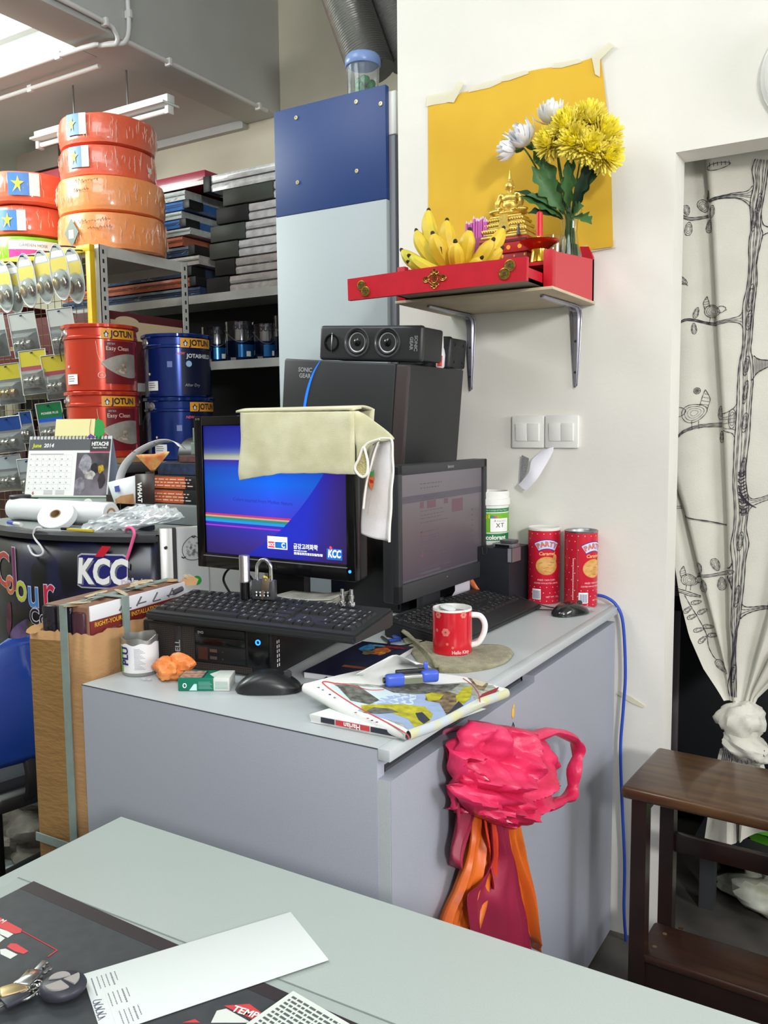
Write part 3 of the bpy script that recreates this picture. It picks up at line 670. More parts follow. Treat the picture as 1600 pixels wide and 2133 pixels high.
hp = cr([(R-0.002,0,0.079),(R+0.016,0,0.077),(R+0.0255,0,0.062),(R+0.024,0,0.042),(R+0.013,0,0.022),(R-0.002,0,0.016)],6)
m.tube([RZ(ha)@Vector(p) for p in hp],0.0062,12,flat=1.0); m.build('handle', CER, t)
BLO = mat('blossom_pink',(214,120,110),0.3); BLO2 = mat('blossom_dark',(176,60,58),0.3)
def blossom(parent, R, ang, z, r):
    F = cyl_frame(R,ang,z)
    m = MB()
    for k in range(6):
        a = 2*PI*k/6; c = (r*0.55*math.cos(a), r*0.55*math.sin(a))
        pts = []
        for q in range(10):
            b = 2*PI*q/10; x = c[0]+r*0.45*math.cos(b); y = c[1]+r*0.45*math.sin(b)
            th = x/R; pts.append(F@Vector(((R+0.0003)*math.sin(th), y, (R+0.0003)*math.cos(th)-R)))
        m.add(pts,[list(range(10))])
    o = m.build('blossom', BLO, parent)
    m = MB(); m.add([F@Vector((r*0.25*math.cos(2*PI*q/10),r*0.25*math.sin(2*PI*q/10),0.0006)) for q in range(10)],[list(range(10))]); m.build('blossom_eye', BLO2, o)
blossom(t,R,VA-0.38,0.050,0.0088); blossom(t,R,VA-0.82,0.084,0.0075); blossom(t,R,VA+0.55,0.085,0.0072)
blossom(t,R,VA-0.30,0.026,0.003); blossom(t,R,VA-0.02,0.019,0.0028); blossom(t,R,VA-0.9,0.052,0.0035)
text('Hello Kitty',0.0105,mat('mug_print',(240,210,205),0.3),t,cyl_frame(R,VA+0.42,0.0085),wrap=R,lift=0.0004,sx=0.85,bold=0.0001)
RAG = mat('olive_terry',(158,152,114),0.95,var=0.22,scale=60,bump=0.6,bscale=500,sheen=0.3)
t = thing('rag','olive green terry rag folded under the red mug','rag',(-0.81,1.56,0.9005))
BK = [(-0.967,1.659,0.9),(-0.924,1.658,0.9),(-0.871,1.633,0.9),(-0.807,1.612,0.9),(-0.772,1.655,0.9),(-0.734,1.671,0.9),(-0.71,1.661,0.9),(-0.688,1.634,0.9)]
FR_ = [(-0.949,1.628,0.9),(-0.836,1.487,0.9),(-0.775,1.423,0.9),(-0.744,1.433,0.9),(-0.712,1.451,0.9),(-0.679,1.5,0.9),(-0.668,1.557,0.9),(-0.681,1.62,0.9)]
B_ = cr(BK,4); F_ = cr(FR_,4); P = []
for i,(b,f) in enumerate(zip(B_,F_)):
    row = []
    for j in range(13):
        v = j/12; x = b[0]+(f[0]-b[0])*v; y = b[1]+(f[1]-b[1])*v
        e = min(v,1-v)*2; e = e**0.4
        row.append((x,y,0.9015+0.0055*e*min(1,(i+0.3)/2,(len(B_)-1-i+0.3)/2)+0.0012*noise.noise(Vector((x*60,y*60,1)))*e))
    P.append(row)
MB().grid(P).build('cloth', RAG, t, world=True, solid=0.003)
fl = cr([(-0.957,1.651,0.903),(-0.869,1.555,0.903),(-0.782,1.453,0.903),(-0.748,1.427,0.903)],5); fl2 = cr([(-0.94,1.608,0.925),(-0.878,1.554,0.925),(-0.812,1.491,0.925),(-0.756,1.417,0.925)],5)
P = []
for i,(b,f) in enumerate(zip(fl,fl2)):
    row = []
    for j in range(9):
        v = j/8; a = PI*v*0.9
        row.append((b[0]+(f[0]-b[0])*v*1.0+0.004*math.sin(a), b[1]+(f[1]-b[1])*v, 0.903+0.02*math.sin(a*0.75)*(1-0.4*i/len(fl))+0.0015*noise.noise(Vector((i*0.6,j*0.7,3)))))
    P.append(row)
MB().grid(P).build('fold', RAG, t, world=True, solid=0.004)
NEWS = mat('newspaper',(226,228,226),0.7,var=0.03,scale=30)
t = thing('newspaper','folded newspaper with a yellow and blue picture, hanging over the cabinet edge','newspaper',(-0.74,1.24,0.9005))
C00,C10,C11,C01 = Vector([(-0.857,1.141,0.938)][0]),Vector([(-0.621,1.08,0.918)][0]),Vector([(-0.584,1.363,0.915)][0]),Vector([(-0.799,1.369,0.926)][0])
def newsz(u,v):
    z = (C00.z*(1-u)+C10.z*u)*(1-v)+(C01.z*(1-u)+C11.z*u)*v
    return z+0.0030*math.sin(5*u+1.2)*math.sin(PI*v)+0.002*math.sin(9*u*v+2)-0.006*math.sin(PI*u)*(1-v)**3
def newsp(u,v,dz=0):
    p = (C00*(1-u)+C10*u)*(1-v)+(C01*(1-u)+C11*u)*v
    return Vector((p.x,p.y,newsz(u,v)+dz))
nu,nv = 26,20
m = MB(); m.grid([[newsp(i/nu,j/nv) for j in range(nv+1)] for i in range(nu+1)])
def curl(f, n=7, depth=0.016):
    P = []
    for i in range(nu+1):
        p,d = f(i/nu); row = []
        for k in range(n+1):
            a = PI*k/n*0.92; row.append(p+d*(0.006*math.sin(a))+Vector((0,0,-depth*0.5*(1-math.cos(a)))))
        P.append(row)
    return P
dF = ((C00-C01)+(C10-C11)); dF.z = 0; dF.normalize(); dR = ((C10-C00)+(C11-C01)); dR.z = 0; dR.normalize()
m.grid(curl(lambda u:(newsp(u,0),dF))); MB().grid(curl(lambda v:(newsp(1,v),dR))).build('printed_edge', mat('news_edge_print',(176,190,216),0.65,rgb2=(196,196,150),scale=26), t, world=True)
m.build('upper_fold', NEWS, t, world=True)
L0,L1 = Vector([(-0.803,1.081,0.901)][0]),Vector([(-0.634,1.085,0.901)][0])
dv = (C01-C00); dv.z = 0; dv.normalize()
P = []
for i in range(13):
    u = i/12; p = L0*(1-u)+L1*u; row = []
    for k in range(5): row.append(p+dv*(0.0035*(1-math.sin(PI*k/8)))+Vector((0,0,0.0125*k/4)))
    for k in range(1,6): row.append(p+dv*(0.04*k)+Vector((0,0,0.0128-0.0003*k)))
    P.append(row)
m = MB(); m.grid(P)
m.grid([[L0+dv*(0.0+0.2*j)+Vector(((L1-L0).x*i/4,(L1-L0).y*i/4,0.0)) for j in range(2)] for i in range(5)])
m.build('lower_fold', NEWS, t, world=True)
for k,(za,zb) in enumerate(((0.0,0.004),(0.006,0.002))):
    m = MB(); m.grid([[newsp(0.02+0.96*i/12,0.04+0.92*j/6,-0.006-0.004*k) for j in range(7)] for i in range(13)]); m.build('inner_page', NEWS, t, world=True)
P = []
tp = [(-0.829,1.289,0.91),(-0.816,1.332,0.91),(-0.798,1.389,0.91),(-0.763,1.42,0.91)]; up = [(-0.782,1.186,0.955),(-0.789,1.274,0.955),(-0.786,1.327,0.955),(-0.723,1.289,0.955)]
tp,up = cr(tp,4),cr(up,4)
MB().grid([[Vector(a)+(Vector(b)-Vector(a))*(k/6)+Vector((0,0,0.004*math.sin(PI*k/6))) for k in range(7)] for a,b in zip(tp,up)]).build('turned_page', NEWS, t, world=True, solid=0.0008)
def news_uv(p, z=0.924):
    """nearest u,v on the upper sheet for a world x,y"""
    u=v=0.5
    for _ in range(14):
        q = newsp(u,v); ex,ey = p[0]-q.x,p[1]-q.y
        du = newsp(u+1e-3,v)-q; dv_ = newsp(u,v+1e-3)-q
        a,b,c,d = du.x*1e3,dv_.x*1e3,du.y*1e3,dv_.y*1e3; D = a*d-b*c
        u += (ex*d-ey*b)/D; v += (a*ey-c*ex)/D
    return u,v
def news_patch(pts, mm, name='picture', lift=0.0004):
    uv = [news_uv(p) for p in pts]
    uv = [(min(0.995,max(0.005,a)),min(0.995,max(0.005,b))) for a,b in uv]
    bm = bmesh.new(); f = bm.faces.new([bm.verts.new((a,b,0)) for a,b in uv]); bmesh.ops.triangulate(bm, faces=[f])
    for _ in range(4):
        es = [e for e in bm.edges if e.calc_length() > 0.07]
        if not es: break
        bmesh.ops.subdivide_edges(bm, edges=es, cuts=1); bmesh.ops.triangulate(bm, faces=bm.faces[:])
    for vv in bm.verts: vv.co = newsp(vv.co.x, vv.co.y, lift)
    m = MB(); m.bm(bm); return m.build(name, mm, t, world=True)
NB = mat('news_blue',(158,178,214),0.65,var=0.08,scale=40); NLB = mat('news_pale_blue',(196,214,220),0.65); NY = mat('news_yellow',(196,190,42),0.65,var=0.25,scale=60)
NG = mat('news_grey',(120,122,116),0.65,rgb2=(70,70,66),scale=90); NBR = mat('news_brown',(150,130,96),0.65,rgb2=(78,66,50),scale=70); NR = mat('news_red',(196,60,66),0.65); NMR = mat('news_maroon',(140,40,46),0.65); ND = mat('news_dark',(44,48,62),0.65)
news_patch([(-0.824,1.175,0.925),(-0.795,1.203,0.925),(-0.762,1.228,0.925),(-0.743,1.294,0.925),(-0.696,1.304,0.925),(-0.659,1.335,0.925),(-0.608,1.374,0.925),(-0.581,1.34,0.925),(-0.577,1.246,0.925),(-0.591,1.147,0.925),(-0.602,1.075,0.925),(-0.633,1.089,0.925),(-0.679,1.107,0.925),(-0.728,1.127,0.925),(-0.782,1.153,0.925)], mat('news_halftone',(176,184,176),0.7,rgb2=(132,136,124),scale=70), lift=0.00015)
news_patch([(-0.73,1.11,0.925),(-0.736,1.17,0.925),(-0.721,1.223,0.925),(-0.693,1.255,0.925),(-0.655,1.261,0.925),(-0.631,1.305,0.925),(-0.598,1.263,0.925),(-0.587,1.18,0.925),(-0.601,1.126,0.925),(-0.601,1.074,0.925),(-0.644,1.102,0.925)], NB, lift=0.0003)
news_patch([(-0.817,1.162,0.927),(-0.789,1.193,0.927),(-0.75,1.224,0.927),(-0.693,1.238,0.927),(-0.678,1.196,0.927),(-0.71,1.158,0.927),(-0.737,1.121,0.927)], NLB, lift=0.0003)
news_patch([(-0.76,1.223,0.925),(-0.742,1.292,0.925),(-0.694,1.302,0.925),(-0.657,1.329,0.925),(-0.656,1.291,0.925),(-0.69,1.25,0.925),(-0.729,1.219,0.925)], NG)
news_patch([(-0.816,1.174,0.928),(-0.788,1.199,0.928),(-0.728,1.173,0.928),(-0.729,1.144,0.928),(-0.761,1.137,0.928)], NG)
news_patch([(-0.738,1.132,0.925),(-0.713,1.163,0.925),(-0.691,1.187,0.925),(-0.658,1.2,0.925),(-0.63,1.175,0.925),(-0.609,1.134,0.925),(-0.604,1.096,0.925),(-0.623,1.102,0.925),(-0.649,1.129,0.925),(-0.682,1.137,0.925),(-0.702,1.115,0.925),(-0.72,1.11,0.925)], NY, lift=0.0006)
news_patch([(-0.654,1.161,0.925),(-0.648,1.173,0.925),(-0.619,1.146,0.925),(-0.612,1.12,0.925),(-0.633,1.134,0.925)], ND, lift=0.0009)
news_patch([(-0.718,1.106,0.925),(-0.695,1.119,0.925),(-0.676,1.146,0.925),(-0.693,1.152,0.925),(-0.717,1.139,0.925)], NG, lift=0.0008)
news_patch([(-0.673,1.228,0.923),(-0.687,1.262,0.923),(-0.661,1.283,0.923),(-0.622,1.274,0.923),(-0.603,1.211,0.923),(-0.593,1.176,0.923),(-0.611,1.184,0.923),(-0.646,1.228,0.923)], NBR, lift=0.0006)
news_patch([(-0.642,1.314,0.921),(-0.632,1.326,0.921),(-0.608,1.266,0.921),(-0.593,1.209,0.921),(-0.616,1.233,0.921),(-0.636,1.268,0.921)], NY, lift=0.0008)
news_patch([(-0.62,1.247,0.922),(-0.6,1.229,0.922),(-0.588,1.19,0.922),(-0.59,1.178,0.922)], ND, lift=0.0009)
news_patch([(-0.685,1.25,0.925),(-0.68,1.265,0.925),(-0.658,1.268,0.925),(-0.652,1.239,0.925),(-0.665,1.225,0.925)], NY, lift=0.0009)
news_patch([(-0.66,1.365,0.918),(-0.65,1.394,0.918),(-0.615,1.39,0.918),(-0.608,1.319,0.918),(-0.619,1.319,0.918)], NBR)
news_patch([(-0.603,1.304,0.917),(-0.597,1.37,0.917),(-0.577,1.328,0.917),(-0.585,1.27,0.917)], NMR)
news_patch([(-0.652,1.368,0.919),(-0.637,1.387,0.919),(-0.621,1.376,0.919),(-0.62,1.34,0.919),(-0.632,1.34,0.919)], mat('news_beige',(196,184,158),0.65), lift=0.0006)
def news_line(pts, mm, w=0.0012, name='print_line'):
    m = MB(); P = [newsp(*news_uv(p),0.0007) for p in cr(pts,5)]
    m.tube(P,w,4); return m.build(name, mm, t, world=True)
news_line([(-0.817,1.177,0.928),(-0.837,1.171,0.928),(-0.827,1.159,0.928),(-0.756,1.129,0.928),(-0.683,1.1,0.928),(-0.636,1.077,0.928),(-0.612,1.062,0.928),(-0.602,1.05,0.928)], NR)
news_line([(-0.819,1.179,0.928),(-0.796,1.189,0.928),(-0.762,1.196,0.928),(-0.746,1.217,0.928)], NR, 0.0008)
news_line([(-0.665,1.355,0.919),(-0.635,1.332,0.919),(-0.605,1.293,0.919),(-0.586,1.257,0.919)], NR, 0.0008)
for k,(p,c) in enumerate(zip([(-0.83,1.144,0.93),(-0.819,1.141,0.93),(-0.8,1.134,0.93),(-0.787,1.129,0.93),(-0.727,1.1,0.93),(-0.698,1.09,0.93),(-0.688,1.086,0.93),(-0.678,1.084,0.93)],(NG,mat('news_teal',(60,150,150),0.6),PRINT,NG,NG,NR,PRINT,NG))):
    q = newsp(*news_uv(p),0.0008); MB().ball(q,0.0022,0.0022,0.0006,8,4).build('register_dot', c, t, world=True)
lf = M4(L0+Vector((0,0,0.0002))+dv*0.0, L1-L0, y=(0,0,1))
m = MB(); m.quad(0.022,0.003,0.048,0.0115,0.0005,M=lf); m.build('masthead_blue', ND, t, world=True)
m = MB(); m.quad(0.05,0.003,0.112,0.0115,0.0005,M=lf); m.build('masthead_red', NR, t, world=True)
m = MB(); m.quad(0.114,0.003,0.176,0.0115,0.0005,M=lf); m.build('masthead_dark', ND, t, world=True)
_o = Vector(t.location)
hm = M4(L0-_o+(L1-L0).normalized()*0.081+Vector((0,0,0.0073))-dF*-0.0012, -(L1-L0), y=(0,0,-1))
text('Harian',0.0115,PRINTW,t,hm,bold=0.0003)
s0_,s1_ = Vector([(-0.753,1.233,0.936)][0]),Vector([(-0.688,1.3,0.936)][0])
a = math.atan2(s1_.y-s0_.y,s1_.x-s0_.x); Ls = (s1_-s0_).length
t = thing('stapler','small blue and silver stapler lying on the folded newspaper','stapler',(s0_.x,s0_.y,0.925),(0,math.radians(0.5),a))
BLU = mat('stapler_blue',(66,92,196),0.3)
MB().box((0.012,-0.006,0.003),(Ls-0.012,0.006,0.019),r=0.002).build('body', mat('stapler_silver',(176,178,176),0.32,0.7), t)
MB().box((0.012,-0.0066,0.004),(Ls-0.012,-0.006,0.014)).build('side_strip', mat('stapler_olive',(112,118,96),0.5), t)
MB().box((-0.001,-0.0085,0.0),(0.034,0.0085,0.022),r=0.006,seg=3).build('nose', BLU, t)
MB().box((Ls-0.03,-0.0085,0.003),(Ls+0.002,0.0085,0.024),r=0.006,seg=3).build('heel', BLU, t)
MB().box((0.02,0.004,0.016),(Ls-0.02,0.012,0.026),r=0.002).build('magazine', BLACK, t)
MB().box((Ls-0.022,0.008,0.02),(Ls-0.014,0.013,0.036),r=0.002).build('hinge', BLU, t)
MB().cyl(0.005,-0.004,0.0,10,M=M4((0,0,0.012),(0,1,0),z=(1,0,0))).build('plunger', BLACK, t)
t = thing('book','thin dark blue book with an orange and blue cover picture beside the computer','book',(-0.922,1.405,0.9005),math.radians(6))
MB().box((-0.05,-0.124,0.0),(0.066,0.122,0.011)).build('pages', mat('book_pages',(216,214,220),0.7), t)
MB().box((-0.052,-0.126,0.011),(0.068,0.124,0.0125),r=0.0004).build('cover', mat('book_navy',(26,30,56),0.3), t)
def blob(cx,cy,rx,ry,seed,n=18,rot=0):
    return [(cx+rx*(1+0.45*noise.noise(Vector((math.cos(2*PI*i/n)*1.5+seed,math.sin(2*PI*i/n)*1.5,seed*2))))*math.cos(2*PI*i/n+rot), cy+ry*(1+0.45*noise.noise(Vector((math.cos(2*PI*i/n)*1.5,math.sin(2*PI*i/n)*1.5+seed,seed))))*math.sin(2*PI*i/n+rot)) for i in range(n)]
for k,(cx,cy,rx,ry,c) in enumerate(((0.01,0.07,0.035,0.03,(60,40,46)),(0.022,0.06,0.02,0.03,(196,104,42)),(-0.018,0.075,0.015,0.025,(54,132,186)),(0.03,0.1,0.03,0.008,(150,40,50)),(0.002,0.045,0.012,0.018,(120,104,70)),(-0.005,0.1,0.02,0.006,(90,170,200)),(0.03,0.05,0.007,0.012,(226,150,60)))):
    MB().flat(blob(cx,cy,rx,ry,k+1),0.0128+0.0001*k).build('cover_picture', mat('cover_art_%d'%k,c,0.35,var=0.4,scale=120), t)
MB().quad(0.0,-0.07,0.055,-0.056,0.0129).build('title_bar', mat('cover_title',(150,84,60),0.35), t)
CANR = mat('can_red',(196,28,52),0.3); CANS = mat('can_seam',(120,90,60),0.4); LAV = mat('label_lavender',(206,202,236),0.4); NAVY = mat('label_navy',(52,46,120),0.4)
CHIP = mat('chip_tan',(222,178,108),0.45,rgb2=(196,140,70),scale=60); ORG = mat('print_orange',(236,130,60),0.4)
DOT = mat('dot_pink',(244,206,206),0.4)
def snack_can(x,y,face,label,seam):
    t = thing('snack_can',label,'can',(x,y,0.9005),0,'red caramel chip cans')
    R,Hc = 0.0425,0.198
    MB().lathe([(0.0,0.001),(R-0.002,0.0),(R,0.003),(R,Hc-0.005)],48).build('body', CANR, t)
    if seam: MB().lathe([(R,Hc-0.005),(R+0.0008,Hc-0.001),(R-0.001,Hc),(R-0.004,Hc-0.004),(R-0.005,0.02),(0,0.02)],48).build('rim', STEEL, t)
    else:
        MB().lathe([(R,Hc-0.005),(R+0.0012,Hc-0.004),(R+0.0012,Hc+0.001),(R-0.002,Hc+0.003),(R-0.006,Hc),(0,Hc)],48).build('lid', mat('clear_lid',(222,220,214),0.3), t)
    A = face
    def arcband(r0,r1,a0,a1,cz,mm,lift,name,n=16):
        F = cyl_frame(R,A,cz); P = []
        for i in range(n+1):
            q = a0+(a1-a0)*i/n; row = []
            for rr in (r0,r1):
                xx,yy = rr*math.sin(q),rr*math.cos(q); th = xx/R
                row.append(F@Vector(((R+lift)*math.sin(th),yy,(R+lift)*math.cos(th)-R)))
            P.append(row)
        m = MB(); m.grid(P); return m.build(name,mm,t)
    arcband(0.036,0.062,-0.62,0.62,0.110,NAVY,0.0003,'badge_edge'); arcband(0.038,0.060,-0.59,0.59,0.110,LAV,0.0006,'badge')
    cw = 0.0125
    for i,ch in enumerate('PARTY'):
        q = (i-2)*0.235
        F = cyl_frame(R,A,0.110);
        def warp(xx,yy,zz,q=q):
            r = 0.049+yy; X = r*math.sin(q)+xx*math.cos(q); Y = r*math.cos(q)-xx*math.sin(q); return (X,Y,zz)
        text(ch,0.0175,NAVY,t,F,wrap=R,lift=0.0008,warp=warp,bold=0.0009,max_len=0.004); text(ch,0.0175,ORG,t,F,wrap=R,lift=0.0011,warp=warp,bold=0.0002,max_len=0.004)
    text('Caramel',0.0125,mat('print_cream',(250,190,130),0.4),t,cyl_frame(R,A,0.134),wrap=R,lift=0.0006,shear=0.2,bold=0.0002,max_len=0.004)
    def disc(cx,cz,rx,rz,mm,lift,name,n=24):
        F = cyl_frame(R,A,cz); P = []
        for k in range(7):
            s = k/6; P.append([])
            for i in range(n):
                b = 2*PI*i/n; xx,yy = cx+rx*s*math.cos(b),rz*s*math.sin(b); th = xx/R
                P[-1].append(F@Vector(((R+lift)*math.sin(th),yy,(R+lift)*math.cos(th)-R)))
        m = MB(); m.grid(P,cv=True); return m.build(name,mm,t)
    disc(0,0.102,0.0300,0.0245,mat('plate_orange',(226,120,50),0.4),0.0004,'plate_ring'); disc(0,0.102,0.0288,0.0232,CHIP,0.0008,'chips')
    disc(0.022,0.122,0.006,0.010,CHIP,0.0010,'chip')
    m = MB(); F = cyl_frame(R,A,0)
    for (a,b,c,d) in ((-0.01,0.095,0.004,0.099),(0.002,0.105,0.012,0.103),(-0.006,0.088,0.01,0.085),(0.008,0.112,0.02,0.11),(-0.02,0.108,-0.012,0.11)):
        P = []
        for k in range(5):
            xx = a+(c-a)*k/4; yy = b+(d-b)*k/4; th = xx/R; P.append(F@Vector(((R+0.001)*math.sin(th),yy,(R+0.001)*math.cos(th)-R)))
        m.tube(P,0.0004,4)
    m.build('chip_edges', mat('chip_brown',(150,100,50),0.5), t, kind='stuff')
    text('FRIED YAM CHIPS',0.0062,DOT,t,cyl_frame(R,A,0.064),wrap=R,lift=0.0005,max_len=0.004)
    text('COATED WITH BUTTER CARAMEL',0.0055,DOT,t,cyl_frame(R,A,0.0555),wrap=R,lift=0.0005,sx=0.8,max_len=0.004)
    text('NET WT. 110 g',0.006,DOT,t,cyl_frame(R,A+0.42,0.019),wrap=R,lift=0.0005,max_len=0.004)
    m = MB(); wrapped(m,[(-0.013,0.012,0.011,0.04)],R,cyl_frame(R,A-0.62,0),0,0.0004); b = m.build('barcode', PRINTW, t)
    m = MB()
    for k in range(9): wrapped(m,[(-0.010+0.0022*k,0.014,-0.0090+0.0022*k,0.036)],R,cyl_frame(R,A-0.62,0),0,0.0007)
    m.build('bars', NAVY, b)
    m = MB(); rnd = random.Random(4)
    for iz,z in enumerate((0.045,0.03,0.008,0.072,0.090,0.108,0.128,0.150,0.172,0.186)):
        for k in range(16):
            q = A+2*PI*(k+0.5*(iz%2))/16
            if abs(((q-A+PI)%(2*PI))-PI) < 0.85 and 0.05 < z < 0.18: continue
            F = cyl_frame(R,q,z); m.add([F@Vector((0.0013*math.cos(2*PI*i/6),0.0013*math.sin(2*PI*i/6),0.0004)) for i in range(6)],[list(range(6))])
    m.build('dots', DOT, t, kind='stuff')
    if seam:
        m = MB(); wrapped(m,[(-0.0007,0.004,0.0007,Hc-0.006)],R,cyl_frame(R,A-1.02,0),0,0.0008); m.build('seam', CANS, t)
        m = MB()
        for k in range(26): wrapped(m,[(-0.0015,0.02+0.0042*k,0.0015,0.0228+0.0042*k)],R,cyl_frame(R,A-1.28,0),0,0.0005)
        m.build('small_print', DOT, t, kind='stuff')
snack_can(-0.823,2.166,VA+0.03,'left of the two red caramel chip cans, its clear lid still on',False)
snack_can(-0.7215,2.166,VA+0.62,'right of the two red caramel chip cans, open metal rim, seam toward the viewer',True)
def mouse(name,label,loc,rot,L,Wd,Hh,mm,gloss=None):
    t = thing(name,label,'mouse',loc,rot)
    P = []
    n,k = 20,18
    for i in range(n+1):
        u = i/n; x = (u-0.5)*L
        w = Wd*0.5*max(0.0,(1-(2*u-1)**4))**0.5*(0.92+0.1*math.sin(PI*u)) ; h = Hh*max(0.0,(1-(2*u-1.12)**2*0.9)) if u<1 else 0
        h = Hh*max(0.02,(math.sin(PI*min(1,max(0,u)))**0.55))*(0.78+0.22*math.cos((u-0.38)*3.0))
        row = []
        for j in range(k+1):
            a = PI*j/k; c = math.cos(a); s = math.sin(a)
            row.append((x, w*math.copysign(abs(c)**0.75,c), 0.0015+h*s**0.7))
        P.append(row)
    m = MB(); m.grid(P); m.grid([[r[0],r[-1]] for r in P]); m.build('body', mm, t)
    MB().cyl(0.0075,-0.003,0.003,16,M=M4((L*0.28,0,Hh*0.80),(1,0,0),z=(0,1,0)),bev=0.001).build('wheel', DKGREY, t)
    MB().box((L*0.12,-0.0005,Hh*0.62),(L*0.49,0.0005,Hh*0.99)).build('button_gap', BLACK, t) if gloss else None
    return t
pa,pb = Vector([(-1.018,1.141,0.9)][0]),Vector([(-0.925,1.2,0.9)][0])
t = mouse('mouse','big black mouse near the front edge, its cable running back past the book',((pa.x+pb.x)/2+0.004,(pa.y+pb.y)/2+0.012,0.9005),math.atan2(pb.y-pa.y,pb.x-pa.x),0.122,0.066,0.036,mat('mouse_black',(34,36,38),0.33))
MB().tube(cr([(0.059,0,0.008),(0.08,0.012,0.006),(0.10,0.05,0.006),(0.108,0.1,0.0055),(0.10,0.16,0.006)],6),0.0018,8).build('cable', BLACK, t)
t = mouse('mouse','small glossy black mouse in front of the red cans','' or (-0.707,2.045,0.9005),math.radians(62),0.11,0.056,0.03,mat('mouse_gloss',(30,32,32),0.16,coat=0.6))
MB().tube(cr([(0.0,0.03,0.004),(-0.02,0.05,0.004),(-0.045,0.075,0.004),(-0.05,0.11,0.004)],5),0.0016,8).build('cable', BLACK, t)
MB().box((0.045,-0.012,0.004),(0.066,0.012,0.012),r=0.002).build('tail_clip', mat('clip_grey',(150,156,160),0.3), t)
t = thing('black_box','upright black box with two handle slots behind the second keyboard','box',(-0.935,2.105,0.9005),math.radians(-4))
MB().box((-0.075,-0.055,0),(0.068,0.06,0.152),r=0.002).build('body', mat('box_black',(28,30,36),0.5), t)
for x in (-0.038,-0.004):
    m = MB(); m.tube(cr([(x-0.007,-0.0555,0.152),(x-0.006,-0.0555,0.137),(x,-0.0555,0.133),(x+0.006,-0.0555,0.137),(x+0.007,-0.0555,0.152)],4),0.0009,6); m.build('slot_edge', DKGREY, t)
t = thing('silver_gadget','small silver and black gadget lying on the black box beside the tub','gadget',(-0.893,2.085,1.053),math.radians(-4))
MB().box((-0.03,-0.03,0.0),(0.03,0.012,0.011),r=0.003).build('body', mat('gadget_silver',(140,140,144),0.3,0.6), t)
MB().box((-0.012,-0.022,0.011),(0.026,0.014,0.02),r=0.003).build('top_block', mat('gadget_dark',(90,88,92),0.35,0.4), t)
MB().box((-0.02,-0.0312,0.002),(0.02,-0.029,0.009)).build('display', GLOSSB, t)
t = thing('silver_plate','small silver bracket hooked over the corner of the black box','bracket',(-0.866,2.045,1.0535),math.radians(-4))
MB().box((-0.008,-0.0036,-0.034),(0.0015,-0.0016,0.001)).build('front_plate', mat('pale_metal',(176,174,184),0.35,0.5), t)
MB().box((0.0028,-0.003,-0.034),(0.005,0.045,0.001)).build('side_plate', mat('mauve_metal',(126,116,122),0.4,0.4), t)
t = thing('tub','white and green colorant tub on the black box','tub',(-0.963,2.135,1.0525))
R = 0.047; TH = 0.143
MB().lathe([(0,0),(R-0.003,0),(R-0.001,0.004),(R,TH*0.7),(R+0.001,TH*0.74),(R+0.004,TH*0.75),(R+0.004,TH*0.86),(R+0.001,TH*0.87),(R+0.002,TH*0.98),(R,TH),(R-0.003,TH),(R-0.004,0.01),(0,0.01)],48).build('body', WHITE, t)
LB = MB(); LB.lathe([(R-0.0002,0.034),(R+0.0009,TH*0.60)],48); LB.build('green_label', mat('tub_lime',(112,176,40),0.4), t)
LB = MB(); LB.lathe([(R-0.0006,0.012),(R-0.0003,0.031)],48).lathe([(R+0.0007,TH*0.62),(R+0.0009,TH*0.69)],48); LB.build('dark_green_bands', mat('tub_green',(24,122,66),0.4), t)
A = VA+0.1
for i,(ch,c) in enumerate(zip('Colour',((220,70,50),(236,160,50),(240,220,80),(60,120,200),(200,60,140),(230,120,40)))):
    text(ch,0.014,mat('tub_letter_%d'%i,c,0.4),t,cyl_frame(R,A-0.62+0.16*i,0.077),wrap=R,lift=0.0016,bold=0.0005,max_len=0.005)
text('colorant',0.0165,WHITE,t,cyl_frame(R,A+0.12,0.0205),wrap=R,lift=0.0012,bold=0.0006,max_len=0.005)
text('\uc81c',0.010,WHITE,t,cyl_frame(R,A-0.78,0.021),wrap=R,lift=0.0012,max_len=0.005)
m = MB(); wrapped(m,[(-0.026,0.036,0.026,0.072)],R,cyl_frame(R,A+0.32,0),0,0.0022); b = m.build('white_label', PRINTW, t)
text('Avanti',0.0085,mat('label_grey',(110,112,116),0.5),b,cyl_frame(R,A+0.32,0.0655),wrap=R,lift=0.0028,sp=1.5,max_len=0.005)
text('XT',0.0165,PRINT,b,cyl_frame(R,A+0.32,0.053),wrap=R,lift=0.0028,sp=1.2,max_len=0.005)
text('Colours the Concept of Your Home',0.0055,WHITE,t,cyl_frame(R,A-0.05,TH*0.655),wrap=R,lift=0.0018,max_len=0.005)
t = thing('ruler','orange ruler standing in the colorant tub','ruler',(-0.99,2.14,1.063),(0.0,-0.24,0.4))
MB().box((-0.013,-0.001,0),(0.013,0.001,0.172),r=0.0004).build('blade', mat('ruler_orange',(240,176,30),0.3), t)
m = MB()
for k in range(16): m.quad(0.006,0.02+0.009*k,0.013,0.0208+0.009*k,0.0012,M=RX(PI/2))
m.build('tick_marks', PRINT, t, kind='stuff')
OBAG = mat('orange_bag',(222,120,70),0.35,rgb2=(200,86,48),scale=14,bump=0.3,bscale=25)
t = thing('plastic_bag','crumpled orange plastic bag between the second monitor and the black box','bag',(-0.998,2.075,0.9355))
m = crumple((0,0,0.05),0.036,0.022,0.05,5,26,16,0.5,2.0,0.0); m.build('body', OBAG, t)
m = MB(); P = []
tp = [(-0.03,-0.0,0.006),(0.0,-0.012,0.004),(0.034,-0.014,0.003)]
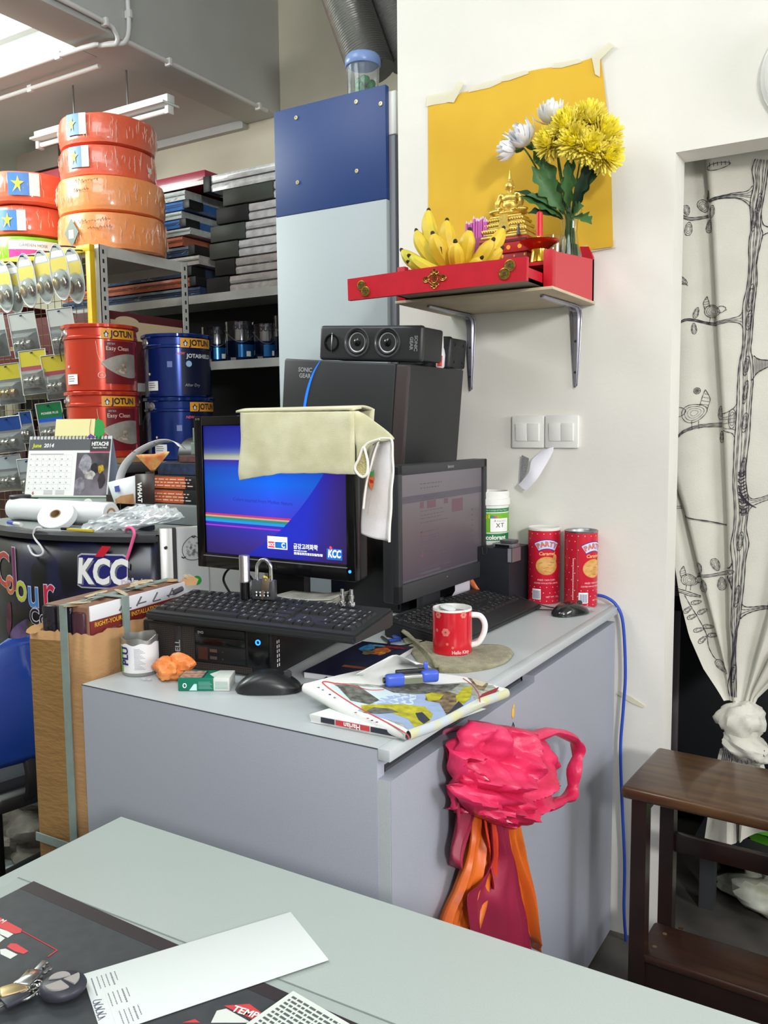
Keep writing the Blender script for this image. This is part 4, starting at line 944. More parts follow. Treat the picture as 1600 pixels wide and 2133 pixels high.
for i in range(9):
    u = i/8; P.append([(-0.02+0.06*u*(1-0.6*v)-0.005*v,-0.022-0.004*math.sin(9*u+4*v),0.003+0.105*v*(1-0.35*u)) for v in [k/8 for k in range(9)]])
m.grid(P); m.build('pulled_side', OBAG, t, solid=0.0008)
t = thing('card','torn white card leaning under the second monitor','paper',(-0.999,2.02,0.9005),math.radians(75))
MB().prism([(-0.03,0.0),(0.036,0.0),(0.034,0.075),(-0.026,0.07),(-0.024,0.04),(-0.034,0.03)],0,0.0008,M=RX(PI/2+0.06)).build('sheet', mat('grey_white_card',(202,198,206),0.7), t)
a,b = Vector([(-1.107,1.097,0.9)][0]),Vector([(-1.026,1.143,0.9)][0])
t = thing('cigarette_box','green and white cigarette box lying in front of the computer','box',(a.x,a.y,0.9005),math.atan2(b.y-a.y,b.x-a.x))
Lc = 0.093; GRN = mat('box_green',(18,112,88),0.3);
MB().box((0,0,0),(0.064,0.052,0.0235),r=0.0008).build('body', GRN, t)
MB().box((0.064,0,0),(Lc,0.052,0.0232),r=0.0008).build('lid', mat('box_cream',(206,210,204),0.35), t)
MB().flat([(0.002,0.003),(0.042,0.003),(0.042,0.046),(0.002,0.046)],0.0238).build('warning_picture', mat('warning_picture',(196,150,128),0.4,rgb2=(110,96,92),scale=120), t)
MB().flat([(0.043,0.003),(0.046,0.003),(0.046,0.046),(0.043,0.046)],0.0238).build('picture_edge', mat('box_navy',(40,44,70),0.4), t)
MB().prism([(0.052,0.026),(0.066,0.004),(0.066,0.048)],0.0232,0.0239).build('white_arrow', mat('box_cream',(0,0,0)), t)
m = MB(); M_ = M4((0,-0.0003,0),(1,0,0),y=(0,0,1))
m.flat([(0.020,0.001),(0.034,0.001),(0.034,0.013),(0.029,0.013)],0,M=M_); m.build('pale_corner', mat('pale_mint',(190,226,226),0.35), t)
m = MB(); m.tube([(0.012+0.003*math.cos(2*PI*i/12),-0.0004,0.010+0.0038*math.sin(2*PI*i/12)) for i in range(12)],0.0009,5,closed=True); m.build('emblem', PRINTW, t)
m = MB()
for k in range(6):
    y = 0.004+0.0024*k; m.quad(0.037,y,0.062-0.002*(k%3),y+0.0009,0.0,M=M_); m.quad(0.067,y,0.09,y+0.0009,0.0,M=M_)
m.build('small_print', mat('print_mint',(120,170,158),0.5), t, kind='stuff')
t = thing('paint_can','small white paint can cut open, dented rim, beside the carton','can',(-1.2585,1.150,0.9005))
R = 0.0345; Hc = 0.072
n = 48; P = []; rnd = random.Random(8)
prof = [(R-0.0015,0.0,0),(R,0.002,0),(R,0.03,0),(R,Hc-0.008,0.3),(R+0.0005,Hc,1),(R-0.0016,Hc,1),(R-0.002,Hc-0.01,0.3),(R-0.002,0.003,0)]
for i in range(n):
    q = 2*PI*i/n; k = 0.006*noise.noise(Vector((math.cos(q)*1.6,math.sin(q)*1.6,2)))
    P.append([((r+k*0.5*d)*math.cos(q),(r+k*0.5*d)*math.sin(q),z+(k+0.0015*math.sin(5*q))*d) for r,z,d in prof])
m = MB(); m.grid(P,cu=True); m.build('body', mat('tin_inner',(176,176,172),0.3,0.8), t)
MB().lathe([(0,0.001),(R-0.002,0.001)],32).build('bottom', STEEL, t)
m = MB(); P = []
for i in range(40):
    q = VA-1.7+3.5*i/39; P.append([((R+0.0006)*math.cos(q),(R+0.0006)*math.sin(q),0.007+(Hc-0.017+0.002*math.sin(7*q))*k/3) for k in range(4)])
m.grid(P); m.build('label', mat('can_label',(222,222,224),0.35), t)
m = MB(); wrapped(m,[(-0.005,0.008,0.005,0.058)],R,cyl_frame(R,VA-0.92,0),0,0.0010); m.build('green_stripe', mat('can_green',(84,168,66),0.4), t)
_F = cyl_frame(R,VA-0.52,0.040)
text('PLU',0.021,mat('can_navy',(34,40,104),0.4),t,M4(_F.translation,(0,0,1),y=-_F.col[0].xyz),bold=0.0008,lift=0.0022,max_len=0.004)
m = MB()
for k in range(16): wrapped(m,[(-0.009,0.014+0.0026*k,0.011-0.003*(k%4),0.0152+0.0026*k)],R,cyl_frame(R,VA+0.25,0),0,0.0010)
m.build('small_print', mat('print_grey',(168,170,178),0.5), t, kind='stuff')
t = thing('crumpled_plastic','crumpled pale orange plastic wrapper in front of the paint can','wrapper',(-1.178,1.142,0.9005))
m = crumple((0,0,0.018),0.030,0.024,0.021,2,40,24,0.28,1.7,0.0); m.build('body', mat('pale_orange_plastic',(236,150,84),0.4,rgb2=(214,116,52),scale=30,bump=0.4,bscale=60), t)
m = crumple((0.018,0.018,0.03),0.030,0.018,0.018,7,30,18,0.26,1.8,0.002); m.build('upper_lobe', mat('pale_orange_plastic',(0,0,0)), t)
m = MB(); m.grid([[(-0.045+0.02*i/4,-0.02-0.01*j/3+0.004*math.sin(i*2),0.0008+0.0015*((i+j)%2)) for j in range(4)] for i in range(6)]); m.build('clear_scrap', mat('clear_scrap',(214,218,230),0.2,alpha=0.55), t)
t = thing('yellow_scrap','tiny yellow and black scrap behind the green cigarette box','scrap',[(-1.181,1.18,0.9)][0])
MB().box((-0.012,-0.004,0.0005),(0.012,0.004,0.007),r=0.001).build('body', mat('scrap_black',(36,34,30),0.5), t)
MB().box((-0.004,-0.005,0.006),(0.014,0.001,0.009),r=0.001).build('stripe', mat('scrap_yellow',(214,184,40),0.5), t)
# ---- between keyboard and monitor, on top of the desktop computer
ZT = 0.9935
q = [(-1.119,1.3,1.033)][0]
t = thing('metal_tube','short silver tube with a black base standing behind the keyboard','tube',(q[0],q[1],1.032))
MB().lathe([(0.0,0),(0.0095,0),(0.0095,0.035),(0.0,0.035)],24).build('base', GLOSSB, t)
MB().lathe([(0.0,0.034),(0.0115,0.034),(0.0118,0.038),(0.0106,0.040),(0.0106,0.086),(0.0098,0.0875),(0.0,0.0875)],28).build('sleeve', mat('satin_silver',(172,166,172),0.3,0.9), t)
q = [(-1.08,1.31,1.033)][0]
t = thing('padlock','steel combination padlock standing closed behind the keyboard','padlock',(q[0],q[1]+0.003,1.0325),math.radians(16))
MB().box((-0.024,-0.009,0),(0.024,0.009,0.039),r=0.003).build('body', mat('lock_steel',(104,106,110),0.35,0.7), t)
MB().tube(cr([(-0.015,0,0.036),(-0.015,0,0.058),(-0.0135,0,0.068),(-0.007,0,0.0765),(0,0,0.079),(0.007,0,0.0765),(0.0135,0,0.068),(0.015,0,0.058),(0.015,0,0.036)],4),0.0038,10).build('shackle', CHROME, t)
m = MB()
for k in range(4): m.cyl(0.0055,-0.004,0.004,12,M=M4((-0.012+0.008*k,-0.006,0.012),(0,1,0),z=(1,0,0)))
m.build('number_wheels', BLACK, t, kind='stuff')
m = MB()
for k in range(4):
    for j in range(2): m.quad(-0.0135+0.008*k,0.008+0.006*j,-0.0105+0.008*k,0.0115+0.006*j,0.0,M=M4((0,-0.0118,0),(1,0,0),y=(0,0,1)))
m.build('numbers', PRINTW, t, kind='stuff')
o = thing('padlock_key','brass-grey key on a yellow tie hanging from the padlock shackle','key',(q[0]+0.0165,q[1]-0.012,1.0325+0.042),(0.0,0.15,math.radians(16)))
MB().box((-0.008,-0.001,-0.022),(0.008,0.001,0.004),r=0.004).build('key_head', mat('key_bronze',(150,132,116),0.35,0.8), o)
MB().box((-0.006,-0.0008,-0.04),(-0.001,0.0008,-0.02),r=0.0004).build('blade', mat('key_bronze',(0,0,0)), o)
MB().tube(cr([(0.0,0,0.0),(-0.006,0.004,0.004),(-0.009,0.01,0.004),(-0.005,0.014,0.002),(0.001,0.006,-0.001)],4,closed=True),0.0016,6,closed=True).build('tie', mat('tie_yellow',(206,190,50),0.5), o)
for k,(px,lab) in enumerate((([(-0.907,1.328,1.03)][0],'left of two small metal cable connectors standing on the keyboard'),([(-0.889,1.332,1.03)][0],'right of two small metal cable connectors standing on the keyboard'))):
    t = thing('connector',lab,'connector',(px[0],px[1]+0.004,1.0335),0,'cable connectors')
    MB().lathe([(0,0),(0.0068,0),(0.0068,0.008),(0.0045,0.009),(0.0042,0.014),(0.0054,0.0145),(0.0054,0.021),(0.0036,0.0215),(0.0036,0.032),(0.0025,0.0325),(0.0025,0.02),(0,0.02)],16).build('barrel', CHROME, t)
    MB().lathe([(0.0072,0.0005),(0.0078,0.004),(0.0072,0.0075)],6).build('nut', CHROME, t)
t = thing('paper_bundle','flat bundle of folded grey papers on the foot of the blue-screen monitor','paper',(-1.03,1.395,1.0125),math.radians(8))
for k in range(4):
    P = []
    for i in range(9):
        u = i/8-0.5; P.append([(0.125*u+0.004*k*(v-0.5), 0.062*(v-0.5)+0.012*u+0.003*k, 0.0012+0.004*k+0.010*u*u*2+0.008*(v-0.3)*(0.5+u)) for v in [j/5 for j in range(6)]])
    m = MB(); m.grid(P); m.build('sheet', mat('grey_papers',(158,156,146),0.6,rgb2=(120,118,112),scale=40), t, solid=0.001)
def cable(name,label,pts,r,mm,cat='cable'):
    t = thing(name,label,cat,pts[0]); o = Vector(pts[0])
    MB().tube([Vector(p)-o for p in cr(pts,7)],r,8).build('cord', mm, t); return t
cable('cable','looped black cable on the computer left of the monitor neck',[(-1.30,1.46,0.998),(-1.315,1.455,1.03),(-1.29,1.45,1.058),(-1.25,1.45,1.055),(-1.222,1.45,1.03),(-1.24,1.45,1.0),(-1.28,1.45,0.999)],0.0028,BLACK)
cable('cable','grey cable plug lying on the computer behind the keyboard',[(-1.245,1.395,1.0),(-1.225,1.40,1.008),(-1.205,1.405,1.012),(-1.19,1.41,1.03),(-1.18,1.415,1.045)],0.0065,mat('plug_grey',(92,96,92),0.5))
cable('cable','black cable crossing the cabinet top between the keyboards',[(-0.985,1.60,0.905),(-0.95,1.57,0.905),(-0.93,1.54,0.905),(-0.905,1.55,0.905),(-0.885,1.60,0.905),(-0.89,1.64,0.905)],0.0035,BLACK)
cable('cable','blue cable end on the cabinet behind the front keyboard',[(-0.99,1.64,0.9055),(-0.96,1.615,0.9055),(-0.94,1.60,0.9055),(-0.955,1.575,0.9055)],0.0045,mat('cable_blue',(40,66,150),0.4))
cable('cable','thin black keyboard cable running to the small glossy mouse',[(-0.99,2.085,0.955),(-0.90,2.075,0.94),(-0.83,2.082,0.915),(-0.78,2.088,0.9035),(-0.74,2.09,0.9035)],0.0014,BLACK)
cable('network_cable','long blue cable running from the cans over the cabinet edge to the floor',[(-0.695,2.185,0.927),(-0.66,2.185,0.923),(-0.631,2.185,0.903),(-0.614,2.185,0.857),(-0.606,2.185,0.731),(-0.61,2.185,0.628),(-0.615,2.185,0.524),(-0.608,2.185,0.369),(-0.599,2.185,0.213),(-0.598,2.185,0.079),(-0.586,2.185,-0.038),(-0.567,2.185,-0.127)],0.0042,mat('network_blue',(44,76,176),0.4))
# ---------------- towel over the monitor ----------------
TW_ = mat('towel_cream',(226,222,188),0.95,rgb2=(204,200,160),scale=14,bump=0.35,bscale=1100,sheen=0.4); TW2 = mat('towel_white',(228,226,230),0.95,rgb2=(206,196,190),scale=8,bump=0.3,bscale=1100); HEM = mat('towel_hem',(240,236,226),0.9)
t = thing('towel','cream terry towel draped over the top of the blue-screen monitor, one end hanging','towel',(-1.05,1.39,1.4))
def rowsheet(name, rows, yf, mm, nu=26, solid=0.004, sub=5, noise_amp=0.0015, parent=None):
    A_ = cr([r[0] for r in rows],sub); B_ = cr([r[1] for r in rows],sub); P = []
    for j,(a,b) in enumerate(zip(A_,B_)):
        v = j/(len(A_)-1); row = []
        for i in range(nu+1):
            u = i/nu; x = a[0]+(b[0]-a[0])*u; z = a[2]+(b[2]-a[2])*u
            row.append((x, yf(u,v)+noise_amp*noise.noise(Vector((x*40,z*40,2))), z+0.0015*noise.noise(Vector((x*60,7,z*3)))))
        P.append(row)
    m = MB(); m.grid(P); return m.build(name, mm, parent or t, world=True, solid=solid), P
R = lambda p: (tuple(p[0]),tuple(p[1]))
o,PF = rowsheet('front_flap',[R([(-1.192,1.385,1.402),(-0.909,1.385,1.399)]),R([(-1.19,1.385,1.377),(-0.909,1.385,1.379)]),R([(-1.189,1.385,1.337),(-0.908,1.385,1.333)]),R([(-1.195,1.385,1.302),(-0.908,1.385,1.304)]),R([(-1.199,1.385,1.277),(-0.906,1.385,1.287)]),R([(-1.198,1.385,1.259),(-0.903,1.385,1.281)])],
    lambda u,v: 1.386-0.004*math.sin(PI*v)-0.004*math.sin(PI*u)*v, TW_)
me = o.data
for vtx in me.vertices:
    zz = vtx.co.z+1.4; x = vtx.co.x-1.05
    if zz < 1.30:
        k = (1.30-zz)/0.05; s = (x+1.21)/0.30
        vtx.co.z += k*(0.016*max(0,math.sin(PI*min(1,max(0,s))))+0.004*noise.noise(Vector((x*30,0,0))))
rowsheet('top_fold',[R([(-1.204,1.385,1.4035),(-0.914,1.385,1.4035)]),R([(-1.2,1.388,1.408),(-0.91,1.388,1.408)])],lambda u,v: 1.385+0.028*v, TW_, sub=4)
rowsheet('back_flap',[R([(-1.2,1.455,1.408),(-0.91,1.455,1.406)]),R([(-1.19,1.455,1.33),(-0.92,1.455,1.31)])],lambda u,v: 1.4585+0.003*v, TW_, sub=4)
P = []
for j in range(9):
    v = j/8; P.append([(-1.202+0.288*i/20,1.384+0.077*v,1.4045+0.0055*math.sin(PI*v)) for i in range(21)])
m = MB(); m.grid(P); m.build('over_edge', TW_, t, world=True, solid=0.004)
rowsheet('wing',[R([(-0.922,1.388,1.4),(-0.909,1.388,1.4)]),R([(-0.916,1.386,1.379),(-0.873,1.386,1.382)]),R([(-0.911,1.384,1.347),(-0.826,1.384,1.349)]),R([(-0.907,1.384,1.333),(-0.853,1.384,1.346)]),R([(-0.907,1.386,1.31),(-0.878,1.386,1.338)]),R([(-0.907,1.388,1.291),(-0.892,1.388,1.324)])],
    lambda u,v: 1.388+0.012*u-0.008*math.sin(PI*v)*u, TW_, nu=14)
rowsheet('hanging_end',[R([(-0.867,1.402,1.347),(-0.834,1.402,1.347)]),R([(-0.885,1.404,1.328),(-0.837,1.404,1.333)]),R([(-0.896,1.406,1.295),(-0.838,1.406,1.292)]),R([(-0.903,1.406,1.258),(-0.838,1.406,1.26)]),R([(-0.908,1.406,1.22),(-0.842,1.406,1.223)]),R([(-0.91,1.406,1.187),(-0.845,1.406,1.191)]),R([(-0.909,1.406,1.163),(-0.847,1.406,1.15)])],
    lambda u,v: 1.404+0.006*math.sin(5*u+3*v), TW2, nu=14)
m = MB(); drop = cr([(-0.888,1.382,1.331),(-0.898,1.382,1.31),(-0.907,1.382,1.294),(-0.903,1.382,1.283),(-0.89,1.382,1.275),(-0.88,1.382,1.283),(-0.878,1.382,1.301),(-0.882,1.382,1.319)],5,True)
m.tube(drop,0.0026,8,closed=True); m.build('loop_hem', HEM, t, world=True)
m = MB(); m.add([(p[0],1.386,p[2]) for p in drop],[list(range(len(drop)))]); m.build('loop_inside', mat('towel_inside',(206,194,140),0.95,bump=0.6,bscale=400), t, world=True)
m = MB(); m.tube(cr([(-0.86,1.394,1.345),(-0.871,1.394,1.319),(-0.88,1.394,1.292),(-0.888,1.394,1.268),(-0.893,1.394,1.241),(-0.897,1.394,1.213)],5),0.0022,6); m.tube(cr([(-0.883,1.39,1.338),(-0.859,1.39,1.347),(-0.84,1.39,1.348),(-0.829,1.39,1.344),(-0.828,1.39,1.315),(-0.827,1.39,1.284),(-0.831,1.39,1.252),(-0.832,1.39,1.216),(-0.836,1.39,1.179),(-0.837,1.39,1.152)],5),0.0022,6); m.tube(cr([(-0.889,1.384,1.331),(-0.877,1.384,1.34),(-0.853,1.384,1.347)],5),0.0024,6); m.build('hem', HEM, t, world=True)
for pts,c,nm in (([(-0.887,1.399,1.277),(-0.881,1.399,1.282),(-0.874,1.399,1.272),(-0.877,1.399,1.257),(-0.882,1.399,1.248),(-0.888,1.399,1.263)],(214,110,60),'carrot'),([(-0.889,1.398,1.279),(-0.884,1.398,1.291),(-0.88,1.398,1.283),(-0.874,1.398,1.289),(-0.875,1.398,1.278),(-0.881,1.398,1.274)],(70,140,70),'carrot_leaf'),([(-0.885,1.398,1.27),(-0.877,1.398,1.268),(-0.876,1.398,1.263),(-0.883,1.398,1.263)],(170,40,50),'red_patch')):
    m = MB(); m.add([tuple(p) for p in pts],[list(range(len(pts)))]); m.build(nm, mat('thread_'+nm,c,0.9), t, world=True)
# ---------------- tall carton beside the cabinet ----------------
CB = mat('cardboard',(176,136,92),0.85,rgb2=(166,127,85),scale=7,bump=0.2,bscale=30,stretch=(1,1,3)); CBF = mat('cardboard_tape',(150,116,70),0.35,rgb2=(140,107,63),scale=8,stretch=(1,1,3),coat=0.4,bump=0.3,bscale=40)
STRAP = mat('strap_grey_green',(132,148,142),0.5,var=0.05,scale=60); TORN = mat('torn_paper',(204,184,152),0.9,var=0.2,scale=60)
KA = math.radians(6.5)
t = thing('carton','tall strapped cardboard carton with a torn top, standing left of the cabinet','carton',(-1.305,1.068,0),KA)
CW,CD = 0.148,0.31
m = MB(); n = 26
def tornz(u,s): return 0.985+0.010*noise.noise(Vector((u*9,s,1)))+0.006*noise.noise(Vector((u*31,s,4)))
loop_ = [(-CW+CW*i/n,0.0,i/n,0) for i in range(n)]+[(0.0,CD*i/n,i/n,1) for i in range(n)]+[(-CW*i/n,CD,i/n,2) for i in range(n)]+[(-CW,CD-CD*i/n,i/n,3) for i in range(n)]
zz = [0.0,0.2,0.4,0.62,0.8,0.92,1.0]
P = []
for x,y,u,s in loop_:
    P.append([(x+0.004*noise.noise(Vector((u*3+s,v*5,2)))*(1 if v>0.02 else 0), y+0.004*noise.noise(Vector((u*3+s,v*5,9))), tornz(u,s)*v) for v in zz])
m.grid(P,cu=True,sm=False); m.build('cardboard', CB, t, solid=0.004)
m = MB(); m.grid([[(-CW-0.001,-0.0032,0.0),(-CW-0.001,-0.0032,0.965)],[(-0.052,-0.0042,0.0),(-0.052,-0.0042,0.97)]]); m.build('brown_tape', CBF, t)
PKG = mat('inner_black_film',(30,27,38),0.15,coat=0.6,bump=0.5,bscale=40)
m = MB(); m.box((-CW+0.03,0.008,0.02),(-0.008,CD-0.01,1.036),r=0.004); pk = m.build('inner_pack', mat('inner_pack_brown',(120,84,66),0.6), t)
for x0,x1,h in ((-0.118,-0.084,1.034),(-0.080,-0.044,1.036),(-0.042,-0.012,1.026)):
    MB().box((x0,0.0,0.93),(x1,0.014,h),r=0.005).build('film_fold', PKG if x0 < -0.043 else mat('maroon_film',(70,34,48),0.2,coat=0.5), pk)
MB().box((-0.0085,0.012,1.008),(-0.0055,CD-0.012,1.037),r=0.0008).build('white_label', mat('pack_white',(222,222,224),0.5), pk)
mr = MB().box((-0.0085,0.012,0.972),(-0.0052,CD-0.012,1.008),r=0.0008).build('maroon_band', mat('pack_maroon',(112,34,32),0.45), pk)
text('RIGHT-YOURSELF INSTALLATION',0.0125,mat('pack_yellow',(226,176,50),0.5),mr,M4((-0.0046,CD/2-0.04,0.9995),(0,1,0),y=(0,0,1)),bold=0.0002,sx=1.0)
m = MB()
for k in range(9): m.box((-0.0046,0.05+0.018*k,0.984),(-0.0044,0.06+0.018*k,0.986))
for k in range(4): m.box((-0.0048,0.10+0.045*k,1.012+0.004*(k%2)),(-0.0046,0.125+0.045*k,1.0145+0.004*(k%2)))
m.build('small_print', mat('print_dark',(84,80,84),0.6), pk, kind='stuff')
m = MB()
for k in range(4): m.tube([(-0.0044,0.09+0.05*k,1.014),(-0.0044,0.105+0.05*k,1.03)],0.0018,5)
m.tube([(-0.0044,0.255,1.02),(-0.0044,0.285,1.024)],0.006,6); m.build('drawings', mat('print_dark',(0,0,0)), pk, kind='stuff')
rnd = random.Random(21)
for k in range(16):
    y = 0.01+0.0185*k;
    MB().flat(blob(0,0,0.028,0.009,k+3,9),0).build('torn_flap', TORN if k%3 else CB, t, loc=(-0.035-0.05*rnd.random(),y,1.0375+0.002*(k%2)),rot=(rnd.uniform(-.25,.25),rnd.uniform(-.2,.2),rnd.uniform(0,3)))
for k in range(3):
    MB().flat(blob(0,0,0.014,0.009,k+30,9),0).build('torn_flap', CB, t, loc=(-CW+0.012+0.004*k,0.0-0.004+0.03*(k%3),0.985+0.006*k),rot=(0.9+rnd.uniform(-.4,.4),rnd.uniform(-.5,.2),rnd.uniform(0,1)))
MB().flat(blob(0,0,0.016,0.010,44,9),0).build('torn_flap', TORN, t, loc=(-0.01,CD+0.01,1.043),rot=(0.5,0.3,1)); MB().flat(blob(0,0,0.02,0.012,45,9),0).build('torn_flap', CB, t, loc=(-0.0,CD-0.0,1.036),rot=(0.9,0.1,0.4))
MB().box((-0.064,-0.0075,0.0),(-0.046,-0.0055,1.037)).box((-0.064,-0.0075,1.037),(-0.046,CD,1.0395)).build('strap', STRAP, t)
MB().box((-0.001,0.093,0.86),(0.0035,0.11,1.0395)).box((-0.07,0.093,1.0395),(0.0035,0.11,1.0412)).build('strap', STRAP, t)
MB().box((-CW-0.006,-0.0095,0.545),(0.0,-0.0072,0.562),M=RY(0.07)@T(-0.038,0,0.0)).build('strap', STRAP, t)
# ---------------- altar shelf on the wall ----------------
AR = mat('altar_red',(192,24,42),0.42,var=0.05,scale=30); AR2 = mat('altar_red_side',(196,52,62),0.45)
t = thing('altar_shelf','red wooden altar shelf with its front drawer pulled out, fixed to the white wall','shelf',(-0.916,2.06,1.684))
AX0,AX1,AY0,AY1 = -1.12,-0.712,1.915,2.212
MB().box((AX0-0.004,1.905,1.677),(AX1+0.004,AY1,1.684),r=0.001).build('backing_board', mat('plywood_cream',(206,190,160),0.6,var=0.08,scale=8), t, world=True)
MB().prism([(1.93,1.684),(AY1,1.684),(AY1,1.79),(1.93,1.765)],AX1-0.012,AX1,M=M4((0,0,0),(0,1,0),y=(0,0,1))).build('side_panel', AR2, t, world=True)
MB().prism([(1.93,1.684),(AY1,1.684),(AY1,1.79),(1.93,1.765)],AX0,AX0+0.012,M=M4((0,0,0),(0,1,0),y=(0,0,1))).build('side_panel', AR2, t, world=True)
for x in (AX0,AX1-0.022): MB().box((x,1.912,1.684),(x+0.022,1.93,1.768),r=0.001).build('front_post', AR, t, world=True)
MB().prism([(AX0,1.684),(AX1,1.684),(AX1,1.795),(AX1-0.012,1.822),(AX1-0.045,1.826),(AX1-0.06,1.79),(AX0+0.06,1.79),(AX0+0.045,1.826),(AX0+0.012,1.822),(AX0,1.795)],0,0.012,M=M4((0,AY1,0),(1,0,0),y=(0,0,1))).build('back_rail', AR, t, world=True)
MB().box((AX0+0.012,1.93,1.738),(AX1-0.012,AY1-0.012,1.746)).build('top_board', AR, t, world=True)
dr = MB(); dr.prism([(-1.137,1.664),(-0.694,1.668),(-0.693,1.7165),(-0.905,1.7185),(-1.138,1.713)],-0.012,0,M=M4((0,1.712,0),(1,0,0),y=(0,0,1))); dr = dr.build('drawer', AR, t, world=True)
MB().box((AX0+0.024,1.7245,1.689),(AX1-0.024,2.04,1.694)).build('drawer_floor', mat('drawer_inside',(150,138,120),0.6), dr, world=True)
for x in (AX0+0.024,AX1-0.032): MB().box((x,1.7245,1.689),(x+0.008,2.04,1.716)).build('drawer_side', AR, dr, world=True)
GP = mat('antique_gold',(190,156,74),0.32,0.9,var=0.3,scale=200)
def coin(x,z,r):
    F = M4((x,1.7112,z),(1,0,0),z=(0,-1,0)); m = MB()
    m.lathe([(r*0.86,0),(r,0.0006),(r,0.0022),(r*0.86,0.0026),(r*0.82,0.0016),(r*0.36,0.0016),(r*0.34,0.0022),(r*0.26,0.0022),(r*0.25,0.0002)],28,M=F)
    for k in range(4):
        q = PI/4+PI/2*k; m.box((-0.0012,r*0.45,0.0014),(0.0012,r*0.75,0.0024),M=F@RZ(q))
    m.build('coin', GP, dr, world=True)
    MB().box((x-r*0.2,1.7095,z-r*0.2),(x+r*0.2,1.7108,z+r*0.2)).build('coin_hole', EDGE, dr, world=True)
coin(-1.098,1.6945,0.0115); coin(-1.087,1.680,0.0115); coin(-0.730,1.7015,0.0125); coin(-0.742,1.686,0.0125)
m = MB(); F = M4((-0.908,1.7112,1.692),(1,0,0),z=(0,-1,0))
def loop(cx,cy,rx,ry,r=0.0011,rot=0): m.tube([(cx+rx*math.cos(2*PI*i/16)*math.cos(rot)-ry*math.sin(2*PI*i/16)*math.sin(rot), cy+rx*math.cos(2*PI*i/16)*math.sin(rot)+ry*math.sin(2*PI*i/16)*math.cos(rot), 0.0012) for i in range(16)],r,5,M=F,closed=True)
for s in (-1,1):
    loop(s*0.021,0.0,0.0075,0.006); loop(s*0.021,0.0,0.0035,0.003); loop(s*0.006,0.013,0.004,0.0035); loop(s*0.006,-0.013,0.004,0.0035)
    for q in (-1,1): m.tube([(s*0.016,q*0.004,0.001),(s*0.008,q*0.010,0.001),(0,q*0.016,0.001)],0.0013,5,M=F)
for q in (-1,1): loop(0,q*0.017,0.0045,0.004)
for z in (-0.004,0,0.004): m.box((-0.004,z-0.0008,0),(0.004,z+0.0008,0.002),M=F)
m.box((-0.001,-0.006,0),(0.001,0.007,0.002),M=F); loop(0,0,0.008,0.009,0.0009)
m.build('knot_ornament', GP, dr, world=True)
BRK = mat('bracket_metal',(166,166,176),0.32,0.85)
def bracket(x,label):
    t = thing('shelf_bracket',label,'bracket',(x,2.213,1.676),0,'altar shelf brackets')
    prof = cr([(-0.25,-0.002),(-0.16,-0.003),(-0.05,-0.003),(-0.018,-0.006),(-0.005,-0.022),(-0.003,-0.06),(-0.003,-0.13),(-0.003,-0.205)],6)
    P = []
    for i,(y,z) in enumerate(prof):
        u = i/(len(prof)-1); w = 0.016*(1-abs(2*u-1)**2.2*0.72)
        P.append([(-w,y,z),(-w*0.6,y+0.001,z-0.0005),(-w*0.35,y-0.004,z-0.004),(w*0.35,y-0.004,z-0.004),(w*0.6,y+0.001,z-0.0005),(w,y,z)])
    MB().grid(P).build('arm', BRK, t, solid=0.0022)
    for y,z,q in ((-0.21,-0.004,0),(-0.09,-0.006,0),(-0.006,-0.09,1),(-0.006,-0.17,1)):
        MB().cyl(0.0035,0,0.002,10,M=M4((0.0,y,z),(1,0,0),z=((0,0,-1) if not q else (0,-1,0)))).build('screw', DKGREY, t)
bracket(-0.757,'right silver bracket under the altar shelf, above the switches'); bracket(-1.06,'left silver bracket under the altar shelf, behind the speakers')
BAN = mat('banana_yellow',(228,190,52),0.45,rgb2=(206,176,50),scale=25); BANG = mat('banana_greenish',(196,192,66),0.45,rgb2=(222,190,60),scale=14); BTIP = mat('banana_black',(40,30,24),0.7)
crown = Vector((-0.905,1.852,1.722))
t = thing('banana_bunch','bunch of small ripe bananas with black tips on the pulled-out drawer','bananas',(crown.x,crown.y,1.6945))
o = Vector(t.location)
TIPS = [([(-0.997,1.85,1.876)][0],1,0.0185),([(-0.933,1.82,1.839)][0],0,0.0185),([(-1.013,1.82,1.826)][0],1,0.0175),([(-0.943,1.77,1.802)][0],0,0.019),([(-1.035,1.79,1.779)][0],1,0.0175),([(-0.989,1.745,1.754)][0],1,0.0165),
        ([(-0.879,1.755,1.774)][0],0,0.018),([(-0.861,1.79,1.804)][0],0,0.018),([(-0.815,1.87,1.816)][0],0,0.0175),([(-0.809,1.8,1.778)][0],0,0.0175),([(-0.801,1.83,1.764)][0],0,0.016),([(-0.828,1.78,1.738)][0],0,0.015),([(-1,1.76,1.744)][0],0,0.015)]
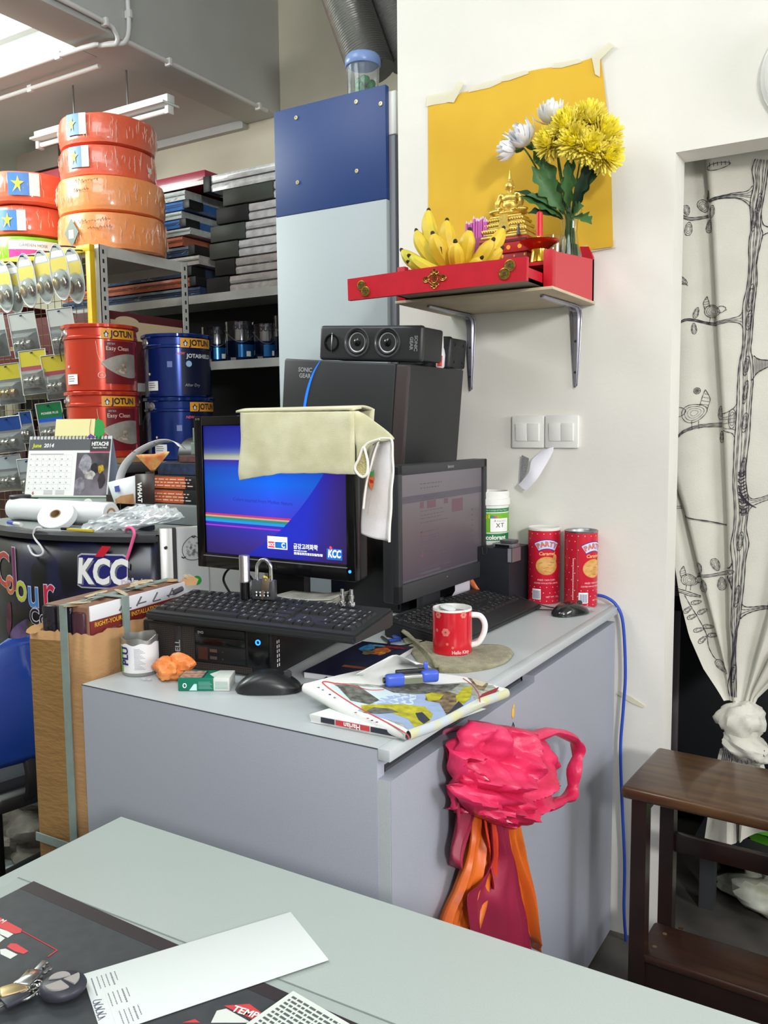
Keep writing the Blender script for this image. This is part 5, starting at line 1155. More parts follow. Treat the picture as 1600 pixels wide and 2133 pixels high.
for i,(tip,g,r) in enumerate(TIPS):
    tip = Vector(tip); base = crown+(tip-crown).normalized()*0.008+Vector((0,0,-0.004))
    d = tip-base; mid = base+d*0.5; out = Vector((d.x,d.y-0.06,-0.02)); out = out-d.normalized()*out.dot(d.normalized())
    if out.length < 1e-4: out = Vector((0,-1,0))
    out.normalize(); bow = d.length*0.16
    pts = cr([base,base+d*0.22+out*bow*0.7,mid+out*bow,base+d*0.8+out*bow*0.62,tip],4); n = len(pts)
    rad = [r*min(1,0.42+1.9*(k/(n-1)))*(1 if k/(n-1)<0.72 else max(0.28,1-((k/(n-1)-0.72)/0.28)**1.6*0.75)) for k in range(n)]
    m = MB(); m.tube([Vector(p)-o for p in pts],rad,8); b = m.build('banana', BANG if g else BAN, t)
    dd = (Vector(pts[-1])-Vector(pts[-2])).normalized(); p = Vector(pts[-1])-o
    m = MB(); m.tube([p-dd*0.001,p+dd*0.004,p+dd*0.007],[r*0.30,r*0.26,r*0.16],8); m.build('tip', BTIP, b)
    if i in (6,7,4,9,3):
        q = len(pts)//2+2; c = Vector(pts[q])-o; side = (Vector((0.45,-0.88,0.25))).normalized()
        m = MB(); m.tube([c+side*rad[q]*0.93-dd*0.012,c+side*(rad[q]*0.97)+Vector((0.001,0,0.002)),c+side*rad[q]*0.93+dd*0.010],[0.0008,0.0022,0.0006],5); m.build('bruise', BTIP, b)
m = MB(); m.ball(crown-o+Vector((0.0,0.004,0.0)),0.022,0.02,0.014); m.build('crown', mat('banana_stem',(120,104,50),0.6), t)
t = thing('offering_plate','red plate with a pale printed edge under the bananas on the drawer','plate',(-0.93,1.815,1.6945))
MB().lathe([(0,0.0),(0.06,0.0),(0.07,0.004),(0.083,0.018),(0.085,0.022),(0.083,0.022),(0.069,0.007),(0.0,0.004)],40).build('dish', mat('plate_red',(206,34,40),0.35), t)
m = MB()
for k in range(40): m.box((0.0815,-0.0016,0.0175),(0.0848,0.0016,0.0222),M=RZ(2*PI*k/40))
m.build('edge_print', mat('plate_pink',(240,190,180),0.4), t, kind='stuff')
t = thing('red_holder','small red holder standing behind the left end of the bananas','holder',(-1.075,2.03,1.7465))
MB().prism([(-0.02,0),(0.02,0),(0.016,0.03),(0.006,0.075),(-0.012,0.085),(-0.02,0.05)],-0.012,0.012,M=RX(PI/2)).build('body', mat('holder_red',(206,26,34),0.35), t)
t = thing('incense_box','purple box full of short magenta sticks beside the golden statue','box',(-0.969,2.07,1.7465))
MB().box((-0.032,-0.02,0),(0.032,0.02,0.100),r=0.001).build('box', mat('incense_purple',(128,28,84),0.4), t)
m = MB(); rnd = random.Random(6); sm = mat('stick_magenta',(176,44,150),0.4); tipm = mat('stick_tip',(226,206,236),0.5)
for i in range(9):
    for j in range(4):
        x = -0.028+0.007*i+rnd.uniform(-.001,.001); y = -0.016+0.0106*j; h = 0.136+rnd.uniform(-0.004,0.004)+(0.008 if 2<i<7 else 0)
        s = MB().tube([(x,y,0.08),(x+rnd.uniform(-.002,.002),y,h)],0.0036,6).build('stick', sm, t)
        MB().tube([(x,y,h),(x,y,h+0.007)],[0.002,0.001],5).build('stick_end', tipm, s)
t = thing('pedestal','dark red pedestal with gold flower print, carrying the golden statue','pedestal',(-0.892,2.085,1.7465))
MB().box((-0.062,-0.035,0),(0.062,0.045,0.052),r=0.0015).build('body', mat('pedestal_red',(150,32,34),0.4), t)
MB().box((-0.067,-0.040,0.052),(0.067,0.05,0.09),r=0.002).build('upper_tier', mat('pedestal_red2',(168,40,40),0.4), t)
pg_ = mat('pedestal_gold',(230,160,50),0.4); rnd = random.Random(12)
m = MB()
for k in range(26):
    x = rnd.uniform(-0.058,0.058); z = rnd.uniform(0.004,0.047); m.ball((x,-0.0355,z),0.0042*rnd.uniform(.6,1),0.0008,0.0042*rnd.uniform(.6,1.3),6,4)
m.build('gold_print', pg_, t, kind='stuff')
m = MB()
for k in range(4): m.lathe([(0.0,0.0),(0.0055,0.0003),(0.0055,-0.001)],14,M=M4((-0.045+0.03*k,-0.0405,0.065),(1,0,0),z=(0,-1,0)))
m.build('gold_rosettes', pg_, t, kind='stuff')
MB().box((-0.064,-0.042,0.078),(0.064,-0.0402,0.084)).build('trim_line', mat('pedestal_dark',(90,22,26),0.5), t)
t = thing('statue','small golden seated figure on a tiered golden throne, in front of the yellow cloth','statue',(-0.892,2.088,1.8375))
GLD = mat('statue_gold',(236,204,104),0.36,0.75,var=0.12,scale=260)
rnd = random.Random(3)
m = MB()
for z0,z1,w,d in ((0,0.008,0.062,0.04),(0.008,0.016,0.057,0.037),(0.016,0.028,0.060,0.038),(0.028,0.034,0.052,0.034),(0.034,0.044,0.054,0.035),(0.044,0.050,0.046,0.03),(0.050,0.058,0.048,0.031),(0.058,0.066,0.042,0.028)):
    m.box((-w,-d,z0*.86),(w,d,z1*.86),r=0.002)
m.build('throne', GLD, t)
m = MB()
for z,w in ((0.019,0.058),(0.0335,0.052),(0.0465,0.046)):
    n = int(w*2/0.0062)
    for k in range(n+1): m.ball((-w+2*w*k/n,-w*0.63-0.003,z),0.0028,0.002,0.0036,6,4)
m.build('lotus_petals', GLD, t, kind='stuff')
m = MB(); m.prism([(-0.012,0.056),(0.012,0.056),(0.010,0.045),(0.016,0.018),(0.0,0.010),(-0.016,0.018),(-0.010,0.045)],0.036,0.041,M=RX(PI/2)); m.build('throne_drape', GLD, t)
m = MB()
B = [((0,0,0.072),(0.036,0.02,0.008)),((-0.02,-0.008,0.077),(0.02,0.012,0.0075)),((0.02,-0.008,0.077),(0.02,0.012,0.0075)),((0,0.002,0.092),(0.016,0.0115,0.016)),((0,0.002,0.107),(0.019,0.011,0.013)),((-0.0165,0.0,0.114),(0.0065,0.007,0.007)),((0.0165,0.0,0.114),(0.0065,0.007,0.007)),((0,0.001,0.122),(0.0048,0.005,0.007)),((0,-0.001,0.134),(0.0085,0.0092,0.0112)),((0,0.001,0.1445),(0.006,0.0065,0.005)),((0,-0.0095,0.133),(0.0014,0.003,0.0028)),((-0.0085,0.001,0.131),(0.0014,0.002,0.005)),((0.0085,0.001,0.131),(0.0014,0.002,0.005))]
for c,r in B: m.ball(c,*r,n=16,m=10)
m.tube(cr([(-0.018,0,0.113),(-0.024,-0.001,0.099),(-0.023,-0.006,0.087),(-0.014,-0.016,0.082),(-0.006,-0.019,0.0825)],4),[0.0058]*5+[0.005]*6+[0.004]*6,8)
m.tube(cr([(0.018,0,0.113),(0.024,-0.001,0.099),(0.024,-0.007,0.088),(0.021,-0.018,0.081),(0.02,-0.023,0.074)],4),[0.0058]*5+[0.005]*6+[0.004]*6,8)
m.lathe([(0.0042,0.147),(0.003,0.153),(0.0016,0.162),(0.0004,0.174)],10)
m.v = [(x*1.34,y*1.25,0.056+(z-0.064)*1.11) for x,y,z in m.v]
o = m.build('figure', GLD, t, weld=False)
md = o.modifiers.new('fuse','REMESH'); md.mode = 'VOXEL'; md.voxel_size = 0.0011; md.use_smooth_shade = True
t = thing('figurine','tiny dark figurine at the right foot of the golden throne','figurine',(-0.848,2.04,1.8375))
MB().lathe([(0,0),(0.0055,0),(0.005,0.004),(0.003,0.010),(0.0036,0.016),(0.0022,0.02),(0.003,0.0245),(0.0,0.028)],12).build('body', mat('figurine_grey',(70,60,66),0.35,0.3), t)
t = thing('candle_dish','gold stemmed dish with a red candle on it, right of the golden statue','candle holder',(-0.772,1.985,1.7465))
MB().lathe([(0,0),(0.027,0),(0.027,0.004),(0.022,0.008),(0.0185,0.03),(0.019,0.037),(0.0,0.04)],40).build('stem', mat('shiny_gold',(226,176,60),0.16,1.0), t)
MB().lathe([(0.0,0.037),(0.02,0.0375),(0.036,0.049),(0.046,0.055),(0.047,0.0575),(0.044,0.058),(0.02,0.044),(0.0,0.043)],44).build('dish', mat('red_gold',(196,70,40),0.22,0.85), t)
MB().lathe([(0.0,0.045),(0.009,0.045),(0.0095,0.066),(0.0085,0.068)],20).build('cup', mat('shiny_gold',(0,0,0)), t)
MB().lathe([(0,0.064),(0.0078,0.064),(0.0074,0.122),(0.005,0.1245),(0,0.1235)],20).build('candle', mat('candle_red',(206,30,40),0.3), t)
MB().tube([(0,0,0.123),(0.0006,0,0.129),(-0.001,0,0.135)],0.0008,5).build('wick', BTIP, t)
t = thing('glass_tumbler','clear glass tumbler between the candle dish and the flower vase','glass',(-0.772,2.06,1.7465))
GLS = mat('clear_glass',(236,240,238),0.03,trans=1.0,ior=1.45)
MB().lathe([(0.0,0.0),(0.03,0.0),(0.034,0.004),(0.0355,0.078),(0.0335,0.078),(0.032,0.006),(0.0,0.005)],36).build('glass', GLS, t)
VX,VY = -0.752,2.135
t = thing('vase','clear glass vase with a flared mouth holding the white and yellow flowers','vase',(VX,VY,1.7465))
MB().lathe([(0,0),(0.027,0.0),(0.03,0.004),(0.033,0.02),(0.032,0.045),(0.024,0.075),(0.02,0.1),(0.022,0.128),(0.032,0.155),(0.0305,0.155),(0.0205,0.128),(0.0185,0.1),(0.0225,0.075),(0.0302,0.045),(0.031,0.02),(0.028,0.007),(0,0.006)],40).build('glass', GLS, t)
MB().lathe([(0,0.0065),(0.0275,0.0075),(0.0305,0.02),(0.0295,0.045),(0.0222,0.07),(0.0,0.07)],32).build('water', mat('vase_water',(206,226,206),0.02,trans=1.0,ior=1.33), t)
STM = mat('stem_green',(86,118,58),0.5); LEAF = mat('leaf_green',(52,92,48),0.5,rgb2=(72,116,62),scale=30); LEAFD = mat('leaf_dark_green',(30,58,40),0.55)
PW_ = mat('petal_white',(238,240,244),0.5); PY_ = mat('petal_yellow',(252,240,120),0.6,rgb2=(250,232,90),scale=50); PYC = mat('petal_bright_yellow',(246,232,20),0.55)
def petals(m, c, d, r, n, tilt0, tilt1, w, mi=0, seed=0, cup=0.25):
    rnd = random.Random(seed); d = Vector(d).normalized(); a = d.cross(Vector((0.3,0.9,0.2))).normalized(); b = d.cross(a)
    for k in range(n):
        u = (k+0.5)/n; q = k*2.39996+rnd.uniform(-.15,.15); th = tilt0+(tilt1-tilt0)*u+rnd.uniform(-.08,.08)
        L = r*(0.9+rnd.uniform(-.1,.12)); rad = a*math.cos(q)+b*math.sin(q); sid = d.cross(rad)
        row = []
        for j in range(4):
            v = j/3; e = th-cup*v*v; p = c+(rad*math.sin(e)+d*math.cos(e))*(L*v+r*0.06)
            ww = w*(0.35,1.0,0.95,0.28)[j]; up = (d*math.sin(e)-rad*math.cos(e))
            row.append((p-sid*ww+up*ww*0.35, p, p+sid*ww+up*ww*0.35))
        m.grid(row,mi)
def leaf(parent, o, base, tip, w, up, mm=LEAF, lob=4, bend=0.25):
    base,tip = Vector(base),Vector(tip); d = tip-base; L = d.length; dn = d.normalized(); up = Vector(up); up = (up-dn*up.dot(dn)).normalized(); sd = dn.cross(up)
    n = 24; P = []
    for i in range(n+1):
        u = i/n; env = w*(math.sin(PI*min(1,u*0.98+0.02))**0.8)*(0.45+0.75*u if u<0.6 else 0.9)
        env *= 1+0.32*math.sin(2*PI*lob*u+0.4)
        c = base+d*u+up*(bend*L*(u*(1-u))-0.06*L*u*u)
        P.append([c-sd*env+up*env*0.35-o, c-sd*env*0.5+up*env*0.1-o, c-o, c+sd*env*0.5+up*env*0.1-o, c+sd*env+up*env*0.35-o])
    m = MB(); m.grid(P); m.build('leaf', mm, parent)
MOUTH = Vector((VX,VY,1.89))
def flower(kind, head, d, r, label, leaves, foot):
    r *= 1.45 if kind=='w' else 1.26
    head = Vector(head); t = thing('chrysanthemum',label,'flower',(VX+foot[0],VY+foot[1],1.755),0,'white flowers in the vase' if kind=='w' else 'yellow flowers in the vase')
    o = Vector(t.location); d = Vector(d).normalized(); neck = MOUTH+Vector((foot[0]*0.8,foot[1]*0.8,0))
    pts = cr([o,neck-Vector((0,0,0.05)),neck,(neck+head)*0.5+Vector((0,0,0.015)),head-d*0.02,head],6)
    MB().tube([Vector(p)-o for p in pts],0.0022,6).build('stem', STM, t)
    m = MB()
    if kind == 'w':
        petals(m,head-o,d,r,16,0.45,0.8,r*0.17,0,int(r*1e5),0.35); petals(m,head-o,d,r*1.06,20,0.8,1.35,r*0.17,0,int(r*1e5)+1,0.4)
        h = m.build('flower_head', PW_, t)
        MB().lathe([(0.0008,-0.012),(0.005,-0.008),(0.0085,0.0),(0.0095,0.006)],12,M=M4(head-o-d*0.004,d.cross(Vector((0.2,0.9,0.3))),z=d)).build('calyx', LEAF, h)
        MB().ball(head-o+d*0.006,0.007).build('flower_centre', PYC, h)
    else:
        petals(m,head-o,d,r,60,0.05,0.85,r*0.105,1,int(r*1e5),0.15); petals(m,head-o,d,r*1.05,90,0.8,1.75,r*0.12,0,int(r*1e5)+3,0.2); petals(m,head-o,d,r*0.95,34,1.6,2.3,r*0.12,0,int(r*1e5)+5,0.0)
        h = m.build('flower_head', [PY_,mat('petal_yellow_mid',(254,240,84),0.6)], t)
        MB().ball(head-o+d*r*0.4,r*0.3).build('flower_centre', PYC, h)
    for (b,tp,w,up,mm) in leaves: leaf(t,o,b,tp,w,up,mm)
def at(z,x,y): return Vector((x,y,z))
M0 = MOUTH
flower('w',(-0.786,2.10,2.102),(-0.05,-0.25,1),0.040,'topmost white flower, facing up on its own stem',[(M0+Vector((-0.005,-0.01,0.01)),[(-0.827,2.07,2.06)][0],0.021,(0.3,-1,0.2),LEAF)],(-0.006,-0.004))
flower('w',(-0.838,2.08,2.060),(-0.35,-0.5,0.6),0.040,'white flower at middle left, open toward the viewer, above the long leaf',[(M0+Vector((-0.008,-0.01,0.0)),[(-0.822,2.06,2.003)][0],0.026,(0.1,-1,0.35),LEAF)],(-0.012,-0.002))
flower('w',(-0.866,2.07,2.052),(-1,-0.35,0.15),0.034,'leftmost white flower, hanging sideways over the yellow cloth',[(M0+Vector((-0.012,-0.015,-0.005)),[(-0.863,2.05,1.953)][0],0.020,(-0.1,-0.6,0.8),LEAFD),(M0+Vector((-0.012,-0.01,-0.01)),[(-0.847,2.05,1.936)][0],0.024,(0.1,-0.8,0.6),LEAF)],(-0.014,0.006))
flower('w',(-0.758,2.13,2.085),(0.2,-0.1,1),0.038,'white flower half hidden behind the yellow ones at the top',[],(0.0,0.01))
flower('y',(-0.772,2.06,2.045),(-0.3,-0.85,0.45),0.034,'leftmost yellow flower, lowest front head beside the white ones',[(M0+Vector((0.0,-0.01,0.0)),[(-0.723,2.06,2.02)][0],0.018,(0.2,-1,0.1),LEAF)],(-0.003,-0.01))
flower('y',(-0.728,2.055,2.072),(-0.05,-0.9,0.6),0.038,'yellow flower at the centre front of the bunch',[(M0+Vector((0.005,-0.012,0.0)),[(-0.729,2.05,2.002)][0],0.014,(0.1,-1,0.1),LEAF)],(0.004,-0.01))
flower('y',(-0.690,2.085,2.088),(0.2,-0.5,0.9),0.040,'topmost yellow flower of the bunch',[(M0+Vector((0.01,-0.008,0.0)),[(-0.68,2.08,2.002)][0],0.017,(0.3,-1,0.3),LEAFD)],(0.008,-0.004))
flower('y',(-0.655,2.085,2.050),(0.75,-0.6,0.45),0.038,'yellow flower at upper right, turned to the right',[(M0+Vector((0.012,-0.006,0.0)),[(-0.659,2.09,1.979)][0],0.016,(0.4,-0.6,0.8),LEAF)],(0.012,0.0))
flower('y',(-0.648,2.08,2.003),(0.85,-0.5,-0.1),0.036,'lowest yellow flower, drooping at the right of the bunch',[(M0+Vector((0.014,-0.01,-0.005)),[(-0.697,2.07,1.893)][0],0.020,(0.2,-1,0.2),LEAF),(M0+Vector((0.012,-0.004,0.0)),[(-0.673,2.09,1.994)][0],0.012,(0.4,-0.8,0.3),LEAFD)],(0.014,0.006))
flower('y',(-0.712,2.05,2.035),(0.05,-1,0.1),0.036,'yellow flower low at the front centre, under the others',[(M0+Vector((0.012,-0.014,-0.01)),[(-0.668,2.05,1.847)][0],0.020,(0.3,-0.8,0.6),LEAF)],(0.002,-0.012))
flower('y',(-0.676,2.06,2.018),(0.4,-0.9,0.1),0.036,'yellow flower at lower right front of the bunch',[(M0+Vector((-0.014,-0.012,-0.012)),[(-0.828,2.05,1.893)][0],0.022,(-0.1,-0.8,0.6),LEAFD)],(0.010,-0.010))
YC = mat('yellow_cloth',(226,184,56),0.85,rgb2=(216,172,48),scale=5,bump=0.25,bscale=6)
t = thing('yellow_cloth','large mustard yellow cloth taped to the white wall behind the altar','cloth',(-0.93,2.212,2.04))
TL,TR,BR,BL = Vector((-1.191,0,2.262)),Vector((-0.702,0,2.284)),Vector((-0.655,0,1.815)),Vector((-1.191,0,1.80))
P = []
for i in range(41):
    u = i/40; row = []
    for j in range(31):
        v = j/30; p = (TL*(1-u)+TR*u)*(1-v)+(BL*(1-u)+BR*u)*v
        p.z += 0.010*math.sin(PI*u)*(1-v)+0.003*math.sin(13*u)*(1-v); p.x += 0.006*math.sin(4*v)*u
        y = 2.2095-0.003*abs(noise.noise(Vector((u*4,v*4,1))))-0.010*(max(0,u-0.85)/0.15)*v*v
        row.append((p.x,y,p.z))
    P.append(row)
MB().grid(P).build('fabric', YC, t, world=True)
TAPE = mat('masking_tape',(236,231,206),0.6,alpha=0.72)
for k,(pts,lab) in enumerate((([(-1.196,2.208,2.258),(-1.193,2.208,2.286),(-1.103,2.208,2.283),(-1.092,2.208,2.293),(-1.086,2.208,2.277),(-1.111,2.208,2.254),(-1.17,2.208,2.258)],'crossed masking tape at the top left corner of the yellow cloth'),
        ([(-1.131,2.206,2.257),(-1.095,2.206,2.306),(-1.077,2.206,2.297),(-1.109,2.206,2.251)],'short slanted tape strip across the top left tape'),
        ([(-1.067,2.208,2.27),(-1.053,2.208,2.283),(-0.975,2.208,2.286),(-0.968,2.208,2.276),(-1.003,2.208,2.269)],'tape strip on the cloth top edge, second from the left'),
        ([(-0.97,2.208,2.278),(-0.962,2.208,2.291),(-0.897,2.208,2.292),(-0.891,2.208,2.282),(-0.948,2.208,2.276)],'tape strip at the middle of the cloth top edge'),
        ([(-0.828,2.208,2.282),(-0.822,2.208,2.292),(-0.755,2.208,2.289),(-0.75,2.208,2.279),(-0.803,2.208,2.277)],'tape strip on the cloth top edge, right of the middle'),
        ([(-0.724,2.206,2.287),(-0.681,2.206,2.311),(-0.666,2.206,2.3),(-0.702,2.206,2.274),(-0.702,2.206,2.233),(-0.714,2.206,2.242)],'tape strip over the top right corner of the cloth, sticking up'),
        ([(-0.753,2.208,1.825),(-0.656,2.208,1.832),(-0.656,2.208,1.813),(-0.727,2.208,1.809)],'tape strip under the bottom right corner of the yellow cloth'))):
    c = sum((Vector(p) for p in pts),Vector())/len(pts)
    t = thing('masking_tape',lab,'tape',c)
    m = MB(); m.prism([(p[0]-c.x,p[2]-c.z) for p in pts],0,0.0006,M=RX(PI/2)); m.build('strip', TAPE, t)
pts = [(-0.635,2.213,0.662),(-0.625,2.213,0.67),(-0.594,2.213,0.659),(-0.56,2.213,0.641),(-0.566,2.213,0.635),(-0.601,2.213,0.645)]
c = sum((Vector(p) for p in pts),Vector())/len(pts)
t = thing('masking_tape','curled bit of old tape on the wall beside the blue cable','tape',c)
m = MB(); m.prism([(p[0]-c.x,p[2]-c.z) for p in pts],0,0.002,M=RX(PI/2)); m.build('strip', TAPE, t)
for k,(x,lab) in enumerate(((-0.887,'left of the two white double light switches on the wall'),(-0.792,'right of the two white double light switches on the wall'))):
    t = thing('light_switch',lab,'switch',(x,2.214,1.352),0,'light switches')
    MB().box((-0.0465,-0.011,-0.0435),(0.0465,0.0,0.0435),r=0.004).build('plate', WHITE, t)
    for s in (-1,1): MB().box((s*0.0168-0.0165,-0.0150,-0.0235),(s*0.0168+0.0165,-0.009,0.0235),r=0.0007,M=RX(0.06)).build('rocker', WHITE, t)
t = thing('paper_strip','curled white paper strip with small print hanging below the light switches','paper',(-0.86,2.19,1.26))
rows = [([(-0.84,2.196,1.304),(-0.81,2.196,1.312)]),([(-0.85,2.19,1.294),(-0.811,2.19,1.296)]),([(-0.866,2.18,1.275),(-0.828,2.18,1.26)]),([(-0.871,2.172,1.243),(-0.849,2.172,1.224)]),([(-0.903,2.18,1.21),(-0.881,2.18,1.195)])]
la = cr([r[0] for r in rows],5); lb = cr([r[1] for r in rows],5)
MB().grid([[Vector(a)+(Vector(b)-Vector(a))*k/4+Vector((0,-0.003*math.sin(PI*k/4),0)) for k in range(5)] for a,b in zip(la,lb)]).build('strip', mat('white_slip',(236,236,244),0.6), t, world=True)
pl = [(-0.91,2.196,1.289),(-0.882,2.196,1.294)];
q0,q1,q2,q3 = [(-0.903,2.19,1.29),(-0.877,2.19,1.281),(-0.884,2.19,1.242),(-0.91,2.19,1.206)]
MB().grid([[Vector(q0)+Vector((0,0.012,0)),Vector(q1)],[Vector(q3)+Vector((0,0.012,0)),Vector(q2)]]).build('printed_flap', mat('grey_slip',(186,186,188),0.6,rgb2=(150,150,154),scale=300), t, world=True)
# ---------------- curtain in the doorway ----------------
CUR = mat('curtain_linen',(206,204,192),0.9,var=0.04,scale=10,bump=0.12,bscale=300)
INK = mat('curtain_ink',(46,42,52),0.9); INK2 = mat('curtain_ink_grey',(128,124,126),0.9)
def lerp_table(tab, z):   # tab sorted by falling z
    if z >= tab[0][0]: return tab[0][1]
    for (a,x0),(b,x1) in zip(tab,tab[1:]):
        if z >= b: return x1+(x0-x1)*(z-b)/(a-b)
    return tab[-1][1]
def tab(pts): return [(p[2],p[0]) for p in pts]
XL = [(2.1,-0.56),(1.25,-0.56)]+tab([(-0.541,2.36,1.156),(-0.526,2.36,0.989),(-0.511,2.36,0.899),(-0.485,2.36,0.803),(-0.447,2.36,0.72),(-0.407,2.36,0.663),(-0.388,2.36,0.632)])
XR = [(2.1,0.41),(1.3,0.36),(1.0,0.12),(0.85,-0.12)]+tab([(-0.282,2.36,0.693),(-0.318,2.36,0.649)])
FL = [XL,
      [(2.1,-0.555),(1.26,-0.552)]+tab([(-0.533,2.36,1.202),(-0.513,2.36,1.145),(-0.473,2.36,0.993),(-0.433,2.36,0.855),(-0.399,2.36,0.73),(-0.379,2.36,0.634)]),
      tab([(-0.481,2.36,2.039),(-0.461,2.36,1.871),(-0.44,2.36,1.593),(-0.418,2.36,1.347),(-0.402,2.36,1.099),(-0.391,2.36,0.846),(-0.374,2.36,0.635)]),
      [(2.1,-0.25),(1.2,-0.25)]+tab([(-0.295,2.36,0.882),(-0.323,2.36,0.753),(-0.346,2.36,0.639)]),
      [(2.1,0.02),(1.1,-0.08)]+tab([(-0.287,2.36,0.773),(-0.326,2.36,0.676),(-0.334,2.36,0.641)]),
      [(2.1,0.25),(1.1,0.12)]+tab([(-0.275,2.36,0.728),(-0.323,2.36,0.657),(-0.326,2.36,0.643)]), XR]
def cury(x,z):
    E = [lerp_table(f,z) for f in FL]
    d = 0.030 if z > 0.75 else 0.030*max(0.3,(z-0.55)/0.2)
    y = 2.362+d*0.5
    for i in range(len(E)-1):
        a,b = E[i],E[i+1]
        if b-a < 1e-4: continue
        if a <= x <= b or (i == len(E)-2 and x > b):
            t_ = min(1,(x-a)/(b-a)); e = min(1,(x-a)/0.010)
            y = 2.358+d*(t_**1.3)*e+d*(1-e)**2*(1.0 if i else 0)*(1.0)
            y += 0.006*math.sin(PI*t_)*math.sin(3*z+i)
            break
    return y
t = thing('curtain','pale curtain printed with black trees and birds, knotted in the doorway','curtain',(-0.1,2.37,0.6))
zs = [2.06-1.42*(k/90) for k in range(91)]; P = []
for z in zs:
    E = [lerp_table(f,z) for f in FL]; row = []
    for i in range(6):
        n = (4,9,14,12,10,8)[i]
        for k in range(n):
            u = k/n; u = u**1.6; x = E[i]+(E[i+1]-E[i])*u; row.append((x,cury(x,z),z))
    row.append((E[6],cury(E[6],z),z)); P.append(row)
MB().grid(P).build('fabric', CUR, t, world=True, weld=False)
pr = {0:MB(),1:MB()}
def ribbon(pts, w=0.0022, g=0, n=5, lift=0.0022, closed=False):
    Q = cr(pts,n,closed); K = len(Q); row = []
    if closed: Q = Q+[Q[0]]; K += 1
    for i in range(K):
        a = Q[max(i-1,0)]; b = Q[min(i+1,K-1)]; dx,dz = b[0]-a[0],b[1]-a[1]; l = math.hypot(dx,dz) or 1
        ww = w*(0.75+0.25*math.sin(i*1.7)); nx,nz = -dz/l*ww/2,dx/l*ww/2
        x,z = Q[i]; y = min(cury(x+nx,z+nz),cury(x-nx,z-nz),cury(x,z))-lift
        row.append([(x+nx,y,z+nz),(x-nx,y,z-nz)])
    pr[g].grid(row)
def band(up, lo, k=3, w=0.0022):
    ribbon(up,w); ribbon(lo,w); U,L = cr(up,6),cr(lo,6); n = min(len(U),len(L))
    for q in range(k):
        f = (q+1)/(k+1); R = []
        for i in range(0,n,3):
            a = U[int(i*(len(U)-1)/(n-1))]; b = L[int(i*(len(L)-1)/(n-1))]; f2 = f+0.05*math.sin(i*0.16+q*2)
            R.append((a[0]+(b[0]-a[0])*f2,a[1]+(b[1]-a[1])*f2))
        if len(R) > 2: ribbon(R,w*0.62,0,3)
def oval(c, L, Wd, ang, rings=3, tip=True):
    for r in range(rings):
        s = 1-r/(rings+0.3); pts = []
        for i in range(14):
            q = 2*PI*i/14; a = L*0.5*s*math.cos(q); b = Wd*0.5*s*math.sin(q)*(1-0.25*math.cos(q) if tip else 1)
            pts.append((c[0]+a*math.cos(ang)-b*math.sin(ang), c[1]+a*math.sin(ang)+b*math.cos(ang)))
        ribbon(pts,0.0018 if r==0 else 0.0013,0 if r<2 else 1,2,closed=True)
TL_ = [(-0.359,2.022),(-0.366,1.997),(-0.361,1.96),(-0.368,1.916),(-0.364,1.859),(-0.368,1.816),(-0.366,1.761),(-0.369,1.71),(-0.377,1.662),(-0.374,1.589)]+[(-0.375,1.555),(-0.381,1.517),(-0.383,1.463),(-0.383,1.417),(-0.384,1.362),(-0.386,1.321),(-0.386,1.271),(-0.386,1.213),(-0.381,1.155)]+[(-0.381,1.101),(-0.387,1.053),(-0.381,1.002),(-0.38,0.936),(-0.38,0.888),(-0.38,0.841),(-0.375,0.805),(-0.376,0.757),(-0.385,0.683),(-0.38,0.653)]
TR_ = [(-0.329,2.015),(-0.331,1.979),(-0.335,1.941),(-0.342,1.889),(-0.342,1.856),(-0.337,1.838),(-0.342,1.809),(-0.348,1.77),(-0.346,1.726),(-0.348,1.693),(-0.351,1.649),(-0.353,1.587)]+[(-0.355,1.553),(-0.35,1.529),(-0.347,1.479),(-0.349,1.43),(-0.35,1.385),(-0.351,1.335),(-0.356,1.271),(-0.356,1.225),(-0.35,1.184),(-0.347,1.156)]+[(-0.351,1.102),(-0.344,1.063),(-0.35,1.021),(-0.352,0.962),(-0.356,0.903),(-0.359,0.867),(-0.365,0.831),(-0.367,0.771),(-0.364,0.723),(-0.362,0.655)]
band(TL_,TR_,5,0.0028)
for (cx,cz,L,Wd) in [(-0.346,1.994),(-0.568,2.088)][:0] or []: pass
for p,L,Wd in zip([(-0.348,1.913),(-0.357,1.875),(-0.36,1.683),(-0.361,1.628)]+[(-0.364,1.514),(-0.364,1.448),(-0.363,1.371),(-0.364,1.253)]+[(-0.364,1.067),(-0.368,0.923),(-0.371,0.717)],(0.05,0.06,0.07,0.05,0.05,0.06,0.05,0.06,0.05,0.06,0.05),(0.012,0.010,0.012,0.012,0.011,0.010,0.013,0.012,0.013,0.012,0.010)): oval(p,L,Wd,PI/2-0.12,3,False)
for k in range(13):   # hatching on the trunk
    z = 1.245-0.0085*k; x = lerp_table([(b,a) for a,b in TL_],z); x2 = lerp_table([(b,a) for a,b in TR_],z)
    ribbon([(x+0.012,z+0.004*(k%2)),(x+(x2-x)*0.6,z-0.004),(x2-0.002,z+0.003)],0.0030,0,3)
band([(-0.363,1.958),(-0.376,1.946),(-0.403,1.945),(-0.428,1.942),(-0.454,1.938),(-0.466,1.932)],[(-0.366,1.905),(-0.381,1.922),(-0.402,1.932),(-0.434,1.934),(-0.449,1.932),(-0.462,1.928)],4)
band([(-0.469,1.902),(-0.492,1.899),(-0.514,1.9),(-0.539,1.912)],[(-0.468,1.897),(-0.492,1.893),(-0.514,1.893),(-0.539,1.906)],1)
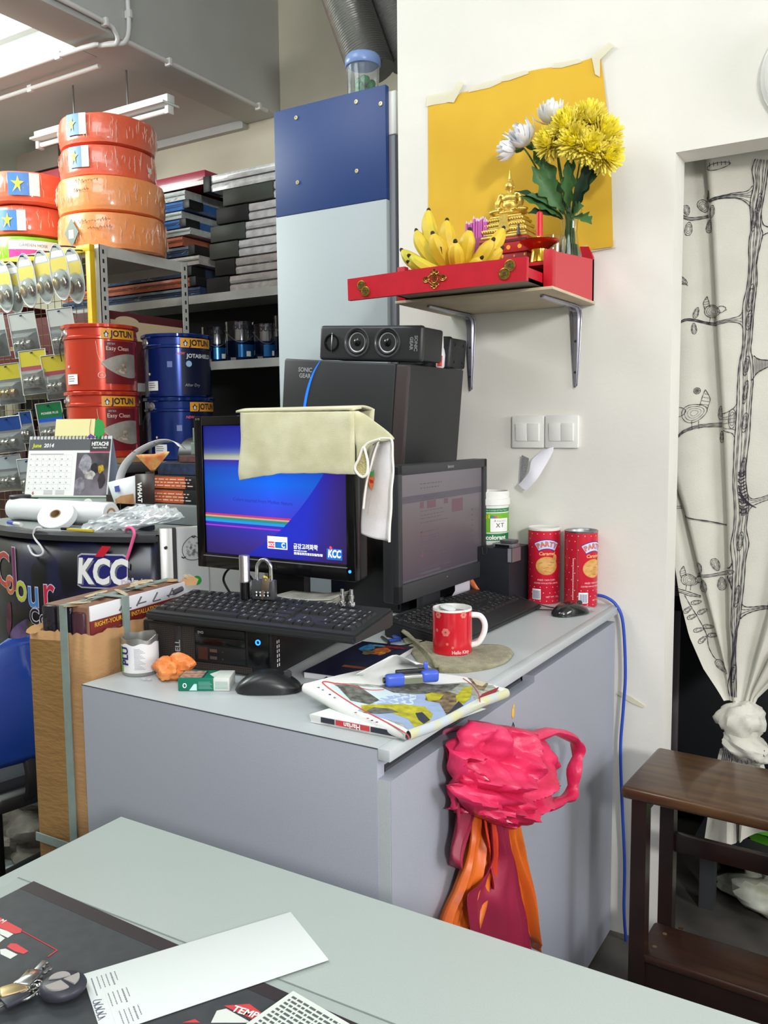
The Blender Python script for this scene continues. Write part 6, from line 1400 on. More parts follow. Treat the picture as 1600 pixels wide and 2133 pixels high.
for p,L,Wd,a in zip([(-0.482,1.926),(-0.52,1.918),(-0.514,1.871),(-0.466,1.874),(-0.457,1.905),(-0.469,1.948)],(0.034,0.026,0.034,0.032,0.030,0.024),(0.022,0.015,0.017,0.014,0.015,0.008),(-1.1,-1.3,1.5,1.5,1.4,1.5)): oval(p,L,Wd,a)
oval([(-0.526,1.74)][0],0.03,0.016,-0.6)
ribbon([(-0.54,1.749),(-0.526,1.739),(-0.511,1.726)],0.0016)
band([(-0.376,1.654),(-0.384,1.64),(-0.407,1.634),(-0.439,1.629),(-0.463,1.631),(-0.495,1.64),(-0.517,1.641),(-0.538,1.629)],[(-0.374,1.607),(-0.383,1.621),(-0.407,1.626),(-0.439,1.621),(-0.463,1.626),(-0.495,1.635),(-0.517,1.636),(-0.537,1.624)],2)
for p,a in zip([(-0.49,1.656),(-0.494,1.616)],(1.3,1.65)): oval(p,0.028,0.012,a)
def bird(c, s, f=1):
    oval((c[0],c[1]),0.042*s,0.030*s,0.35*f,4); oval((c[0]-0.024*s*f,c[1]+0.002*s),0.02*s,0.016*s,0.2,1)
    ribbon([(c[0]+0.008*s*f,c[1]+0.012*s),(c[0]+0.012*s*f,c[1]+0.028*s),(c[0]+0.016*s*f,c[1]+0.04*s)],0.0018); ribbon([(c[0]+0.02*s*f,c[1]+0.006*s),(c[0]+0.024*s*f,c[1]+0.024*s),(c[0]+0.016*s*f,c[1]+0.04*s)],0.0018)
    for k in range(4): ribbon([(c[0]+(0.009+0.002*k)*s*f,c[1]+(0.015+0.006*k)*s),(c[0]+0.022*s*f,c[1]+(0.013+0.006*k)*s)],0.0012)
    for k in range(2): ribbon([(c[0]+(-0.004+0.011*k)*s*f,c[1]-0.014*s),(c[0]+(-0.003+0.011*k)*s*f,c[1]-0.028*s)],0.0016)
    ribbon([(c[0]-0.036*s*f,c[1]),(c[0]-0.033*s*f,c[1]-0.002*s)],0.002)
b_ = [(-0.487,1.398),(-0.482,1.455)][:2]
bird(b_[0],1.5); oval(b_[1],0.016,0.016,0,2,False)
for k in range(4): ribbon([(b_[1][0]-0.007*math.cos(k*PI/4),b_[1][1]-0.007*math.sin(k*PI/4)),(b_[1][0]+0.007*math.cos(k*PI/4),b_[1][1]+0.007*math.sin(k*PI/4))],0.0011,0,1)
bird([(-0.45,1.657)][0],1.0,-1); bird([(-0.49,0.953)][0],0.95,-1)
ribbon([(-0.348,1.539),(-0.336,1.53),(-0.313,1.526)],0.0028); ribbon([(-0.35,1.477),(-0.339,1.495),(-0.327,1.503),(-0.313,1.51)],0.0028)
for k in range(9):
    p = [(-0.345,1.533),(-0.313,1.525),(-0.343,1.49),(-0.313,1.51)]
    u = k/9; ribbon([(p[0][0]+(p[1][0]-p[0][0])*u,p[0][1]+(p[1][1]-p[0][1])*u),(p[2][0]+(p[3][0]-p[2][0])*u,p[2][1]+(p[3][1]-p[2][1])*u)],0.0014,0,2)
ribbon([(-0.342,1.886),(-0.337,1.862),(-0.323,1.853)],0.0026); ribbon([(-0.337,1.834),(-0.33,1.838),(-0.322,1.84)],0.003)
band([(-0.382,1.422),(-0.39,1.408),(-0.405,1.398),(-0.42,1.393)],[(-0.386,1.334),(-0.392,1.344),(-0.408,1.349),(-0.419,1.353)],4); oval([(-0.393,1.381)][0],0.05,0.018,1.55,3,False)
band([(-0.421,1.371),(-0.452,1.369),(-0.481,1.365),(-0.511,1.353),(-0.526,1.339),(-0.539,1.325)],[(-0.421,1.361),(-0.452,1.361),(-0.481,1.358),(-0.51,1.347),(-0.526,1.333),(-0.539,1.319)],2)
oval([(-0.425,1.397)][0],0.035,0.012,1.6,2); oval([(-0.421,1.335)][0],0.03,0.008,1.6,2)
band([(-0.355,1.207),(-0.349,1.186),(-0.338,1.177),(-0.317,1.182),(-0.303,1.188)],[(-0.35,1.139),(-0.34,1.157),(-0.325,1.166),(-0.315,1.171),(-0.302,1.176)],2)
for k in range(7):
    p = [(-0.371,1.202),(-0.359,1.167),(-0.325,1.171)]
    ribbon([(p[0][0]+0.003*k,p[0][1]-0.006*k),(p[1][0]+(p[2][0]-p[1][0])*k/7,p[1][1]-0.002*k)],0.0026,0,2)
oval([(-0.359,1.144)][0],0.02,0.013,1.5,3,False)
ribbon([(-0.508,1.126),(-0.485,1.12),(-0.441,1.114),(-0.403,1.105)],0.003); ribbon([(-0.508,1.122),(-0.484,1.118),(-0.441,1.111),(-0.403,1.103)],0.0016,1)
ribbon([(-0.537,1.151),(-0.517,1.15)],0.002); ribbon([(-0.537,1.145),(-0.516,1.145)],0.002)
band([(-0.472,0.971),(-0.442,0.973),(-0.415,0.979),(-0.398,0.984)],[(-0.472,0.964),(-0.442,0.967),(-0.415,0.972),(-0.398,0.975)],1)
ribbon([(-0.399,0.991),(-0.388,0.997),(-0.381,1.011)],0.004); ribbon([(-0.397,0.971),(-0.387,0.959),(-0.38,0.938)],0.004)
oval([(-0.386,0.985)][0],0.018,0.011,0.3,2,False); oval([(-0.384,0.965)][0],0.016,0.009,1.5,2,False)
for p,a,L in zip([(-0.465,0.989),(-0.425,1),(-0.454,0.94),(-0.409,0.95)],(-1.3,-1.2,1.6,1.65),(0.028,0.034,0.036,0.034)): oval(p,L,L*0.56,a,4)
band([(-0.356,0.903),(-0.347,0.897),(-0.33,0.897),(-0.311,0.9),(-0.294,0.9)],[(-0.359,0.864),(-0.347,0.876),(-0.33,0.885),(-0.31,0.891),(-0.293,0.893)],2,0.003)
band([(-0.536,0.933),(-0.519,0.931),(-0.496,0.924),(-0.477,0.917),(-0.462,0.912)],[(-0.533,0.922),(-0.51,0.92),(-0.491,0.912),(-0.477,0.91),(-0.462,0.908)],1)
ribbon([(-0.5,0.913),(-0.486,0.887),(-0.467,0.855),(-0.45,0.823),(-0.442,0.802),(-0.438,0.778),(-0.426,0.753),(-0.416,0.742)],0.0022)
for p,a in zip([(-0.472,0.894),(-0.491,0.874),(-0.457,0.87),(-0.48,0.856),(-0.463,0.821),(-0.441,0.83),(-0.453,0.795),(-0.429,0.808)],(0.25,0.75,0.55,0.5,0.3,-0.05,0.85,0.1)): oval(p,0.024,0.011,a,2)
oval([(-0.404,0.727)][0],0.042,0.018,-0.8,4); oval([(-0.533,0.956)][0],0.026,0.011,1.5,2)
oval([(-0.443,2.015)][0],0.055,0.016,0.12,1)
for k in range(6):
    p = [(-0.469,2.022),(-0.415,2.018)]; u = (k+0.5)/6; ribbon([(p[0][0]+(p[1][0]-p[0][0])*u,p[0][1]+0.004),(p[0][0]+(p[1][0]-p[0][0])*u+0.001,p[0][1]-0.006)],0.0016,0,1)
pr[0].build('tree_print', INK, t, world=True, weld=False); pr[1].build('fine_print', INK2, t, world=True, weld=False)
kc = [(-0.346,2.35,0.596)][0]; kd = [(-0.334,2.34,0.526)][0]
m = crumple((kc[0],2.35,kc[2]),0.058,0.05,0.052,4,34,22,0.30,1.6); m.build('knot', CUR, t, world=True)
kp = cr([(kd[0]-0.055,2.335,kd[2]+0.045),(kd[0]-0.052,2.315,kd[2]+0.012),(kd[0]-0.02,2.295,kd[2]-0.014),(kd[0]+0.025,2.3,kd[2]-0.016),(kd[0]+0.055,2.33,kd[2]+0.012),(kd[0]+0.05,2.35,kd[2]+0.05),(kd[0],2.385,kd[2]+0.06)],6,True)
m = crumple((0,0,0),0.064,0.056,0.034,11,34,20,0.25,1.7); m.v = [(T(kd[0]+0.004,2.338,kd[2]+0.008)@RY(0.35))@Vector(q) for q in m.v]; m.build('knot_band', CUR, t, world=True)
top = [(-0.398,2.35,0.511),(-0.362,2.35,0.518),(-0.327,2.35,0.524),(-0.298,2.35,0.523)]; mid = [(-0.411,2.35,0.455),(-0.366,2.35,0.438),(-0.319,2.35,0.442),(-0.278,2.35,0.431)]; bot = [(-0.432,2.35,0.239),(-0.352,2.35,0.26),(-0.334,2.35,0.274),(-0.23,2.35,0.345)]
P = []
for i in range(25):
    u = i/24; f = lambda L_: (lambda k: [L_[int(k)][q]+(L_[min(3,int(k)+1)][q]-L_[int(k)][q])*(k-int(k)) for q in range(3)])(u*2.999)
    A_,B_,C_ = f(top),f(mid),f(bot); row = []
    for j in range(13):
        v = j/12; p = [A_[q]*(1-v)**2+2*B_[q]*v*(1-v)+C_[q]*v*v for q in range(3)]
        row.append((p[0],2.352+0.013*math.sin(u*19)*(0.3+v*0.7),p[2]))
    P.append(row)
MB().grid(P).build('hanging_end', CUR, t, world=True)
m = MB()
for k in range(7):
    i0 = 9+k//3; row = [(Vector(P[i0][j])+Vector((0.0028*(k%4),-0.004,0)),Vector(P[i0][j])+Vector((0.0028*(k%4)+0.0012,-0.004,0))) for j in range(5,13)]
    m.grid([list(r) for r in row])
for k in range(6):
    i0 = 2+k; row = [(Vector(P[i0][j])+Vector((0,-0.003,0)),Vector(P[i0][j])+Vector((0.0018,-0.003,0))) for j in range(0,5)]
    m.grid([list(r) for r in row])
for k in range(16):
    a = kp[8+k]; d = 0.0155; m.tube([(a[0]-0.003,a[1]-d,a[2]+0.010),(a[0]+0.003*((k%3)-1),a[1]-d-0.003,a[2]+0.002)],0.0012,4)
m.build('end_print', INK, t, world=True, kind='stuff')
# ---------------- dark room behind the curtain ----------------
t = thing('dark_cupboard','black cupboard with a pale vertical handle strip in the dark room behind the curtain','cupboard',(-0.62,2.95,0))
DKC = mat('dark_cupboard',(30,32,36),0.5)
MB().box((-0.30,0,0.05),(0.29,0.55,1.9),r=0.004).build('carcass', DKC, t)
MB().box((-0.29,-0.02,0.79),(0.28,0.0,1.88),r=0.003).build('door', DKC, t)
MB().box((-0.29,-0.02,0.06),(0.28,0.0,0.76),r=0.003).build('door', DKC, t)
for z0,z1 in ((0.80,1.5),(0.1,0.75)): MB().box((-0.035,-0.035,z0),(-0.01,-0.02,z1),r=0.003).build('handle_strip', mat('handle_strip',(120,112,116),0.4), t)
t = thing('bench','low grey bench under the curtain in the dark room, carrying a green bag','bench',(-0.05,2.62,0))
MB().box((-0.43,-0.17,0.17),(0.4,0.2,0.2),r=0.004).build('top', mat('bench_dark',(52,54,56),0.6), t)
for x in (-0.41,0.36):
    for y in (-0.15,0.17): MB().box((x,y-0.02,0),(x+0.04,y+0.02,0.17)).build('leg', mat('bench_dark',(0,0,0)), t)
t = thing('green_bag','green plastic bag lying on the low bench behind the stool','bag',(-0.22,2.6,0.2))
m = crumple((0,0,0.022),0.16,0.11,0.045,3,34,20,0.35,1.8,0.001); m.build('body', mat('green_plastic',(86,158,40),0.4,rgb2=(52,110,26),scale=9,bump=0.3,bscale=20), t)
for k in (0,): MB().tube(cr([(-0.10,-0.05,0.02),(-0.12,-0.09,0.07),(-0.06,-0.10,0.10),(0.0,-0.09,0.06),(-0.01,-0.1,0.02)],6),0.003,6).build('tie', BLACK, t)
t = thing('white_bag','crumpled white patterned bag on the floor under the low bench','bag',(-0.23,2.55,0.0))
m = crumple((0,0,0.05),0.16,0.09,0.06,9,34,20,0.4,1.9,0.001); m.build('body', mat('white_print_bag',(206,210,198),0.6,rgb2=(150,150,128),scale=16), t)
# ---------------- dark wooden step stool ----------------
WD = mat('dark_stained_wood',(86,60,34),0.32,rgb2=(60,38,22),scale=7,stretch=(1,9,1),coat=0.25); WDL = mat('dark_leg_wood',(42,25,20),0.38,rgb2=(30,18,15),scale=10,coat=0.2)
t = thing('step_stool','dark stained wooden step stool in front of the doorway, its top rail worn','stool',(-0.26,1.905,0),math.radians(-2.5))
TW = 0.235
m = MB(); m.box((-TW,-0.137,0.572),(TW,0.137,0.6),r=0.011,seg=4); m.build('top', WD, t)
for sx in (-1,1):
    for sy,nm in ((-1,'front'),(1,'rear')):
        x0 = sx*(TW-0.038); y0 = sy*0.108
        m = MB(); m.add([(x0-0.017+sx*0.0,y0-0.017,0.0),(x0+0.017,y0-0.017,0.0),(x0+0.017,y0+0.017,0.0),(x0-0.017,y0+0.017,0.0),(x0-0.016,y0-0.016,0.572),(x0+0.016,y0-0.016,0.572),(x0+0.016,y0+0.016,0.572),(x0-0.016,y0+0.016,0.572)],[(3,2,1,0),(4,5,6,7),(0,1,5,4),(1,2,6,5),(2,3,7,6),(3,0,4,7)])
        m.build('leg', WDL, t)
    MB().box((sx*(TW-0.038)-0.009,-0.10,0.535),(sx*(TW-0.038)+0.009,0.10,0.572)).build('side_apron', WDL, t)
    MB().prism([(-0.10,0.572),(-0.065,0.572),(-0.09,0.55),(-0.10,0.53)],-0.008,0.008,M=M4((sx*(TW-0.038),0,0),(0,1,0),y=(0,0,1))).build('corner_block', WDL, t)
MB().box((-TW+0.04,0.10,0.365),(TW-0.04,0.118,0.41),r=0.003).build('rear_rail', WDL, t)
MB().box((-TW+0.035,-0.122,0.208),(TW-0.035,0.02,0.228),r=0.007,seg=3).build('lower_step', mat('step_wood',(62,38,26),0.34,rgb2=(46,28,20),scale=7,stretch=(1,9,1)), t)
MB().box((-TW+0.04,-0.115,0.11),(TW-0.04,-0.10,0.207)).build('lower_apron', WDL, t)
for x in (-0.14,0.14): MB().box((x-0.006,0.016,0.229),(x+0.006,0.022,0.231)).build('screw_plug', WD, t)
for x,y in ((-0.17,-0.08),(-0.165,-0.02)): MB().cyl(0.005,0,0.0006,8).build('knot_mark', mat('wood_knot',(110,84,64),0.5), t, loc=(x,y,0.2281))
# ---------------- plastic bags hanging on the cabinet door ----------------
PK = mat('pink_plastic',(222,50,100),0.42,rgb2=(196,26,72),scale=9,bump=0.3,bscale=40,coat=0.12); MR = mat('maroon_plastic',(150,34,66),0.45,rgb2=(136,28,56),scale=6,bump=0.2,bscale=12)
OP = mat('orange_plastic',(222,116,40),0.4,rgb2=(206,92,30),scale=7,bump=0.25,bscale=16); RO = mat('red_orange_plastic',(206,64,34),0.4)
t = thing('pink_hook','pink plastic hook over the top edge of the cabinet door','hook',(-0.64,1.27,0.853))
MB().tube(cr([(-0.012,-0.012,-0.012),(-0.012,-0.012,0.002),(0.0,-0.008,0.0075),(0.016,0.012,0.0065),(0.024,0.03,-0.012),(0.022,0.036,-0.04)],6),0.0042,10).build('hook', mat('hook_pink',(214,110,140),0.35), t)
XB = -0.618
def hsheet(name, rows, mm, parent, x0=XB, amp=0.012, nf=5, seed=0, solid=0.0006, nu=22):
    """hanging sheet: rows = [(left,right)...] world points from top to bottom; folds run down it"""
    A_ = cr([r[0] for r in rows],5); B_ = cr([r[1] for r in rows],5); P = []
    for j,(a,b) in enumerate(zip(A_,B_)):
        v = j/(len(A_)-1); row = []
        for i in range(nu+1):
            u = i/nu; y = a[1]+(b[1]-a[1])*u; z = a[2]+(b[2]-a[2])*u
            f = math.sin(nf*PI*u+seed+0.7*v)+0.5*math.sin(nf*2.3*PI*u+seed*2+1.1*v)
            x = x0+amp*(1+0.75*f)+0.010*noise.noise(Vector((u*3+seed,v*3,seed)))
            row.append((max(x,-0.6265),y,z))
        P.append(row)
    m = MB(); m.grid(P); return m.build(name, mm, parent, world=True, solid=solid)
def R2(p): return [tuple(p[0]),tuple(p[1])]
t = thing('orange_bag','orange plastic bag hanging lowest under the pink one on the cabinet door','bag',(-0.6,1.36,0.55))
hsheet('left_fold',[R2([(-0.6,1.259,0.77),(-0.6,1.368,0.729)]),R2([(-0.6,1.259,0.686),(-0.6,1.347,0.648)]),R2([(-0.6,1.224,0.651),(-0.6,1.331,0.602)]),R2([(-0.6,1.196,0.607),(-0.6,1.311,0.532)]),R2([(-0.6,1.153,0.58),(-0.6,1.269,0.489)])],OP,t,XB,0.010,6,1.0)
hsheet('right_fold',[R2([(-0.6,1.347,0.719),(-0.6,1.445,0.681)]),R2([(-0.6,1.401,0.635),(-0.6,1.477,0.593)]),R2([(-0.6,1.435,0.555),(-0.6,1.522,0.525)]),R2([(-0.6,1.483,0.475),(-0.6,1.565,0.415)]),R2([(-0.6,1.53,0.362),(-0.6,1.594,0.291)])],OP,t,XB,0.014,3,2.0)
hsheet('inner_fold',[R2([(-0.6,1.287,0.751),(-0.6,1.378,0.716)]),R2([(-0.6,1.293,0.671),(-0.6,1.39,0.635)]),R2([(-0.6,1.317,0.609),(-0.6,1.386,0.577)]),R2([(-0.6,1.323,0.562),(-0.6,1.369,0.54)])],RO,t,XB+0.006,0.010,4,0.4)
t = thing('maroon_bag','dark maroon plastic bag hanging between the folds of the orange one','bag',(-0.6,1.36,0.6))
hsheet('left_part',[R2([(-0.6,1.197,0.833),(-0.6,1.287,0.801)]),R2([(-0.6,1.193,0.778),(-0.6,1.287,0.742)]),R2([(-0.6,1.191,0.723),(-0.6,1.268,0.69)]),R2([(-0.6,1.182,0.682),(-0.6,1.235,0.65)]),R2([(-0.6,1.205,0.654),(-0.6,1.222,0.642)])],MR,t,XB,0.010,3,0.3)
hsheet('long_part',[R2([(-0.58,1.292,0.745),(-0.58,1.368,0.715)]),R2([(-0.58,1.307,0.662),(-0.58,1.387,0.632)]),R2([(-0.58,1.313,0.616),(-0.58,1.421,0.576)]),R2([(-0.58,1.264,0.6),(-0.58,1.457,0.512)]),R2([(-0.58,1.217,0.604),(-0.58,1.477,0.464)]),R2([(-0.58,1.23,0.554),(-0.58,1.508,0.405)]),R2([(-0.58,1.245,0.5),(-0.58,1.536,0.32)])],MR,t,XB+0.016,0.010,3,1.6)
t = thing('pink_bag','crumpled bright pink plastic bag with a loop handle, hung on the cabinet door','bag',(-0.6,1.45,0.72))
def tri(q): q = q-math.floor(q); return abs(2*q-1)
def bagsheet(name, L_, R_, x0, bulge, seed, nu=54, sub=9):
    A_,B_ = cr(L_,sub),cr(R_,sub); P = []; K = len(A_)
    for j,(a,b) in enumerate(zip(A_,B_)):
        v = j/(K-1); row = []
        for i in range(nu+1):
            u = i/nu; y = a[1]+(b[1]-a[1])*u; z = a[2]+(b[2]-a[2])*u
            w1 = noise.noise(Vector((u*2.2+seed,v*2.2,1))); w2 = noise.noise(Vector((u*3+seed,v*3,7)))
            e = max(0,1-(2*u-1)**2)**0.55*max(0,1-(2*v-1)**2)**0.5
            f = 0.040*(tri(1.5*u+1.9*v+0.9*w1+seed)-0.5)+0.022*(tri(3.1*v-2.0*u+0.8*w2)-0.5)+0.012*(tri(5*u+2*v+1.2*w2)-0.5)+0.006*(tri(9*v+3*u+w1*2)-0.5)
            row.append((max(-0.6262,x0+bulge*e+f*(0.35+0.65*e)),y+0.006*w2,z+0.005*w1))
        P.append(row)
    m = MB(); m.grid(P); return m.build(name, PK, t, world=True, solid=0.0006)
bagsheet('back_layer',[(-0.6,1.268,0.872),(-0.6,1.223,0.86),(-0.6,1.211,0.828),(-0.6,1.235,0.787),(-0.6,1.259,0.74),(-0.6,1.307,0.691),(-0.6,1.39,0.641)],[(-0.6,1.592,0.759),(-0.6,1.656,0.708),(-0.6,1.677,0.655),(-0.6,1.636,0.618),(-0.6,1.569,0.612),(-0.6,1.5,0.61),(-0.6,1.439,0.621)],-0.618,0.03,0.3,30,6)
bagsheet('body',[(-0.575,1.256,0.886),(-0.575,1.215,0.879),(-0.575,1.194,0.858),(-0.575,1.207,0.822),(-0.575,1.201,0.797),(-0.575,1.23,0.752),(-0.575,1.291,0.706),(-0.575,1.357,0.666)],[(-0.575,1.488,0.798),(-0.575,1.57,0.756),(-0.575,1.593,0.714),(-0.575,1.602,0.674),(-0.575,1.568,0.65),(-0.575,1.511,0.645),(-0.575,1.452,0.643),(-0.575,1.392,0.65)],-0.606,0.058,1.7)
bagsheet('lower_flap',[(-0.56,1.158,0.816),(-0.56,1.175,0.785),(-0.56,1.22,0.745),(-0.56,1.287,0.704)],[(-0.56,1.653,0.631),(-0.56,1.527,0.641),(-0.56,1.428,0.656),(-0.56,1.36,0.663)],-0.590,0.05,4.1,34,6)
bagsheet('left_flap',[(-0.59,1.238,0.869),(-0.59,1.197,0.858),(-0.59,1.185,0.831),(-0.59,1.197,0.791),(-0.59,1.19,0.758)],[(-0.59,1.285,0.854),(-0.59,1.266,0.827),(-0.59,1.262,0.795),(-0.59,1.266,0.761),(-0.59,1.22,0.738)],-0.612,0.03,6.0,18,6)
hp = [(-0.57,1.439,0.8),(-0.57,1.551,0.779),(-0.57,1.669,0.727),(-0.57,1.71,0.689),(-0.57,1.684,0.653),(-0.57,1.667,0.608),(-0.57,1.595,0.622),(-0.57,1.478,0.647)]
m = MB(); m.tube(cr(hp,5),[0.011+0.006*abs(math.sin(i*0.55)) for i in range(36)],10,flat=0.55); m.build('handle', PK, t, world=True)
hp = [(-0.6,1.268,0.862),(-0.6,1.218,0.854),(-0.6,1.211,0.828),(-0.6,1.228,0.793),(-0.6,1.209,0.782),(-0.6,1.241,0.776),(-0.6,1.259,0.803),(-0.6,1.272,0.831)]
m = MB(); m.tube(cr(hp,5),[0.010+0.005*abs(math.sin(i*0.8+1)) for i in range(36)],10,flat=0.6); m.build('knotted_handle', PK, t, world=True)
# ---------------- tall blue and grey end panel with its shelf unit ----------------
t = thing('tall_shelf_unit','tall shelf unit closed by a panel, blue above and pale grey below','shelf unit',(-1.55,2.25,0))
BLP = mat('panel_blue',(38,64,120),0.45,bump=0.08,bscale=500); GRP = mat('panel_grey',(170,180,184),0.5,bump=0.05,bscale=500)
MB().box((-1.756,2.236,2.036),(-1.345,2.256,2.358),r=0.002).build('blue_panel', BLP, t, world=True)
MB().box((-1.756,2.236,0.0),(-1.345,2.256,2.0355),r=0.002).build('grey_panel', GRP, t, world=True)
MB().box((-1.75,2.2565,0.0),(-1.326,2.70,2.22),r=0.003).build('carcass', mat('unit_grey',(120,124,132),0.5), t, world=True)
MB().box((-1.74,2.2565,2.222),(-1.322,2.69,2.345),r=0.004).build('white_cap', WHITE, t, world=True)
for p in [(-1.668,2.235,2.324),(-1.446,2.235,2.328),(-1.361,2.235,2.306),(-1.667,2.235,2.13),(-1.447,2.235,2.13)]:
    m = MB(); F = M4((p[0],2.2358,p[2]),(1,0,0),z=(0,-1,0)); m.lathe([(0.0062,0),(0.0062,0.0022),(0.003,0.0024),(0.0028,0.0006),(0,0.0005)],18,M=F); o = m.build('screw', mat('brass_screw',(206,194,150),0.35,0.6), t, world=True)
t = thing('plastic_jar','clear plastic jar with a blue lid and green contents on top of the blue panel','jar',(-1.472,2.315,2.3455))
MB().lathe([(0,0),(0.045,0),(0.049,0.004),(0.0475,0.05),(0.0505,0.105),(0.047,0.115),(0.045,0.115),(0.0455,0.006),(0,0.005)],36).build('body', mat('clear_plastic',(236,240,244),0.05,trans=0.95,ior=1.3), t)
MB().lathe([(0,0.112),(0.052,0.112),(0.0545,0.116),(0.0545,0.132),(0.051,0.142),(0.046,0.146),(0,0.147)],36).build('lid', mat('lid_blue',(146,176,232),0.3,trans=0.35), t)
m = MB(); rnd = random.Random(2)
for k in range(26):
    a,r = rnd.uniform(0,6.28),rnd.uniform(0,0.033); m.ball((r*math.cos(a),r*math.sin(a),0.018+0.062*rnd.random()),0.012,n=8,m=6)
m.build('green_contents', mat('jar_green',(40,138,66),0.35), t, kind='stuff')
# ---------------- flexible duct near the rear wall ----------------
t = thing('flexible_duct','silver ribbed flexible duct coming down in front of the rear wall, top centre','duct',(-1.85,3.0,3.1))
FOIL = mat('duct_foil',(150,150,146),0.36,0.7,bump=0.15,bscale=60)
A_ = Vector((-1.985,2.86,3.22)); B_ = Vector((-1.80,2.90,2.70)); d = (B_-A_); n = 120
m = MB()
for k,(ox,oy) in enumerate(((0,0),(0.115,0.11))):
    pts = [A_+d*(i/n)+Vector((ox,oy,0.06*k)) for i in range(n+1)]
    mm = MB(); mm.tube(pts,[0.088+0.0022*(i%2) for i in range(n+1)],26); mm.build('duct_tube' if k==0 else 'second_tube', FOIL, t, world=True)
mm = MB(); mm.lathe([(0.0,0),(0.089,0.0),(0.091,0.03)],26,M=M4(B_-d.normalized()*0.0,d.cross(Vector((0,1,0))),z=-d)); mm.build('end_collar', mat('duct_tape',(120,122,124),0.4,0.5), t, world=True)
t = thing('duct_bracket','dark bracket beside the duct at the top edge of the photo','bracket',(-1.70,3.05,3.08))
MB().box((-0.05,-0.04,-0.03),(0.09,0.06,0.03),r=0.01).build('body', mat('bracket_grey',(84,86,90),0.5), t)
MB().cyl(0.02,-0.06,0.0,12,M=T(0.0,-0.02,0)).build('bolt', DKGREY, t)
# ---------------- slotted steel rack on the left ----------------
RK = mat('rack_white',(196,198,192),0.45,var=0.05,scale=12); SLOT = mat('slot_dark',(30,30,32),0.7)
RX0,RX1,RY0,RY1,RZT = -4.75,-3.173,2.75,3.31,2.205
t = thing('slotted_rack','white slotted-angle steel rack carrying the orange hose coils','rack',((RX0+RX1)/2,3.03,0))
slm = bpy.data.meshes.new('slot'); _m = MB().box((-0.0006,-0.0045,-0.009),(0.0006,0.0045,0.009)); slm.from_pydata([tuple(v) for v in _m.v],[],_m.f); slm.materials.append(SLOT)
def angle_post(x,y,sx,sy,slots):
    m = MB(); m.box((min(x,x+sx*0.003),min(y,y+sy*0.042),0),(max(x,x+sx*0.003),max(y,y+sy*0.042),RZT)); m.box((min(x,x+sx*0.042),min(y,y+sy*0.003),0),(max(x,x+sx*0.042),max(y,y+sy*0.003),RZT))
    o = m.build('post', RK, t, world=True)
    if slots:
        for k in range(28):
            s = bpy.data.objects.new('slot',slm); COL.objects.link(s); s.parent = o
            s.location = (x-sx*0.0009-t.location.x, y+sy*0.021-t.location.y, RZT-0.03-0.042*k)
for x,sx,sl in ((RX1,-1,True),(RX0,1,False)):
    for y,sy in ((RY0,1),(RY1,-1)): angle_post(x,y,sx,sy,sl)
for z,th in ((RZT-0.05,0.05),(1.55,0.04),(0.85,0.04),(0.12,0.04)):
    for x in (RX0+0.004,RX1-0.008): MB().box((x,RY0+0.04,z),(x+0.004,RY1-0.04,z+th)).build('side_rail', RK, t, world=True)
    for y in (RY0+0.004,RY1-0.008): MB().box((RX0+0.04,y,z),(RX1-0.04,y+0.004,z+th)).build('beam', RK, t, world=True)
    MB().box((RX0+0.01,RY0+0.01,z+th-0.006),(RX1-0.01,RY1-0.01,z+th-0.001)).build('shelf_board', RK, t, world=True)
YEL = mat('display_yellow',(226,184,24),0.4)
t = thing('display_grid','yellow framed wire grid on the rack front, hung with door lock packs','display grid',(-3.97,2.72,1.5))
fr = MB()
for lo,hi in (((-4.75,2.705,2.17),(-3.185,2.735,2.20)),((-3.215,2.705,0.9),(-3.185,2.735,2.17)),((-4.75,2.705,0.9),(-4.72,2.735,2.17)),((-4.75,2.705,0.87),(-3.185,2.735,0.9))): fr.box(lo,hi,r=0.002)
fr.build('frame', YEL, t, world=True)
m = MB()
for k in range(30): m.tube([(-4.71+0.05*k,2.722,0.89),(-4.71+0.05*k,2.722,2.18)],0.0016,5)
for k in range(26): m.tube([(-4.74,2.7255,0.92+0.05*k),(-3.2,2.7255,0.92+0.05*k)],0.0016,5)
m.build('wire_grid', mat('grid_wire',(112,96,54),0.5), t, world=True, kind='stuff')
HOOKB = mat('hook_blue',(36,48,96),0.4)
BLIS = mat('clear_blister',(232,238,236),0.08,trans=0.9,ior=1.2); CARDY = mat('card_yellow',(206,190,92),0.5); CARDW = mat('card_white',(176,180,176),0.45); MET = mat('lock_metal',(176,172,164),0.2,0.95); BRASS = mat('lock_brass',(180,150,96),0.25,0.9)
def hookwire(t, p0, p1): MB().tube(cr([p0,((Vector(p0)+Vector(p1))/2+Vector((0,0,0.004))),p1],4),0.0035,6).build('hook_wire', HOOKB, t)
